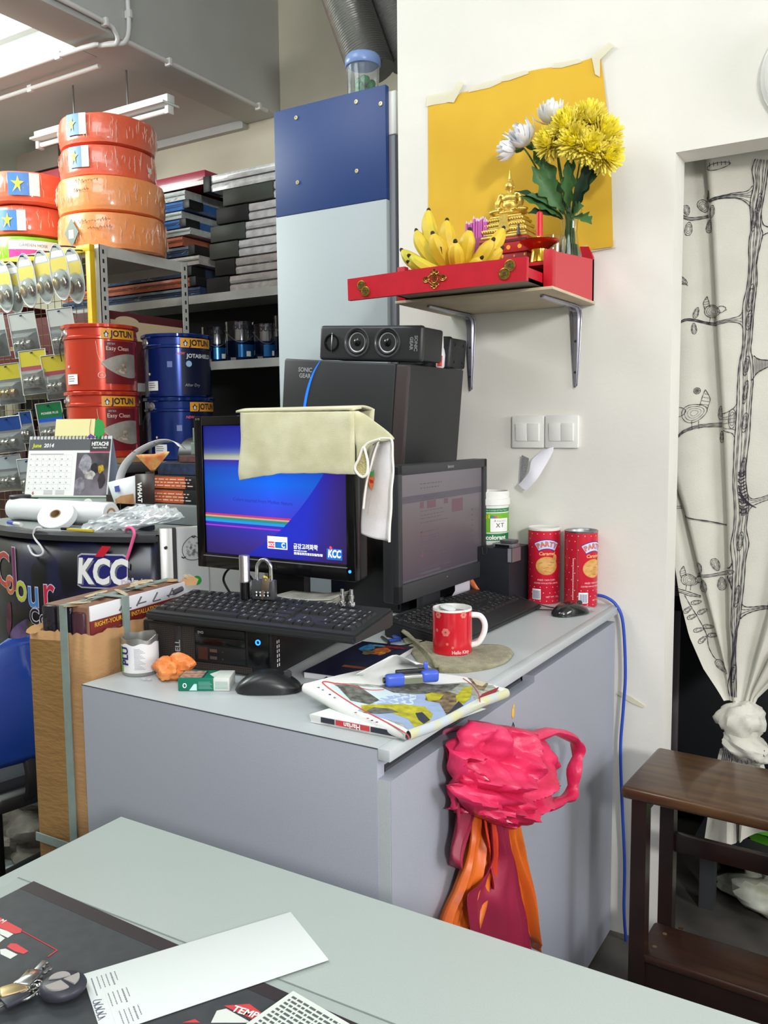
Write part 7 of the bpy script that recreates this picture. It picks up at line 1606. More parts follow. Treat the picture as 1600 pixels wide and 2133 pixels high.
def oval_pack(px, tilt, label):
    c = Vector(px); t = thing('lock_pack',label,'lock pack',c,(0.06,-0.10,0.35+tilt*0.2),'oval door lock packs on the yellow grid')
    def ov(w,h,n=26): return [(w*math.cos(2*PI*i/n)*(1 if abs(math.sin(2*PI*i/n))<0.8 else 0.95),h*math.copysign(abs(math.sin(2*PI*i/n))**0.8,math.sin(2*PI*i/n))) for i in range(n)]
    F = RX(PI/2)
    MB().prism(ov(0.046,0.118),-0.001,0.001,M=F).build('card', CARDW, t)
    m = MB(); m.tube([(x,-0.001,y) for x,y in ov(0.047,0.12)],0.0022,6,closed=True); m.build('blister_edge', mat('blister_edge',(206,210,206),0.15), t)
    MB().flat([(-0.04,0.005),(0.04,0.005),(0.043,0.06),(-0.043,0.06)],0.0014,M=F).build('yellow_band', CARDY, t)
    MB().flat([(-0.032,0.066),(0.032,0.066),(0.028,0.092),(-0.028,0.092)],0.0014,M=F).build('white_band', PRINTW, t)
    for s in (-1,1):
        MB().ball((s*0.021,-0.012,-0.045),0.016,0.010,0.026,14,9).build('knob', MET if s>0 else BRASS, t)
        MB().lathe([(0.0,0.0),(0.021,0.001),(0.022,0.004),(0.0,0.006)],18,M=T(s*0.021,-0.002,-0.045)@RX(PI/2)@Matrix.Diagonal((0.8,1.35,1,1))).build('rose', MET, t)
    P = [[( (0.043*r)*math.cos(2*PI*i/20), -0.002-0.024*(1-r**3), -0.046+0.062*r*math.sin(2*PI*i/20)) for i in range(20)] for r in (0.02,0.4,0.7,0.9,1.0)]
    m = MB(); m.grid(P,cv=True); m.build('blister', BLIS, t)
    hookwire(t,(0.0,0.14,0.125),(-0.0,-0.02,0.106))
for k,(p,tl,lab) in enumerate((([(-3.66,2.6,2.041)][0],-0.55,'leftmost oval door lock pack of the top row, cut by the frame edge'),([(-3.627,2.63,2.035)][0],-0.5,'second oval pack from the left in the top row, hanging behind its neighbours'),([(-3.46,2.58,2.046)][0],-0.55,'third oval pack from the left in the top row of the yellow grid'),([(-3.381,2.61,2.059)][0],-0.55,'fourth oval pack from the left in the top row, behind the frontmost one'),([(-3.209,2.56,2.056)][0],-0.55,'frontmost and highest oval pack in the top row of the yellow grid'),([(-3.201,2.63,2.049)][0],-0.5,'rightmost oval pack of the top row, nearest the yellow upright'))): oval_pack(p,tl,lab)
def rect_pack(p, w, h, tilt, label, top=CARDW, mid=None, lean=0.0, txt=None, cat='lock pack', grp='square door lock packs on the yellow grid', body=MET):
    t = thing('lock_pack',label,cat,Vector(p),(lean+0.08,-0.10,0.42),grp); F = RX(PI/2)
    MB().box((-w/2,-0.001,-h/2),(w/2,0.001,h/2),r=0.0005).build('card', mat('pack_back',(104,106,106),0.4), t)
    m = MB(); m.tube([(-w/2,-0.002,-h/2),(w/2,-0.002,-h/2),(w/2,-0.002,h/2),(-w/2,-0.002,h/2)],0.0024,6,closed=True); m.build('blister_edge', mat('blister_edge',(0,0,0)), t)
    MB().quad(-w/2+0.003,h*0.12,w/2-0.003,h/2-0.004,0.0016,M=F).build('header', top, t)
    if mid: MB().quad(-w/2+0.003,h*0.02,w/2-0.003,h*0.14,0.0018,M=F).build('band', mid, t)
    if txt:
        for s,z,sz,c in txt: text(s,sz,c,t,M4((0,-0.0022,z),(1,0,0),z=(0,-1,0)),bold=0.0003)
    L = w*0.30
    m = MB(); m.lathe([(0.0,-L),(0.017,-L),(0.022,-L*0.75),(0.022,-L*0.3),(0.014,-L*0.2),(0.014,L*0.1),(0.026,L*0.16),(0.026,L*0.3),(0.016,L*0.36),(0.02,L*0.7),(0.017,L),(0.0,L)],20,M=T(0,-0.024,-h*0.22)@RY(PI/2)); m.build('door_knob', body, t)
    P = [[(sx*(w/2-0.004)*k, -0.003-0.046*(1-k**4), -h*0.22+sz*h*0.27*k) for sx,sz in ((-1,-1),(1,-1),(1,1),(-1,1))] for k in (0.02,0.6,0.85,1.0)]
    m = MB(); m.grid(P,cv=True,sm=False); m.build('blister', BLIS, t)
    hookwire(t,(0.0,0.14,h/2+0.01),(0,-0.015,h/2-0.014))
rect_pack([(-3.752,2.6,1.818)][0],0.13,0.20,-0.3,'square lock pack of the second row cut by the left frame edge')
rect_pack([(-3.523,2.6,1.809)][0],0.13,0.20,-0.35,'glossy square lock pack in the second row, left of the red pail',CARDW)
rect_pack([(-3.27,2.61,1.811)][0],0.12,0.20,-0.3,'square lock pack with a yellow round mark, touching the top of the red pail',CARDW)
rect_pack([(-3.441,2.58,1.635)][0],0.13,0.20,-0.35,'lock pack with a yellow and maroon header in the third row',mat('header_yellow',(176,164,52),0.4),mat('header_maroon',(140,70,80),0.4),-0.12,[('LOCK',0.016,mat('header_print',(150,130,30),0.5),)] and None)
rect_pack([(-3.34,2.62,1.611)][0],0.12,0.20,-0.3,'lock pack half behind the red pail, yellow header, third row',mat('header_yellow',(0,0,0)),mat('header_maroon',(0,0,0)))
rect_pack([(-3.683,2.62,1.59)][0],0.13,0.19,-0.3,'dim lock pack with a yellow strip at the left end of the third row',mat('header_yellow',(0,0,0)),None,0.0,None,'lock pack','square door lock packs on the yellow grid',BRASS)
t_ = rect_pack([(-3.363,2.6,1.4)][0],0.125,0.19,-0.2,'green and blue headed lock pack beside the lower red pail',mat('header_green',(24,104,62),0.4),mat('header_blue',(36,84,176),0.4),0.0,[('PIONEER PLUS',0.013,PRINTW,0)] and [('PIONEER PLUS',0.0135,PRINTW,)] and None)
_t = bpy.data.objects[[o.name for o in bpy.data.objects if o.get('label','').startswith('green and blue headed')][0]]
text('PIONEER PLUS',0.0145,PRINTW,_t,M4((0,-0.0024,0.048),(1,0,0),z=(0,-1,0)),sx=0.9)
rect_pack([(-3.675,2.6,1.351)][0],0.14,0.17,-0.3,'dark blue headed lock pack at the left, fourth row',mat('header_navy',(30,62,126),0.4))
rect_pack([(-3.577,2.63,1.384)][0],0.06,0.15,-0.3,'narrow blue lock pack between two wider ones, fourth row',mat('header_navy',(0,0,0)))
rect_pack([(-3.69,2.6,1.167)][0],0.14,0.17,-0.3,'clear lock pack in the bottom row left of the desk calendar',mat('pack_clear',(150,160,164),0.25))
rect_pack([(-3.553,2.61,1.158)][0],0.10,0.16,-0.3,'second clear lock pack in the bottom row, partly behind the calendar',mat('pack_clear',(0,0,0)))
MARO = mat('carton_maroon',(84,26,32),0.6); CREAMB = mat('carton_cream',(206,186,150),0.6)
t = thing('boxed_goods','long maroon and cream carton on the rack shelf behind the blue pails','box',(-3.47,3.05,1.5905))
MB().box((-0.25,-0.24,0),(0.27,0.24,0.33),r=0.003).build('carton', MARO, t)
MB().box((0.2702,-0.23,0.20),(0.272,0.235,0.29)).build('cream_band', CREAMB, t)
MB().lathe([(0,0),(0.075,0.0004)],24,M=M4((0.2725,-0.13,0.285),(0,1,0),z=(1,0,0))@Matrix.Diagonal((1,0.35,1,1))).build('oval_badge', CREAMB, t)
text('Kitchen Sink',0.022,PRINT,t,M4((0.2726,0.02,0.225),(0,1,0),y=(0,0,1)),sx=0.9)
for k,(x,w) in enumerate(((-4.1,0.5),(-4.6,0.2))):
    t = thing('boxed_goods','dark maroon carton in the rack behind the hanging lock packs' if k==0 else 'dark maroon carton at the far left end of the rack','box',(x,3.05,1.5905))
    MB().box((-w/2,-0.24,0),(w/2,0.24,0.40),r=0.003).build('carton', MARO, t); MB().box((-w/2-0.001,-0.242,0.18),(w/2+0.001,0.242,0.2)).build('tape', mat('carton_tape',(150,120,90),0.4), t)
for k,(x,w,h) in enumerate(((-3.5,0.5,0.5),(-4.15,0.6,0.55))):
    t = thing('boxed_goods','dark red carton low in the rack, right end, behind the pails' if k==0 else 'dark red carton low in the rack behind the blue lock packs','box',(x,3.05,0.8905))
    MB().box((-w/2,-0.24,0),(w/2,0.24,h),r=0.003).build('carton', mat('carton_dark',(52,24,28),0.65), t); MB().box((-0.03,-0.242,0),(0.03,0.242,h+0.001)).build('tape', mat('carton_tape',(0,0,0)), t)
# ---------------- hose coils ----------------
def hose(c, r, h, mm, label, stickers, grp, hand=None):
    t = thing('hose_coil',label,'hose coil',c,0,grp)
    prof = [(r*0.45,0.004),(r*0.88,0.0),(r*0.965,0.007)]; n = 7
    prof += [(r*(0.975+0.02*math.sin(PI*(k+0.5)/(2*n))+0.007*(k%2)), 0.02+(h-0.04)*k/(2*n-1)) for k in range(2*n)]
    prof += [(r*0.965,h-0.007),(r*0.88,h),(r*0.45,h-0.006),(r*0.45,0.004)]
    P = []
    for i in range(64):
        a = 2*PI*i/64; q = 1+0.018*noise.noise(Vector((math.cos(a)*1.4+c[2]*3,math.sin(a)*1.4,c[2])))
        P.append([(pr_*q*math.cos(a),pr_*q*math.sin(a),z+0.006*noise.noise(Vector((math.cos(a)*2,math.sin(a)*2,c[2]*5)))) for pr_,z in prof])
    m = MB(); m.grid(P,cu=True); m.build('coil', mm, t)
    m = MB(); rnd = random.Random(int(c[2]*1000)); V0 = math.atan2(-c[1],-c[0])
    for k in range(46):
        a = V0+rnd.uniform(-1.5,1.5); z0 = rnd.uniform(0.02,h-0.06); L = rnd.uniform(0.02,0.07); R_ = r*1.016
        m.tube([(R_*math.cos(a+0.02*j*rnd.uniform(-.6,.6)),R_*math.sin(a+0.02*j*rnd.uniform(-.6,.6)),min(h-0.012,z0+L*j/3)) for j in range(4)],[0.0004,0.0022,0.0018,0.0004],4)
    m.build('film_wrinkles', mat('film_gloss',(244,214,196),0.08,alpha=0.5), t, kind='stuff')
    for (da,z,w,hh,kind) in stickers:
        a = V0+da; F = cyl_frame(r*1.022,a,z)
        if kind == 'blue':
            m = MB(); wrapped(m,[(-w/2,-hh/2,w*0.18,hh/2)],r*1.022,F,0,0.001,0.02); s = m.build('blue_sticker', mat('sticker_blue',(70,124,196),0.35), t)
            m = MB(); wrapped(m,[(w*0.18,-hh/2,w/2,hh/2)],r*1.022,F,0,0.001,0.02); m.build('white_sticker', PRINTW, s)
            m = MB(); st_ = [(0.0,0.35),(-0.07,0.1),(-0.3,0.12),(-0.1,-0.05),(-0.24,-0.38),(-0.02,-0.14),(0.1,-0.36),(0.08,-0.04),(0.26,0.1),(0.06,0.12)]
            m.flat([F@Vector((-w*0.17+a_*w*0.75,b_*hh,0)) and (-w*0.17+a_*w*0.75,b_*hh) for a_,b_ in st_],0.0035,M=F); m.build('yellow_figure', mat('sticker_yellow',(226,214,60),0.4), s)
        elif kind == 'white':
            m = MB(); wrapped(m,[(-w/2,0.0,w/2,hh/2)],r*1.022,F,0,0.001,0.02); s = m.build('label', PRINTW, t)
            m = MB(); wrapped(m,[(-w/2,-hh/2,w/2,0.0)],r*1.022,F,0,0.001,0.02); m.build('pink_band', mat('label_magenta',(196,60,140),0.4), s)
            text('GARDEN HOSE',0.02,mat('label_grey2',(110,112,116),0.5),s,F@T(0,hh*0.22,0),wrap=r*1.022,lift=0.003,max_len=0.02)
        elif kind == 'tag':
            m = MB(); m.prism([(-w/2,0),(0,-hh/2),(w/2,0),(0,hh/2)],0.001,0.003,M=F); s = m.build('tag', mat('tag_green_grey',(96,112,98),0.4), t); m = MB(); m.quad(-w*0.2,-hh*0.2,w*0.16,hh*0.1,0.0036,M=F); m.build('tag_print', mat('tag_pink',(214,180,170),0.5), s)
        elif kind == 'small':
            m = MB(); wrapped(m,[(-w/2,-hh/2,w/2,hh/2)],r*1.022,F,0,0.001,0.02); m.build('label', PRINTW, t)
    if hand:
        m = MB(); rnd = random.Random(5)
        for (da,z,L) in hand:
            F = cyl_frame(r*1.022,V0+da,z); x = 0
            while x < L:
                s = rnd.uniform(0.008,0.016); pts = [(x,0,0.001),(x+s*0.3,0.012*rnd.random(),0.001),(x+s*0.6,-0.008*rnd.random(),0.001),(x+s,0.006*rnd.random(),0.001)]
                m.tube([F@Vector((p[0],p[1],p[2])) for p in pts],0.0012,4); x += s+0.004
        m.build('handwriting', mat('hose_ink',(120,66,40),0.6), t, kind='stuff')
HO = mat('hose_orange',(246,154,92),0.35,coat=0.6,bump=0.25,bscale=30); HR = mat('hose_red_orange',(232,104,74),0.35,coat=0.6,bump=0.25,bscale=30); HG = mat('hose_green',(130,196,36),0.35,coat=0.5,bump=0.2,bscale=30)
cx,cy = -3.39,3.03
hose((cx,cy,2.2065),0.256,0.172,HO,'bottom orange hose coil of the right-hand pile, handwriting and a tag on its wrap',[(-0.78,0.075,0.09,0.13,'tag')],'orange hose coils on the right of the rack',[(-0.62,0.12,0.16),(-0.45,0.09,0.12)])
hose((cx,cy,2.379),0.252,0.165,HO,'second orange hose coil from the bottom, right-hand pile, handwriting on its wrap',[],'orange hose coils on the right of the rack',[(-0.66,0.13,0.12),(-0.7,0.09,0.08)])
hose((cx-0.015,cy,2.5445),0.226,0.145,HR,'red-orange hose coil second from the top, blue sticker and a small white label',[(-0.62,0.085,0.11,0.095,'blue'),(0.95,0.06,0.03,0.022,'small')],'red-orange hose coils on the right of the rack')
hose((cx-0.012,cy,2.690),0.226,0.142,HR,'topmost red-orange hose coil of the tall pile, blue sticker at its left',[(-0.66,0.085,0.11,0.095,'blue')],'red-orange hose coils on the right of the rack')
lx = -4.02
hose((lx,cy,2.2065),0.235,0.142,HG,'bright green hose coil with a white and pink label at the bottom left','' or [(0.05,0.07,0.24,0.09,'white')],'hose coils on the left of the rack')
hose((lx,cy,2.349),0.232,0.15,HR,'middle red-orange hose coil of the left pile, on the green one',[(-0.35,0.07,0.13,0.10,'blue')],'hose coils on the left of the rack')
hose((lx+0.02,cy,2.4995),0.262,0.155,HR,'top red-orange hose coil of the left pile, blue sticker facing the viewer',[(-0.12,0.085,0.15,0.11,'blue')],'hose coils on the left of the rack')
t = thing('stacked_box','grey and rose boxes piled high behind the hose coils, under the batten','box',(-4.60,3.75,2.692))
for k,(z,c) in enumerate(((0.0,(126,116,108)),(0.13,(176,70,80)),(0.27,(110,98,88)))):
    MB().box((-0.28,-0.15,z),(0.12,0.2,z+0.128),r=0.003).build('carton', mat('pile_carton_%d'%k,c,0.6), t)
t = thing('stacked_box','dark red carton behind the left hose pile at the frame edge','box',(-5.25,3.72,2.549))
MB().box((-0.25,-0.15,0),(0.3,0.2,0.28),r=0.003).build('carton', MARO, t); MB().box((-0.05,-0.152,0),(0.0,0.202,0.281)).build('tape', mat('carton_tape',(0,0,0)), t)
# ---------------- rear shelving with tins and wrapped panels ----------------
t = thing('rear_shelving','white steel shelving along the rear wall, carrying tins and wrapped panels','shelving',(-4.0,3.8,0))
for z in (0.6,1.17,1.735,2.10): MB().box((-5.6,3.60,z-0.045),(-2.0,3.612,z)).box((-5.6,3.613,z-0.008),(-2.0,4.06,z-0.002)).build('shelf', RK, t, world=True)
for x in (-5.6,-4.35,-3.1+0.9,-2.0):
    for y in (3.615,4.03): MB().box((x-0.02,y,0),(x+0.02,y+0.025,2.7 if y>4 else 2.1)).build('post', RK, t, world=True)
MB().box((-5.6,4.045,2.50),(-3.3,4.06,2.535)).build('rear_beam', RK, t, world=True)
MB().box((-5.6,3.62,2.535),(-4.62,4.05,2.548)).build('upper_board', RK, t, world=True)
MB().box((-5.6,4.062,0.0),(-2.0,4.07,2.1)).build('back_sheet', mat('shelf_back_dark',(44,46,48),0.8), t, world=True)
FILM = lambda k,c: mat('wrapped_%s'%k,c,0.3,0.0,var=0.12,scale=30,coat=0.6,bump=0.35,bscale=45)
SIL = FILM('silver',(232,234,234)); SILD = FILM('silver_dark',(206,200,196)); BLW = FILM('blue',(58,112,186)); PLW = FILM('pale',(206,214,212)); ORW = FILM('orange',(206,112,84)); NVW = FILM('navy',(60,78,112)); MRW = FILM('maroon',(150,40,60)); CAPM = mat('end_cap_black',(34,35,38),0.5); CAPG = mat('end_cap_green',(72,78,72),0.45)
def bundle(x0,x1,z0,z1,y0,mm,label,cap=None,capw=0.05,grp=None,right=False):
    t = thing('wrapped_panel',label,'wrapped panel',((x0+x1)/2,y0+0.19,z0),0,grp)
    n = 14; P = []
    for i in range(n+1):
        x = x0+(x1-x0)*i/n; q = lambda s: 0.004*noise.noise(Vector((x*9,s,z0*7)))
        P.append([(x,y0+q(1),z0+0.003),(x,y0-0.004+q(2),z0+(z1-z0)*0.33),(x,y0+0.004+q(3),z0+(z1-z0)*0.5),(x,y0-0.004+q(4),z0+(z1-z0)*0.68),(x,y0+q(5),z1-0.003),(x,y0+0.38,z1-0.003),(x,y0+0.38,z0+0.003)])
    m = MB(); m.grid(P,cv=True,sm=False); m.add(P[0],[list(range(7))]); m.add(P[-1],[list(range(6,-1,-1))]); m.build('panel', mm, t, world=True)
    m = MB(); m.box((x0,y0-0.0055,z0+(z1-z0)*0.47),(x1,y0-0.001,z0+(z1-z0)*0.52)); m.build('groove', mat('panel_groove',(70,72,74),0.5), t, world=True)
    m = MB(); rnd = random.Random(int(z0*997));
    for k in range(12):
        x = rnd.uniform(x0+0.03,x1-0.03); z = rnd.uniform(z0+0.006,z1-0.02); L = rnd.uniform(0.01,0.04)
        m.tube([(x,y0-0.006,z),(x+L,y0-0.007,min(z1-0.004,z+L*rnd.uniform(-.2,.5)))],[0.0014,0.0005],4)
    m.build('film_wrinkles', mat('film_white',(236,240,240),0.1,alpha=0.7), t, world=True, kind='stuff')
    if cap:
        xc = x1 if right else x0
        MB().box((xc-capw*(0.25 if not right else 0.75),y0-0.014,z0+0.002),(xc+capw*(0.75 if not right else 0.25),y0+0.10,z1-0.002),r=0.004).build('end_cap', cap, t, world=True)
ZR = [2.1015,2.192,2.282,2.372,2.462,2.552,2.642,2.735]
labs = ['bottom','second','third','fourth','fifth','sixth','topmost']
x0s = [-3.30,-3.24,-3.26,-3.24,-3.20,-3.12,-3.33]
for k in range(7):
    bundle(x0s[k],-2.02,ZR[k],ZR[k+1]-0.003,3.64,SILD if k<2 else SIL,'%s silver plastic-wrapped panel in the right-hand stack left of the blue panel'%labs[k] if k in (0,6) else '%s silver wrapped panel counting up from the shelf, right-hand stack'%labs[k],(CAPM,CAPM,CAPG,CAPG,CAPM,CAPG,CAPM)[k],(0.16,0.14,0.20,0.24,0.22,0.34,0.05)[k],'silver wrapped panels in the right-hand stack')
cl = [NVW,ORW,NVW,SILD,NVW,ORW,PLW,BLW,PLW,BLW,PLW]
zl = [2.1015,2.158,2.215,2.272,2.328,2.385,2.442,2.485,2.535,2.58,2.632,2.69]
nm = ['navy','orange','navy','grey','navy','orange','pale','blue','pale','blue','white']
for k in range(11):
    bundle(-4.55,-3.40-0.03*((k*7)%3)-(0.0 if k<5 else 0.06),zl[k],zl[k+1]-0.002,3.64,cl[k],'%s wrapped panel, layer %s of the left-hand stack behind the coils'%(nm[k],['one','two','three','four','five','six','seven','eight','nine','ten','eleven'][k]),CAPM if k in (2,4,7,9,1) else None,0.05,'coloured wrapped panels in the left-hand stack',True)
t = thing('maroon_box','long maroon and white box on top of the left-hand wrapped panels','box',(-3.85,3.82,2.6915))
MB().box((-0.6,-0.19,0),(0.52,0.2,0.075),r=0.003).build('carton', mat('glossy_maroon',(158,44,66),0.35,coat=0.4), t); MB().box((-0.6,-0.192,0.0),(0.521,0.201,0.022)).build('white_base', PRINTW, t)
def tin(x,y,r,h,label,txt):
    t = thing('paint_tin',label,'tin',(x,y,1.7345),0,'dark blue paint tins on the rear shelf')
    DB = mat('tin_navy',(26,40,74),0.16,0.75); SM = mat('tin_silver',(150,152,158),0.14,0.95)
    MB().lathe([(0,0.001),(r-0.003,0.0),(r,0.004),(r,h*0.52)],32).build('body', DB, t)
    MB().lathe([(r,h*0.52),(r,h-0.006),(r+0.002,h),(r-0.004,h),(r-0.006,h-0.006),(0,h-0.006)],32).build('top_band', SM, t)
    V0 = math.atan2(-y,-x)
    m = MB(); wrapped(m,[(-0.04,h*0.1,0.05,h*0.42)],r,cyl_frame(r,V0+0.25,0),0,0.0012,0.01); s = m.build('picture', mat('tin_sky',(40,104,170),0.2,0.6), t)
    m = MB(); wrapped(m,[(0.005,h*0.12,0.03,h*0.25)],r,cyl_frame(r,V0+0.25,0),0,0.002,0.01); m.build('white_house', PRINTW, s)
    text(txt,0.034,PRINT,t,cyl_frame(r,V0+0.15,h*0.84),wrap=r,lift=0.0016,bold=0.001,max_len=0.012)
    m = MB(); m.tube([(r*1.02*math.cos(V0+a),r*1.02*math.sin(V0+a),h*0.80-0.07*math.cos(a*1.0)**2) for a in [-1.5+3*i/20 for i in range(21)]],0.0022,6); m.build('handle', STEEL, t)
    MB().box((-0.03,-0.0,0.004),(0.0,0.001,0.02),M=cyl_frame(r+0.001,V0-0.35,0)@RX(-PI/2)).build('label', mat('tin_label',(120,120,120),0.5), t)
tin(-3.385,3.745,0.085,0.20,'leftmost of the four paint tins, next to the rack upright','DULUX'); tin(-3.195,3.735,0.088,0.215,'second paint tin from the left on the rear shelf','DULUX'); tin(-3.03,3.76,0.076,0.195,'third paint tin from the left, the smallest of the row','DULUX'); tin(-2.86,3.75,0.092,0.225,'rightmost and biggest paint tin, beside the grey panel','DULUX')
def dtin(x,w):
    t = thing('paint_tin','%s dark blue paint tin in the unlit lower bay of the rear shelving'%w,'tin',(x,3.78,1.1705),0,'paint tins in the dark lower bay')
    MB().lathe([(0,0.0),(0.08,0.0),(0.08,0.26),(0.077,0.27),(0,0.27)],28).build('body', mat('tin_navy',(0,0,0)), t)
    MB().tube([(0.083*math.cos(a-2.2),0.083*math.sin(a-2.2),0.23-0.09*math.cos(a)**2) for a in [-1.5+3*i/16 for i in range(17)]],0.0025,6).build('handle', STEEL, t)
for x,w in ((-3.25,'leftmost'),(-3.05,'middle'),(-2.86,'rightmost')): dtin(x,w)
# ---------------- paint pails ----------------
PR = mat('pail_red',(204,62,40),0.25,0.3,coat=0.5); PB = mat('pail_blue',(18,48,122),0.2,0.45,coat=0.5); AMB = mat('logo_amber',(226,156,36),0.4); LOGN = mat('logo_navy',(38,34,58),0.4); SILV = mat('print_silver',(176,174,176),0.35,0.3); MARP = mat('print_maroon',(110,22,30),0.35)
def pail(c, mm, label, A, kind, grp):
    R,Hh = 0.146,0.268
    t = thing('paint_pail',label,'pail',c,0,grp)
    MB().lathe([(0,0.004),(R-0.008,0.0),(R-0.004,0.004),(R-0.003,0.06),(R-0.002,Hh-0.062),(R+0.003,Hh-0.058),(R+0.003,Hh-0.05),(R-0.001,Hh-0.046),(R,Hh-0.016)],56).build('body', mm, t)
    lid = MB(); P = []
    for i in range(96):
        a = 2*PI*i/96; q = 0.0022*math.cos(a*24)
        P.append([((R+0.001)*math.cos(a),(R+0.001)*math.sin(a),Hh-0.017),((R+0.007+q)*math.cos(a),(R+0.007+q)*math.sin(a),Hh-0.013),((R+0.008)*math.cos(a),(R+0.008)*math.sin(a),Hh-0.002),((R+0.004)*math.cos(a),(R+0.004)*math.sin(a),Hh),((R-0.005)*math.cos(a),(R-0.005)*math.sin(a),Hh-0.003),((R-0.01)*math.cos(a),(R-0.01)*math.sin(a),Hh-0.012),(0.001*math.cos(a),0.001*math.sin(a),Hh-0.012)])
    lid.grid(P,cu=True); lid.build('lid', mm, t)
    for s,d in ((-1,-1.22),(1,1.92)):
        m = MB(); m.lathe([(0.019,0),(0.017,0.005),(0.008,0.008),(0.008,0.014),(0,0.016)],20,M=cyl_frame(R-0.002,A+d,Hh-0.038)); m.build('handle_ear', mat('ear_grey',(176,172,168),0.35,0.6), t)
    m = MB(); m.tube(cr([(R*1.06*math.cos(A-1.22),R*1.06*math.sin(A-1.22),Hh-0.04),(R*1.1*math.cos(A-1.5),R*1.1*math.sin(A-1.5),Hh-0.09),(R*1.08*math.cos(A-1.75),R*1.08*math.sin(A-1.75),Hh-0.14)],5),0.002,6); m.build('handle', DKGREY, t)
    L = 0.0042
    m = MB(); wrapped(m,[(-0.002,Hh-0.06,0.15,Hh-0.02)],R,cyl_frame(R,A,0),0,L,0.012); b = m.build('brand_band', AMB, t)
    text('JOTUN',0.034,LOGN,b,cyl_frame(R,A+0.59,Hh-0.0405),wrap=R,lift=L+0.0006,bold=0.0012,max_len=0.012,sx=0.92)
    F = cyl_frame(R,A+0.13,Hh-0.0405)
    m = MB(); m.flat([(-0.011,0),(-0.008,0.004),(-0.004,0.006),(0,0.015),(0.004,0.006),(0.008,0.004),(0.011,0),(0.007,-0.002),(0.006,-0.013),(-0.006,-0.013),(-0.007,-0.002)],L+0.0008,M=F); o = m.build('logo_bird', LOGN, b)
    m = MB(); m.flat([(0.0046*math.cos(2*PI*i/14),-0.004+0.0085*math.sin(2*PI*i/14)) for i in range(14)],L+0.0014,M=F); m.build('logo_belly', mat('logo_white',(206,216,226),0.4), o)
    if kind == 'r':
        m = MB(); F = cyl_frame(R,A,0);
        wrapped(m,[(0.012,0.03,0.15,Hh-0.068)],R,F,0,0.0006,0.012); m.build('maroon_field', MARP, t)
        P = []
        for i in range(15):
            u = i/14; x = -0.004+0.16*u; hh = 0.058*math.sin(PI*min(1,u*0.62+0.01))**0.8; th = x/R; n_ = lambda y,F=F,th=th: F@Vector(((R+0.0012)*math.sin(th),y,(R+0.0012)*math.cos(th)-R))
            P.append([n_(0.112+hh*k/3*(1 if k>0 else 1)) for k in (-3,-1,1,2)])
        m = MB(); m.grid(P); s = m.build('room_picture', mat('picture_grey',(164,158,150),0.4,var=0.2,scale=14), t)
        m = MB(); wrapped(m,[(0.05,0.075,0.075,0.088),(0.072,0.07,0.105,0.08),(0.08,0.085,0.10,0.11)],R,F,0,0.002,0.012); m.build('sofa_picture', mat('picture_beige',(196,180,160),0.4,rgb2=(104,82,66),scale=60), s)
        text('strax',0.016,SILV,t,cyl_frame(R,A+0.26,Hh-0.078),wrap=R,lift=0.0014,max_len=0.012); text('Easy Clean',0.0235,mat('print_peach',(236,206,190),0.4),t,cyl_frame(R,A+0.46,Hh-0.098),wrap=R,lift=0.0014,max_len=0.012)
        m = MB(); F = cyl_frame(R,A-0.02,0.062); m.tube([(F@Vector((0.014*math.cos(2*PI*i/20),0.012*math.sin(2*PI*i/20),0.0008))) for i in range(20)],0.0016,5,closed=True); m.build('round_mark', mat('print_peach',(0,0,0)), t)
        text('15',0.013,mat('print_peach',(0,0,0)),t,cyl_frame(R,A-0.02,0.062),wrap=R,lift=0.0008,max_len=0.012)
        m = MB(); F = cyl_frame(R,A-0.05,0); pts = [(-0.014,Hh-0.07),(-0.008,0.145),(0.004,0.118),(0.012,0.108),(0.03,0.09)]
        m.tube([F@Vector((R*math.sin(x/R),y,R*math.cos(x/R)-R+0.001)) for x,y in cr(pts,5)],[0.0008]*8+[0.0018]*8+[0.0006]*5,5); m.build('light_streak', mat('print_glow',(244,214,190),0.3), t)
    else:
        m = MB(); wrapped(m,[(0.002,0.01,0.16,Hh-0.068)],R,cyl_frame(R,A,0),0,0.0006,0.012); m.build('navy_field', mat('print_navy',(14,22,50),0.35), t)
        text('NEW',0.015,mat('print_pinkred',(226,90,110),0.4),t,cyl_frame(R,A-0.02,Hh-0.085),wrap=R,lift=0.0014,shear=0.3,bold=0.0004,max_len=0.012)
        text('JOTASHIELD',0.023,mat('print_pale',(206,208,216),0.4),t,cyl_frame(R,A+0.60,Hh-0.095),wrap=R,lift=0.0014,bold=0.0008,max_len=0.012)
        m = MB(); F = cyl_frame(R,A+0.22,0.14); m.flat([F@Vector((0,0,0)) and (0.013*math.cos(2*PI*i/18),0.013*math.sin(2*PI*i/18)) for i in range(18)],0.0018,M=F); m.build('pale_disc', mat('print_disc',(150,186,226),0.4), t)
        text('After Dry',0.017,SILV,t,cyl_frame(R,A+0.32,0.05),wrap=R,lift=0.0014,shear=0.2,max_len=0.012)
        m = MB(); wrapped(m,[(-0.03,0.125,-0.008,0.15)],R,cyl_frame(R,A-0.2,0),0,0.0006,0.012); m.build('grey_mark', mat('print_lilac',(110,126,176),0.4), t)
    m = MB(); wrapped(m,[(-0.03,0.028,0.03,0.068)],R,cyl_frame(R,A-0.92,0),0,0.0006,0.012); s = m.build('white_sticker', PRINTW, t)
    m = MB(); wrapped(m,[(-0.024,0.058-0.009*k,0.012+0.004*(k%2),0.061-0.009*k) for k in range(3)],R,cyl_frame(R,A-0.92,0),0,0.0012,0.012); m.build('printed_lines', mat('grey_ink',(0,0,0)), s)
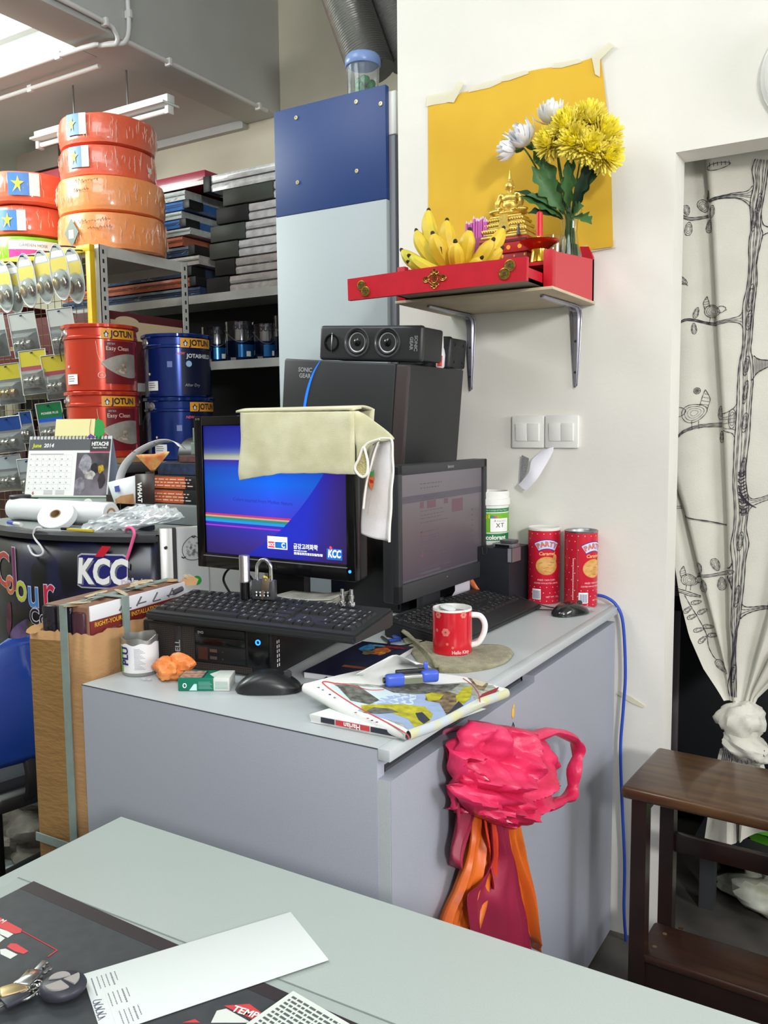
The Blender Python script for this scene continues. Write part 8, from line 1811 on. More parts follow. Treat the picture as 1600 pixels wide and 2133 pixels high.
    m = MB(); m.ball(cyl_frame(R,A-1.05,0.098)@Vector((0,0,0)),0.004,0.004,0.006,8,6); m.build('small_mark', mat('print_peach',(0,0,0)), t)
rx,ry = -2.90,2.50; VR = math.atan2(-ry,-rx)
pail((rx,ry,1.525),PR,'upper red paint pail, stacked on another red pail','' or VR+0.02,'r','red paint pails')
pail((rx,ry,1.2555),PR,'lower red paint pail, partly behind the desk calendar',VR-0.02,'r','red paint pails')
bx,by = -2.772,2.812; VB = math.atan2(-by,-bx)
pail((bx,by,1.505),PB,'upper dark blue paint pail, right of the red ones',VB+0.10,'b','blue paint pails')
pail((bx,by,1.2355),PB,'lower dark blue paint pail behind the white paper loop',VB+0.32,'b','blue paint pails')
t = thing('steel_table','plain steel table under the two piles of paint pails, its top behind the calendar','table',(-2.86,2.62,0))
MB().box((-0.22,-0.30,1.2),(0.25,0.32,1.2345),r=0.003).build('table_top', STEEL, t); MB().box((-0.21,-0.28,1.2345),(0.1,0.05,1.2545)).build('wooden_board', CB, t)
for x in (-0.2,0.21):
    for y in (-0.27,0.28): MB().box((x-0.015,y-0.015,0),(x+0.015,y+0.015,1.2)).build('leg', STEEL, t)
# ---------------- paint dispenser with a printed curved front ----------------
MG = mat('machine_grey',(134,140,140),0.45,0.1); MD = mat('machine_dark_rim',(52,52,56),0.4); ALU = mat('machine_alu',(172,172,170),0.35,0.5)
t = thing('paint_dispenser','paint mixing machine with a black curved front full of coloured lettering','machine',(-2.1,1.95,0))
def fy(x):   # curved front: bulges toward the viewer in the middle
    u = (x+2.66)/0.85; return 1.735-0.11*math.sin(PI*min(1,max(0,u)))**0.9+0.0
xs = [-2.66+0.85*i/36 for i in range(37)]
FRM = bpy.data.materials.new('printed_front'); FRM.use_nodes = True; _nt = FRM.node_tree; _b = _nt.nodes['Principled BSDF']; _b.inputs['Roughness'].default_value = 0.28
_tc = _nt.nodes.new('ShaderNodeTexCoord'); _n = _nt.nodes.new('ShaderNodeTexNoise'); _n.inputs['Scale'].default_value = 3.2; _n.inputs['Detail'].default_value = 5; _n.inputs['Distortion'].default_value = 2.2
_r_ = _nt.nodes.new('ShaderNodeValToRGB'); _nt.links.new(_tc.outputs['Object'],_n.inputs['Vector']); _nt.links.new(_n.outputs['Fac'],_r_.inputs[0]); _nt.links.new(_r_.outputs[0],_b.inputs['Base Color'])
for p,c in ((0.0,(8,8,14)),(0.52,(10,9,16)),(0.60,(18,20,52)),(0.66,(18,15,30)),(0.8,(44,34,60))):
    e = _r_.color_ramp.elements.new(p) if p not in (0.0,) else _r_.color_ramp.elements[0]
    e.position = p; e.color = tuple(lin(q) for q in c)+(1,)
_r_.color_ramp.elements[-1].color = (lin(50),lin(42),lin(74),1)
m = MB(); m.grid([[(x,fy(x),z) for z in (0.25,0.5,0.8,1.052)] for x in xs]); m.grid([[(x,fy(x),0.25),(x,1.9,0.25)] for x in xs]); m.build('printed_front', FRM, t, world=True, solid=0.004)
m = MB(); m.grid([[(x,fy(x)-0.008,1.05),(x,fy(x)-0.010,1.066),(x,fy(x)-0.004,1.075),(x,fy(x)+0.02,1.075)] for x in xs]); m.build('rim', MD, t, world=True)
m = MB(); m.grid([[(x,fy(x)+0.012,1.07),(x,2.22,1.07)] for x in xs]); m.build('top', MG, t, world=True)
MB().box((-2.64,1.76,0.06),(-1.83,2.22,1.066)).build('housing', MG, t, world=True)
MB().box((-2.60,1.78,0),(-1.87,2.28,0.06)).build('plinth', MD, t, world=True)
SD = Vector((0.62,0.785,0)).normalized(); S0 = Vector((-1.803,1.735,0))
F = M4(S0,SD,y=(0,0,1))      # local x along the side, y up, z outward
MB().box((0.0,0.1,-0.03),(0.036,1.09,0.0),r=0.002,M=F).build('side_frame', ALU, t, world=True)
MB().box((0.0365,0.1,-0.03),(0.046,1.088,-0.006),M=F).build('frame_gap', MD, t, world=True)
MB().box((0.047,0.1,-0.03),(0.30,1.09,-0.002),r=0.002,M=F).build('side_door', mat('side_white',(196,196,194),0.4), t, world=True)
MB().cyl(0.0055,0,0.004,14,M=F@T(0.016,1.035,0),bev=0.001).build('screw', CHROME, t, world=True)
pp = MB().quad(0.05,0.885,0.135,1.083,0.0005,M=F).build('taped_paper', mat('paper_side',(214,214,216),0.6), t, world=True)
m = MB(); ring = cr([(0.095,1.065),(0.118,1.045),(0.124,1.02),(0.112,1.0),(0.092,0.995),(0.072,1.0),(0.062,1.02),(0.068,1.045)],5,True)
m.tube([F@Vector((a,b,0.001)) for a,b in ring],0.0008,4,closed=True)
for a,b in ((0.095,1.064),(0.065,1.006),(0.122,1.006)): m.tube([F@Vector((a-0.006,b,0.001)),F@Vector((a,b-0.004,0.001)),F@Vector((a+0.006,b,0.001))],0.0018,4)
rnd = random.Random(4)
for k in range(34):
    a,b = rnd.uniform(0.074,0.114),rnd.uniform(1.005,1.05); m.tube([F@Vector((a+0.003*math.cos(q),b+0.003*math.sin(q),0.001)) for q in [0,1.2,2.4,3.6,4.8]],0.0004,3,closed=True)
m.build('diagram', PRINT, pp, world=True, kind='stuff')
m = MB(); m.flat([(0.1+0.0135*math.cos(2*PI*i/28),0.935+0.0135*math.sin(2*PI*i/28)) for i in range(28)],0.001,M=F); m.build('green_sticker', mat('sticker_green',(26,176,72),0.5), pp, world=True)
MB().box((-2.62,1.95,1.072),(-1.765,2.222,1.132),r=0.003).build('deck', MG, t, world=True)
for x in (-2.18,-2.02): MB().prism([(-0.006,0),(0.006,0),(0,0.011)],0,0.0006,M=M4((x,1.9495,1.092),(1,0,0),y=(0,0,1))).build('warning_mark', mat('warning_yellow',(206,170,40),0.4), t, world=True)
MB().box((-2.2,1.9485,1.075),(-2.197,1.9505,1.13)).build('deck_joint', MD, t, world=True)
def cw(xc, zc, mirror=False):
    def w(x,y,z):
        X = xc+x; return (X-t.location.x, fy(X)-0.0035-z-t.location.y, zc+y)
    return w
I4 = Matrix()
def front_text(s, x, z, size, c, outline=None, **k):
    if outline: text(s,size,outline,t,I4,warp=cw(x,z),lift=0.0002,bold=0.0035,max_len=0.02,**k)
    kk = dict(k); text(s,size,c,t,I4,warp=cw(x,z),lift=0.0012,bold=0.0006,max_len=0.02,**kk)
OUT = mat('letter_halo',(206,200,214),0.4)
for i,(ch,px,sz,c) in enumerate((('C',(6,1192),0.155,(180,70,60)),('o',(22,1212),0.12,(206,110,50)),('l',(33,1185),0.19,(120,40,90)),('o',(48,1225),0.13,(190,196,50)),('u',(74,1235),0.13,(70,130,196)),('r',(102,1232),0.145,(196,40,70)))):
    p = {0:[(-2.377,1.63,0.938)][0],1:[(-2.337,1.63,0.909)][0],2:[(-2.308,1.63,0.944)][0],3:[(-2.278,1.63,0.896)][0],4:[(-2.22,1.63,0.884)][0],5:[(-2.156,1.63,0.893)][0]}[i]
    front_text(ch,p[0],p[2],sz,mat('letter_%d'%i,c,0.35),OUT,shear=0.0,sx=0.85)
p = [(-2.186,1.63,0.813)][0]
front_text('Con',p[0],p[2],0.066,mat('letter_black',(24,24,28),0.4),OUT,sx=0.95)
k0,k1 = [(-2.045,1.65,1.016)][0],[(-1.891,1.712,0.914)][0]
bw,bh = k1[0]-k0[0],k0[2]-k1[2]; xc,zc = (k0[0]+k1[0])/2,(k0[2]+k1[2])/2
def badge(w,h,dz,name,mm):
    P = []
    for i in range(13):
        u = i/12-0.5; e = min(1,(0.5-abs(u))/0.08); hh = h*(0.5-0.07*(1-e**0.5)); x = xc+w*u
        P.append([(x+0.006*(k-0.5),fy(x)-dz,zc+hh*(2*k-1)) for k in (0,0.5,1)])
    m = MB(); m.grid(P); return m.build(name,mm,t,world=True)
badge(bw,bh,0.004,'badge_edge',mat('badge_silver',(176,176,186),0.35)); badge(bw*0.965,bh*0.91,0.0055,'badge',mat('badge_blue',(38,38,110),0.35))
text('KCC',bh*0.98,mat('badge_shadow',(110,112,130),0.4),t,I4,warp=cw(xc+0.004,zc-0.008),lift=0.0026,bold=0.004,sx=0.74,shear=0.12,max_len=0.02)
text('KCC',bh*0.98,PRINTW,t,I4,warp=cw(xc,zc-0.004),lift=0.0040,bold=0.004,sx=0.74,shear=0.12,max_len=0.02)
q = [(-1.984,1.66,1.008),(-1.96,1.66,1.039),(-1.934,1.66,1.038),(-1.958,1.66,1.007)]
m = MB(); m.add([(p[0],fy(p[0])-0.0085,p[2]) for p in q],[(0,1,2,3)]); m.build('red_tick', mat('badge_red',(196,30,50),0.35), t, world=True)
q = [(-1.871,1.66,0.936)][0]
text('paints',0.034,OUT,t,I4,warp=cw(q[0],q[2]),lift=0.0046,bold=0.0016,sx=0.95,max_len=0.02)
for k,(pts,c) in enumerate((([(-2.355,1.63,0.745),(-2.293,1.63,0.788),(-2.244,1.63,0.802),(-2.258,1.63,0.741),(-2.311,1.63,0.712),(-2.351,1.63,0.685)],(120,96,150)),([(-2.395,1.63,0.694),(-2.363,1.63,0.653),(-2.344,1.63,0.594),(-2.359,1.63,0.561),(-2.395,1.63,0.618)],(110,130,50)),([(-2.259,1.63,0.786),(-2.232,1.63,0.795),(-2.231,1.63,0.745),(-2.256,1.63,0.719)],(140,140,70)),([(-2.226,1.63,0.775),(-2.181,1.63,0.787),(-2.183,1.63,0.728),(-2.211,1.63,0.718)],(150,140,160)),([(-2.125,1.63,0.865),(-2.078,1.63,0.877),(-2.058,1.63,0.862),(-2.097,1.63,0.84),(-2.127,1.63,0.836)],(50,90,170)),([(-2.368,1.63,0.819),(-2.342,1.63,0.844),(-2.343,1.63,0.776),(-2.371,1.63,0.728)],(120,50,80)))):
    c_ = [sum(p[i] for p in pts)/len(pts) for i in (0,2)]
    Q = cr([(p[0],p[2]) for p in pts],4,True); m = MB(); n = len(Q); vs = [(c_[0],fy(c_[0])-0.0032,c_[1])]+[(a,fy(a)-0.0032,b) for a,b in Q]
    m.add(vs,[(0,1+i,1+(i+1)%n) for i in range(n)]); m.build('powder_print', mat('powder_%d'%k,c,0.5,rgb2=tuple(int(v*0.35) for v in c),scale=14,detail=6), t, world=True)
# ---------------- things on the machine ----------------
t = thing('desk_calendar','standing desk calendar for June 2014 on the grey machine deck','calendar',(-2.545,2.045,1.132),math.radians(22))
CWD,CHH,LN = 0.315,0.215,0.16
def cfr(s): return M4((0,-0.055*s,0.004),(1,0,0),y=(0,0.055*s,CHH))      # leaning board
Ff = cfr(1)
MB().box((-CWD/2,0,-0.0015),(CWD/2,CHH+0.004,0.0),M=Ff).build('front_board', mat('cal_board',(214,216,216),0.5), t)
Fb = M4((0,0.055,0.004),(-1,0,0),y=(0,-0.055,CHH)); MB().box((-CWD/2,0,-0.002),(CWD/2,CHH+0.004,0.0),M=Fb).build('back_board', mat('cal_back',(150,160,182),0.5), t)
MB().box((-CWD/2,-0.058,0.0),(CWD/2,0.06,0.004)).build('base_board', mat('cal_green',(64,116,74),0.5), t)
pg2 = MB().box((-CWD/2+0.003,0.004,0.0),(CWD/2-0.004,CHH-0.01,0.0012),M=Ff).build('page', PRINTW, t)
MB().box((-CWD/2+0.002,CHH-0.048,0.0012),(CWD/2-0.003,CHH-0.008,0.0016),M=Ff).build('header_band', mat('cal_header',(92,94,98),0.5), pg2)
text('June',0.019,mat('cal_lime',(206,214,50),0.5),pg2,Ff@T(-0.125,CHH-0.031,0.0017),bold=0.0006,shear=0.15); text('2014',0.019,PRINTW,pg2,Ff@T(-0.08,CHH-0.031,0.0017),bold=0.0006,shear=0.15)
MB().quad(0.078,CHH-0.052,CWD/2-0.004,CHH-0.008,0.0018,M=Ff).build('brand_box', mat('cal_dark',(60,56,60),0.5), pg2); text('HITACHI',0.019,PRINTW,pg2,Ff@T(0.115,CHH-0.026,0.002),bold=0.0008,sx=0.85); text('Inspire the Next',0.008,PRINTW,pg2,Ff@T(0.115,CHH-0.039,0.002),bold=0.0002)
MB().quad(0.078,CHH-0.056,CWD/2-0.004,CHH-0.052,0.0018,M=Ff).build('pink_line', mat('cal_pink',(206,50,100),0.5), pg2)
PH = mat('cal_photo',(126,120,130),0.4,rgb2=(62,56,62),scale=11,detail=2)
ph = MB().quad(0.03,0.005,CWD/2-0.005,CHH-0.057,0.0014,M=Ff).build('photo', PH, pg2)
for k,(a,b,rx_,ry_,c) in enumerate(((0.065,0.12,0.02,0.035,(170,168,180)),(0.10,0.10,0.016,0.02,(40,38,42)),(0.085,0.078,0.02,0.016,(206,200,196)),(0.125,0.10,0.012,0.016,(206,170,40)),(0.05,0.04,0.02,0.03,(150,146,160)),(0.13,0.06,0.012,0.03,(60,52,58)))): MB().flat(blob(a,b,rx_,ry_,k+60),0.0017+0.0001*k,M=Ff).build('photo_shape', mat('cal_shape_%d'%k,c,0.45,var=0.3,scale=60), ph)
m = MB(); rnd = random.Random(14)
for r in range(6):
    for c in range(7):
        m.quad(-0.146+0.0235*c,0.028+0.021*r,-0.142+0.0235*c+0.002*(c%2),0.0325+0.021*r,0.0015,M=Ff)
for r in range(7): m.quad(-0.15,0.024+0.021*r,0.012,0.0245+0.021*r,0.0014,M=Ff)
for c in range(8): m.quad(-0.15+0.0235*c,0.024,-0.1496+0.0235*c,0.15,0.0014,M=Ff)
m.quad(-0.148,0.152,-0.02,0.155,0.0015,M=Ff)
for a in (-0.085,-0.04):
    for r in range(4): m.quad(a,0.008+0.004*r,a+0.034,0.010+0.004*r,0.0015,M=Ff)
m.build('date_grid', mat('cal_grey',(170,172,176),0.5), pg2, kind='stuff')
text('6',0.016,mat('cal_red',(170,50,60),0.5),pg2,Ff@T(-0.125,0.013,0.0016),bold=0.0004)
m = MB()
for k in range(22): m.tube([(Ff@Vector((-CWD/2+0.014+0.0135*k,CHH-0.004,0.001)))+Vector((0,0.006-0.008*math.cos(q),0.008*math.sin(q))) for q in [2*PI*j/10 for j in range(10)]],0.0013,5,closed=True)
m.build('wire_binding', BLACK, t)
st_ = MB().box((-0.062,CHH-0.002,-0.001),(0.088,CHH+0.066,0.0),M=Ff).build('sticky_note', mat('note_cream',(232,224,164),0.6), t)
MB().flat(blob(0.108,CHH+0.028,0.022,0.034,71,18,0.3),0.001,M=Ff).build('green_tab', mat('tab_green',(40,150,66),0.5), t)
MB().flat([(0.06,CHH-0.004),(0.1,CHH-0.004),(0.075,CHH+0.012)],0.0016,M=Ff).build('purple_tab', mat('tab_purple',(110,76,160),0.5), t)
m = MB(); m.tube([Ff@Vector((0.072,CHH+0.064,0.001)),Ff@Vector((0.07,CHH+0.03,0.001)),Ff@Vector((0.073,CHH,0.001))],0.0009,4); m.build('red_line', mat('note_red',(170,60,50),0.5), st_)
q0,q1 = Vector([(-2.574,1.83,1.074)][0]),Vector([(-2.116,1.83,1.092)][0])
t = thing('film_roll','long white roll of plastic film lying on the machine top','roll',((q0.x+q1.x)/2,1.83,1.1085),math.radians(2))
MB().cyl(0.036,-(q1.x-q0.x)/2,(q1.x-q0.x)/2,32,M=RY(PI/2),bev=0.003).build('roll', mat('film_roll_white',(226,228,230),0.25,coat=0.4,bump=0.1,bscale=20), t)
for s in (-1,1): MB().lathe([(0.012,s*((q1.x-q0.x)/2+0.0005)),(0.019,s*((q1.x-q0.x)/2+0.0006))],20,M=RY(PI/2)).build('core', CB, t)
c = [(-2.248,1.72,1.099)][0]
t = thing('tape_roll','white paper tape roll with a brown core leaning on the film roll','tape',(c[0],1.742,1.105),(math.radians(-38),0.0,math.radians(16)))
MB().lathe([(0.019,-0.013),(0.06,-0.013),(0.062,-0.011),(0.062,0.011),(0.06,0.013),(0.019,0.013)],40,M=RX(PI/2)@Matrix.Diagonal((1,0.82,1,1))).build('tape', mat('tape_white',(230,232,234),0.5), t)
MB().lathe([(0.0185,0.0135),(0.015,0.0135),(0.015,-0.0135),(0.0185,-0.0135)],28,M=RX(PI/2)@Matrix.Diagonal((1,0.82,1,1))).build('core', mat('tape_core',(150,120,84),0.7), t)
c = [(-2.561,1.8,1.09)][0]
t = thing('small_jar','small clear jar with a black lid at the left end of the machine','jar',(c[0],1.84,1.0735))
MB().lathe([(0,0),(0.034,0.0),(0.036,0.004),(0.036,0.055),(0.03,0.06)],26).build('body', mat('jar_milky',(176,190,180),0.2,alpha=0.85), t); MB().cyl(0.035,0.058,0.08,26,bev=0.003).build('lid', DKGREY, t)
t = thing('pen','blue and white pen lying at the left front edge of the machine','pen',[(-2.348,1.675,1.08)][0],math.radians(-14))
o = bpy.data.objects[t.name]; o.location.z = 1.0815; MB().cyl(0.006,-0.06,0.02,12,M=RY(PI/2)).build('barrel', mat('pen_white',(206,206,204),0.4), o); MB().cyl(0.0065,-0.075,-0.03,12,M=RY(PI/2)).build('cap', mat('pen_blue',(50,66,170),0.35), o)
t = thing('white_tab','white rounded plastic tab standing up behind the film roll','tab',([(-2.295,1.9,1.112)][0][0],1.90,1.0715))
MB().prism([(-0.024,0),(0.024,0),(0.024,0.05)]+[(0.024*math.cos(PI*i/10),0.05+0.024*math.sin(PI*i/10)) for i in range(1,10)]+[(-0.024,0.05)],-0.002,0.002,M=RX(PI/2)).build('tab', WHITE, t)
t = thing('yellow_knife','small yellow and black cutter lying on the machine rim','cutter',([(-2.054,1.67,1.087)][0][0],1.668,1.0755),math.radians(4))
MB().box((-0.05,-0.006,0),(0.05,0.006,0.008),r=0.002).build('body', mat('cutter_yellow',(196,176,60),0.4), t); MB().box((-0.075,-0.0055,0.001),(-0.045,0.0055,0.009),r=0.002).build('end', BLACK, t)
t = thing('clear_bag','crumpled clear plastic bag lying over the edge of the machine top','bag',(-2.0,1.76,1.0755))
rows = [([(-2.123,1.72,1.073),(-1.922,1.72,1.084)]),([(-2.102,1.74,1.096),(-1.772,1.74,1.12)]),([(-2.029,1.76,1.123),(-1.781,1.76,1.128)]),([(-1.96,1.8,1.143),(-1.851,1.8,1.144)])]
la,lb = cr([r[0] for r in rows],5),cr([r[1] for r in rows],5); P = []
for j,(a,b) in enumerate(zip(la,lb)):
    P.append([(a[0]+(b[0]-a[0])*i/22, a[1]+(b[1]-a[1])*i/22+0.012*noise.noise(Vector((i*0.5,j*0.6,1))), a[2]+(b[2]-a[2])*i/22+0.010*noise.noise(Vector((i*0.45,j*0.5,6)))) for i in range(23)])
m = MB(); m.grid(P,sm=False); m.build('film', mat('clear_film',(206,212,216),0.12,alpha=0.62,coat=0.6), t, world=True)
m = MB(); m.grid([[(p[0],p[1]+0.045,p[2]-0.004) for p in r] for r in P],sm=False); m.build('under_film', mat('clear_film',(0,0,0)), t, world=True)
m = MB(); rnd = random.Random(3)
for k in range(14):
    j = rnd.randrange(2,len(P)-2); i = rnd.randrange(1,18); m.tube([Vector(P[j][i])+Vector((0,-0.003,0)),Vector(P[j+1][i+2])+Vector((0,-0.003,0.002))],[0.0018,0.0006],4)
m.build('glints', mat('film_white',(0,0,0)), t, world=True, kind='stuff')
t = thing('metal_parts','small dark metal parts inside the clear plastic bag','parts',(-1.93,1.80,1.072))
m = MB(); m.box((-0.03,-0.01,0),(0.03,0.014,0.016),r=0.004); m.build('bracket', mat('part_dark',(60,62,76),0.35,0.5), t); m = MB(); m.box((-0.1,-0.01,0),(-0.05,0.01,0.012),r=0.003); m.build('plate', mat('part_blue',(120,150,170),0.4), t)
p = [(-2.162,1.618,1.086),(-2.184,1.618,1.084),(-2.199,1.618,1.066),(-2.191,1.618,1.049),(-2.171,1.618,1.033),(-2.159,1.618,1.017),(-2.168,1.618,1.005),(-2.191,1.618,1.001),(-2.212,1.618,1.008),(-2.228,1.618,1.03)]
t = thing('wire_hook','white S-shaped wire hook hanging from the machine rim','hook',p[0]); o = Vector(p[0])
MB().tube([Vector(v)-o for v in cr(p,5)],0.0032,8).build('wire', mat('wire_white',(222,222,222),0.3), t)
p = ([(-1.924,1.722,1.078)])+[(-1.886,1.695,1.093),(-1.867,1.695,1.091),(-1.86,1.695,1.076),(-1.869,1.695,1.054),(-1.89,1.695,1.011),(-1.917,1.695,0.965),(-1.939,1.695,0.927),(-1.952,1.695,0.897)]
t = thing('pink_cane_hook','long pink hooked rod hanging from the machine rim over the badge','hook',p[0]); o = Vector(p[0])
MB().tube([Vector(v)-o for v in cr(p,5)],0.0048,10).build('rod', mat('rod_pink',(240,110,160),0.3), t)
def obox(name,label,cat,lo,hi,front,side,grp=None,rot=0.0):
    t = thing(name,label,cat,((lo[0]+hi[0])/2,(lo[1]+hi[1])/2,lo[2]),rot,grp); w,d,h = hi[0]-lo[0],hi[1]-lo[1],hi[2]-lo[2]
    MB().box((-w/2,-d/2,0),(w/2,d/2,h),r=0.0015).build('carton', side, t); MB().box((-w/2+0.002,-d/2-0.0008,0.003),(w*0.12,-d/2+0.0002,h-0.003)).build('front_label', front, t); return t
BOXB = mat('box_black_card',(34,33,36),0.5); BOXO = mat('box_orange_label',(206,96,50),0.5); BOXN = mat('box_navy_label',(46,62,96),0.45,rgb2=(30,38,60),scale=40); BOXG = mat('box_sage',(116,132,122),0.5); BOXM = mat('box_mauve',(110,74,74),0.5,var=0.3,scale=60)
xa,xb = -2.075,-1.90
t1 = obox('small_box','lower of two black boxes with orange fronts beside the blue-screen monitor','box',(-2.10,1.985,1.1325),(-1.86,2.20,1.178),BOXO,BOXB,'orange fronted boxes')
t2 = obox('small_box','upper of two black boxes with orange fronts beside the blue-screen monitor','box',(-2.09,1.985,1.1785),(-1.85,2.20,1.222),BOXO,BOXB,'orange fronted boxes')
for tt in (t1,t2):
    m = MB(); rnd = random.Random(1)
    for r in range(3):
        x = -0.11
        while x < 0.05: s = rnd.uniform(0.008,0.03); m.box((x,-0.1092,0.010+0.010*r),(x+s,-0.1084,0.0135+0.010*r)); x += s+0.006
    m.build('small_print', mat('print_peach',(0,0,0)), tt, kind='stuff')
obox('small_box','navy labelled box lying on the two orange-fronted boxes','box',(-2.075,2.0,1.2225),(-1.80,2.20,1.262),BOXN,BOXB)
obox('small_box','mauve printed box on top of the navy box, third from the top','box',(-2.0,2.02,1.2625),(-1.78,2.20,1.285),BOXM,mat('box_plum',(70,50,54),0.5))
obox('small_box','sage green box with a cream label, second from the top of the pile','box',(-1.985,2.06,1.2855),(-1.78,2.22,1.325),BOXG,BOXG)
t = obox('small_box','topmost sage green box with a yellow end at the pile right of the paper loop','box',(-1.985,2.07,1.3255),(-1.80,2.22,1.372),BOXG,BOXG); MB().box((0.055,-0.078,0.002),(0.094,-0.0745,0.045)).build('yellow_end', CARDY, t)
t = thing('label_printer','black and grey label printer behind the paper cup on the machine','printer',(-2.16,2.30,1.1325))
MB().box((-0.09,-0.08,0),(0.14,0.12,0.10),r=0.01).build('base', mat('printer_grey',(120,126,124),0.45), t)
m = MB(); m.cyl(0.075,-0.09,0.14,30,M=T(0.0,0.03,0.13)@RY(PI/2),bev=0.01); m.build('cover', BLACK, t); MB().box((-0.095,-0.03,0.12),(0.1,-0.028,0.124)).build('trim', STEEL, t)
lp = [(-2.3,2.02,1.186),(-2.291,2.02,1.216),(-2.268,2.02,1.252),(-2.229,2.02,1.284),(-2.178,2.02,1.31),(-2.121,2.02,1.329),(-2.071,2.02,1.337),(-2.028,2.02,1.332),(-2,2.02,1.314)]
t = thing('paper_loop','curved white strip of labels looping above the printed cup','paper',lp[0]); P = [Vector(p) for p in cr(lp,5)]
m = MB(); m.grid([[p+Vector((0,-0.0,0)),p+Vector((0.003,0.03,-0.010))] for p in P]); m.build('strip', mat('strip_white',(236,236,238),0.5), t, world=True, solid=0.001)
m = MB(); m.tube([P[26]+Vector((0,-0.001,-0.004)),P[27]+Vector((0.004,-0.001,-0.012))],0.0008,4); m.tube([P[17]+Vector((-0.004,-0.001,0.002)),P[18]+Vector((0.004,-0.001,-0.006))],0.0008,4); m.build('cut_marks', PRINT, t, world=True, kind='stuff')
cf = [(-2.262,1.955,1.196),(-2.13,1.955,1.222),(-2.133,1.955,1.12),(-2.208,1.955,1.104),(-2.23,1.955,1.125)]
t = thing('printed_pack','torn white and brown printed packet lying in front of the orange boxes','packet',(-2.2,1.93,1.1))
m = MB(); m.add([tuple(p) for p in cf],[list(range(len(cf)))]); o = m.build('white_face', mat('pack_face',(224,226,230),0.5), t, world=True, solid=0.002)
bf = [(-2.128,1.953,1.226),(-2.041,1.953,1.23),(-2.047,1.953,1.123),(-2.131,1.953,1.118)]
m = MB(); m.add([tuple(p) for p in bf],[list(range(len(bf)))]); m.build('brown_face', mat('pack_brown',(52,40,36),0.5), t, world=True, solid=0.002)
MB().box((-2.275,1.958,1.1325),(-2.09,1.98,1.155)).build('back_flap', mat('pack_brown',(0,0,0)), t, world=True)
df = [(-2.224,1.951,1.142),(-2.196,1.95,1.154),(-2.137,1.95,1.163),(-2.133,1.95,1.126),(-2.176,1.95,1.112),(-2.203,1.95,1.106),(-2.22,1.95,1.123)]
m = MB(); m.add([tuple(p) for p in df],[list(range(len(df)))]); m.build('biscuit_picture', mat('pack_biscuit',(206,164,110),0.5,rgb2=(150,104,66),scale=12), t, world=True)
bq = [(-2.226,1.951,1.184),(-2.203,1.951,1.188),(-2.2,1.951,1.168),(-2.223,1.951,1.165)]
m = MB(); m.add([tuple(p) for p in bq],[(0,1,2,3)]); m.build('blue_mark', mat('pack_blue',(70,90,160),0.5), t, world=True)
q = [(-2.106,1.948,1.2),(-2.111,1.948,1.115)]
text('WHAT MAKES',0.026,PRINTW,t,M4((q[0][0]-t.location.x,q[0][1]-t.location.y,q[0][2]-t.location.z),(0,0,-1),y=(1,0,0)),align='LEFT',bold=0.001,sx=0.8)
c = [(-2.055,1.96,1.262)][0]
t = thing('paper_cone','rolled cone of yellow and orange printed paper above the packet','paper',(c[0],1.985,c[2]-0.045))
tp = [(-2.13,1.96,1.287),(-2.093,1.96,1.29),(-2.028,1.96,1.292),(-1.965,1.96,1.3),(-1.983,1.96,1.285),(-2.019,1.96,1.267)]; bt = [(-2.062,1.965,1.231)][0]; m = MB(); K = cr(tp,5); b_ = Vector(bt)
m.grid([[Vector(p)+(b_-Vector(p))*k/5+Vector((0,-0.018*math.sin(PI*i/len(K))*(1-k/5),0)) for k in range(6)] for i,p in enumerate(K)]); m.build('outer', mat('cone_print',(222,206,120),0.55,rgb2=(222,116,66),scale=22), t, world=True, solid=0.001)
# ---------------- blue chair and rags on the floor ----------------
CBL = mat('chair_blue',(22,58,140),0.22,coat=0.5);
t = thing('office_chair','blue plastic office chair seen from behind, its base among the rags','chair',(-1.94,1.36,0),math.radians(80))
P = []
for j in range(17):
    v = j/16; z = 0.53+0.31*v; w = 0.2*max(0.03,1-v**2.6)**0.6*(0.92+0.08*min(1,v*5)); row = []
    for i in range(21):
        u = i/20*2-1; row.append((w*u,-0.055*(1-u*u)*math.sin(PI*(0.15+0.8*v))-0.01,z+0.0))
    P.append(row)
m = MB(); m.grid(P); m.build('backrest', CBL, t, solid=0.02)
MB().box((-0.2,0.02,0.42),(0.2,0.36,0.47),r=0.02).build('seat', mat('chair_seat',(28,30,36),0.7), t)
MB().box((-0.08,-0.03,0.40),(0.08,0.25,0.44),r=0.01).build('tilt_mechanism', BLACK, t)
m = MB(); m.tube(cr([(0.0,-0.03,0.55),(0.0,-0.05,0.48),(0.0,-0.02,0.42),(0.0,0.1,0.405)],5),0.018,8,flat=0.5); m.build('back_strut', BLACK, t)
m = MB(); m.cyl(0.026,0.09,0.41,16,M=T(0.0,0.2,0)); m.build('column', BLACK, t)
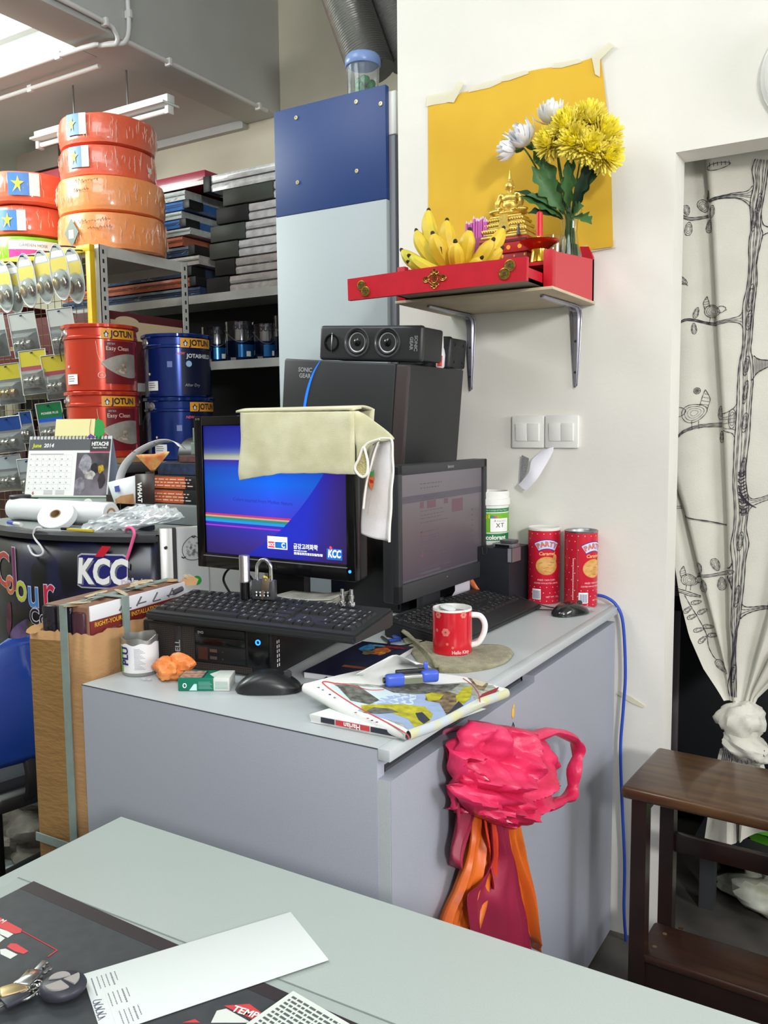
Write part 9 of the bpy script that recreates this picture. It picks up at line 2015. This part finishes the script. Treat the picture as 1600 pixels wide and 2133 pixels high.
for k in range(5):
    a = 2*PI*k/5+0.5; m = MB(); m.tube([(0,0.2,0.11),(0.26*math.cos(a),0.2+0.26*math.sin(a),0.075)],[0.026,0.017],8,flat=0.7); o = m.build('leg', BLACK, t)
    m = MB(); m.cyl(0.026,-0.018,0.018,16,M=T(0.26*math.cos(a),0.2+0.26*math.sin(a),0.0265)@RZ(a)@RX(PI/2),bev=0.004); m.build('caster', DKGREY, o)
for x in (-0.2,0.2):
    m = MB(); m.tube(cr([(x,0.02,0.44),(x*1.25,0.0,0.36),(x*1.3,0.05,0.30),(x*1.3,0.24,0.30)],5),0.011,8); m.build('arm_bar', DKGREY, t); m = MB(); m.cyl(0.03,-0.09,0.09,18,M=T(x*1.3,0.16,0.315)@RX(PI/2),bev=0.004); m.build('roller', BLACK, t)
RAGG = mat('rag_grey',(132,128,118),0.95,rgb2=(96,92,84),scale=12,bump=0.4,bscale=50)
for (c,rx_,ry_,rz_,sd,lab,mm) in (([(-2.437,1.682,0.06)][0],0.2,0.14,0.085,3,'grey dirty rag heaped on the floor beside the carton',RAGG),([(-2.423,1.781,0.03)][0],0.12,0.12,0.075,8,'brown-grey rag squeezed against the foot of the carton',mat('rag_brown',(120,110,92),0.95,rgb2=(88,80,66),scale=14)),([(-2.383,1.606,0.01)][0],0.18,0.12,0.022,5,'pale spotted cloth spread flat in front of the grey rags',mat('rag_pale',(170,182,180),0.9,rgb2=(110,118,122),scale=22))):
    t = thing('floor_rag',lab,'rag',(c[0],c[1],0.0)); m = crumple((0,0,rz_*0.6),rx_,ry_,rz_,sd,44,24,0.45,2.2,0.001); m.build('cloth', mm, t)
t = thing('grey_cabinet','grey cabinet side low at the left edge of the photo behind the chair','cabinet',(-3.05,1.75,0))
MB().box((-0.3,-0.25,0.0),(0.3,0.35,0.62),r=0.004).build('carcass', mat('cab_grey_green',(108,112,104),0.5), t); MB().box((-0.302,-0.256,0.30),(0.302,-0.25,0.315)).build('drawer_gap', DKGREY, t); MB().box((-0.1,-0.27,0.22),(0.1,-0.25,0.235),r=0.003).build('handle', STEEL, t)
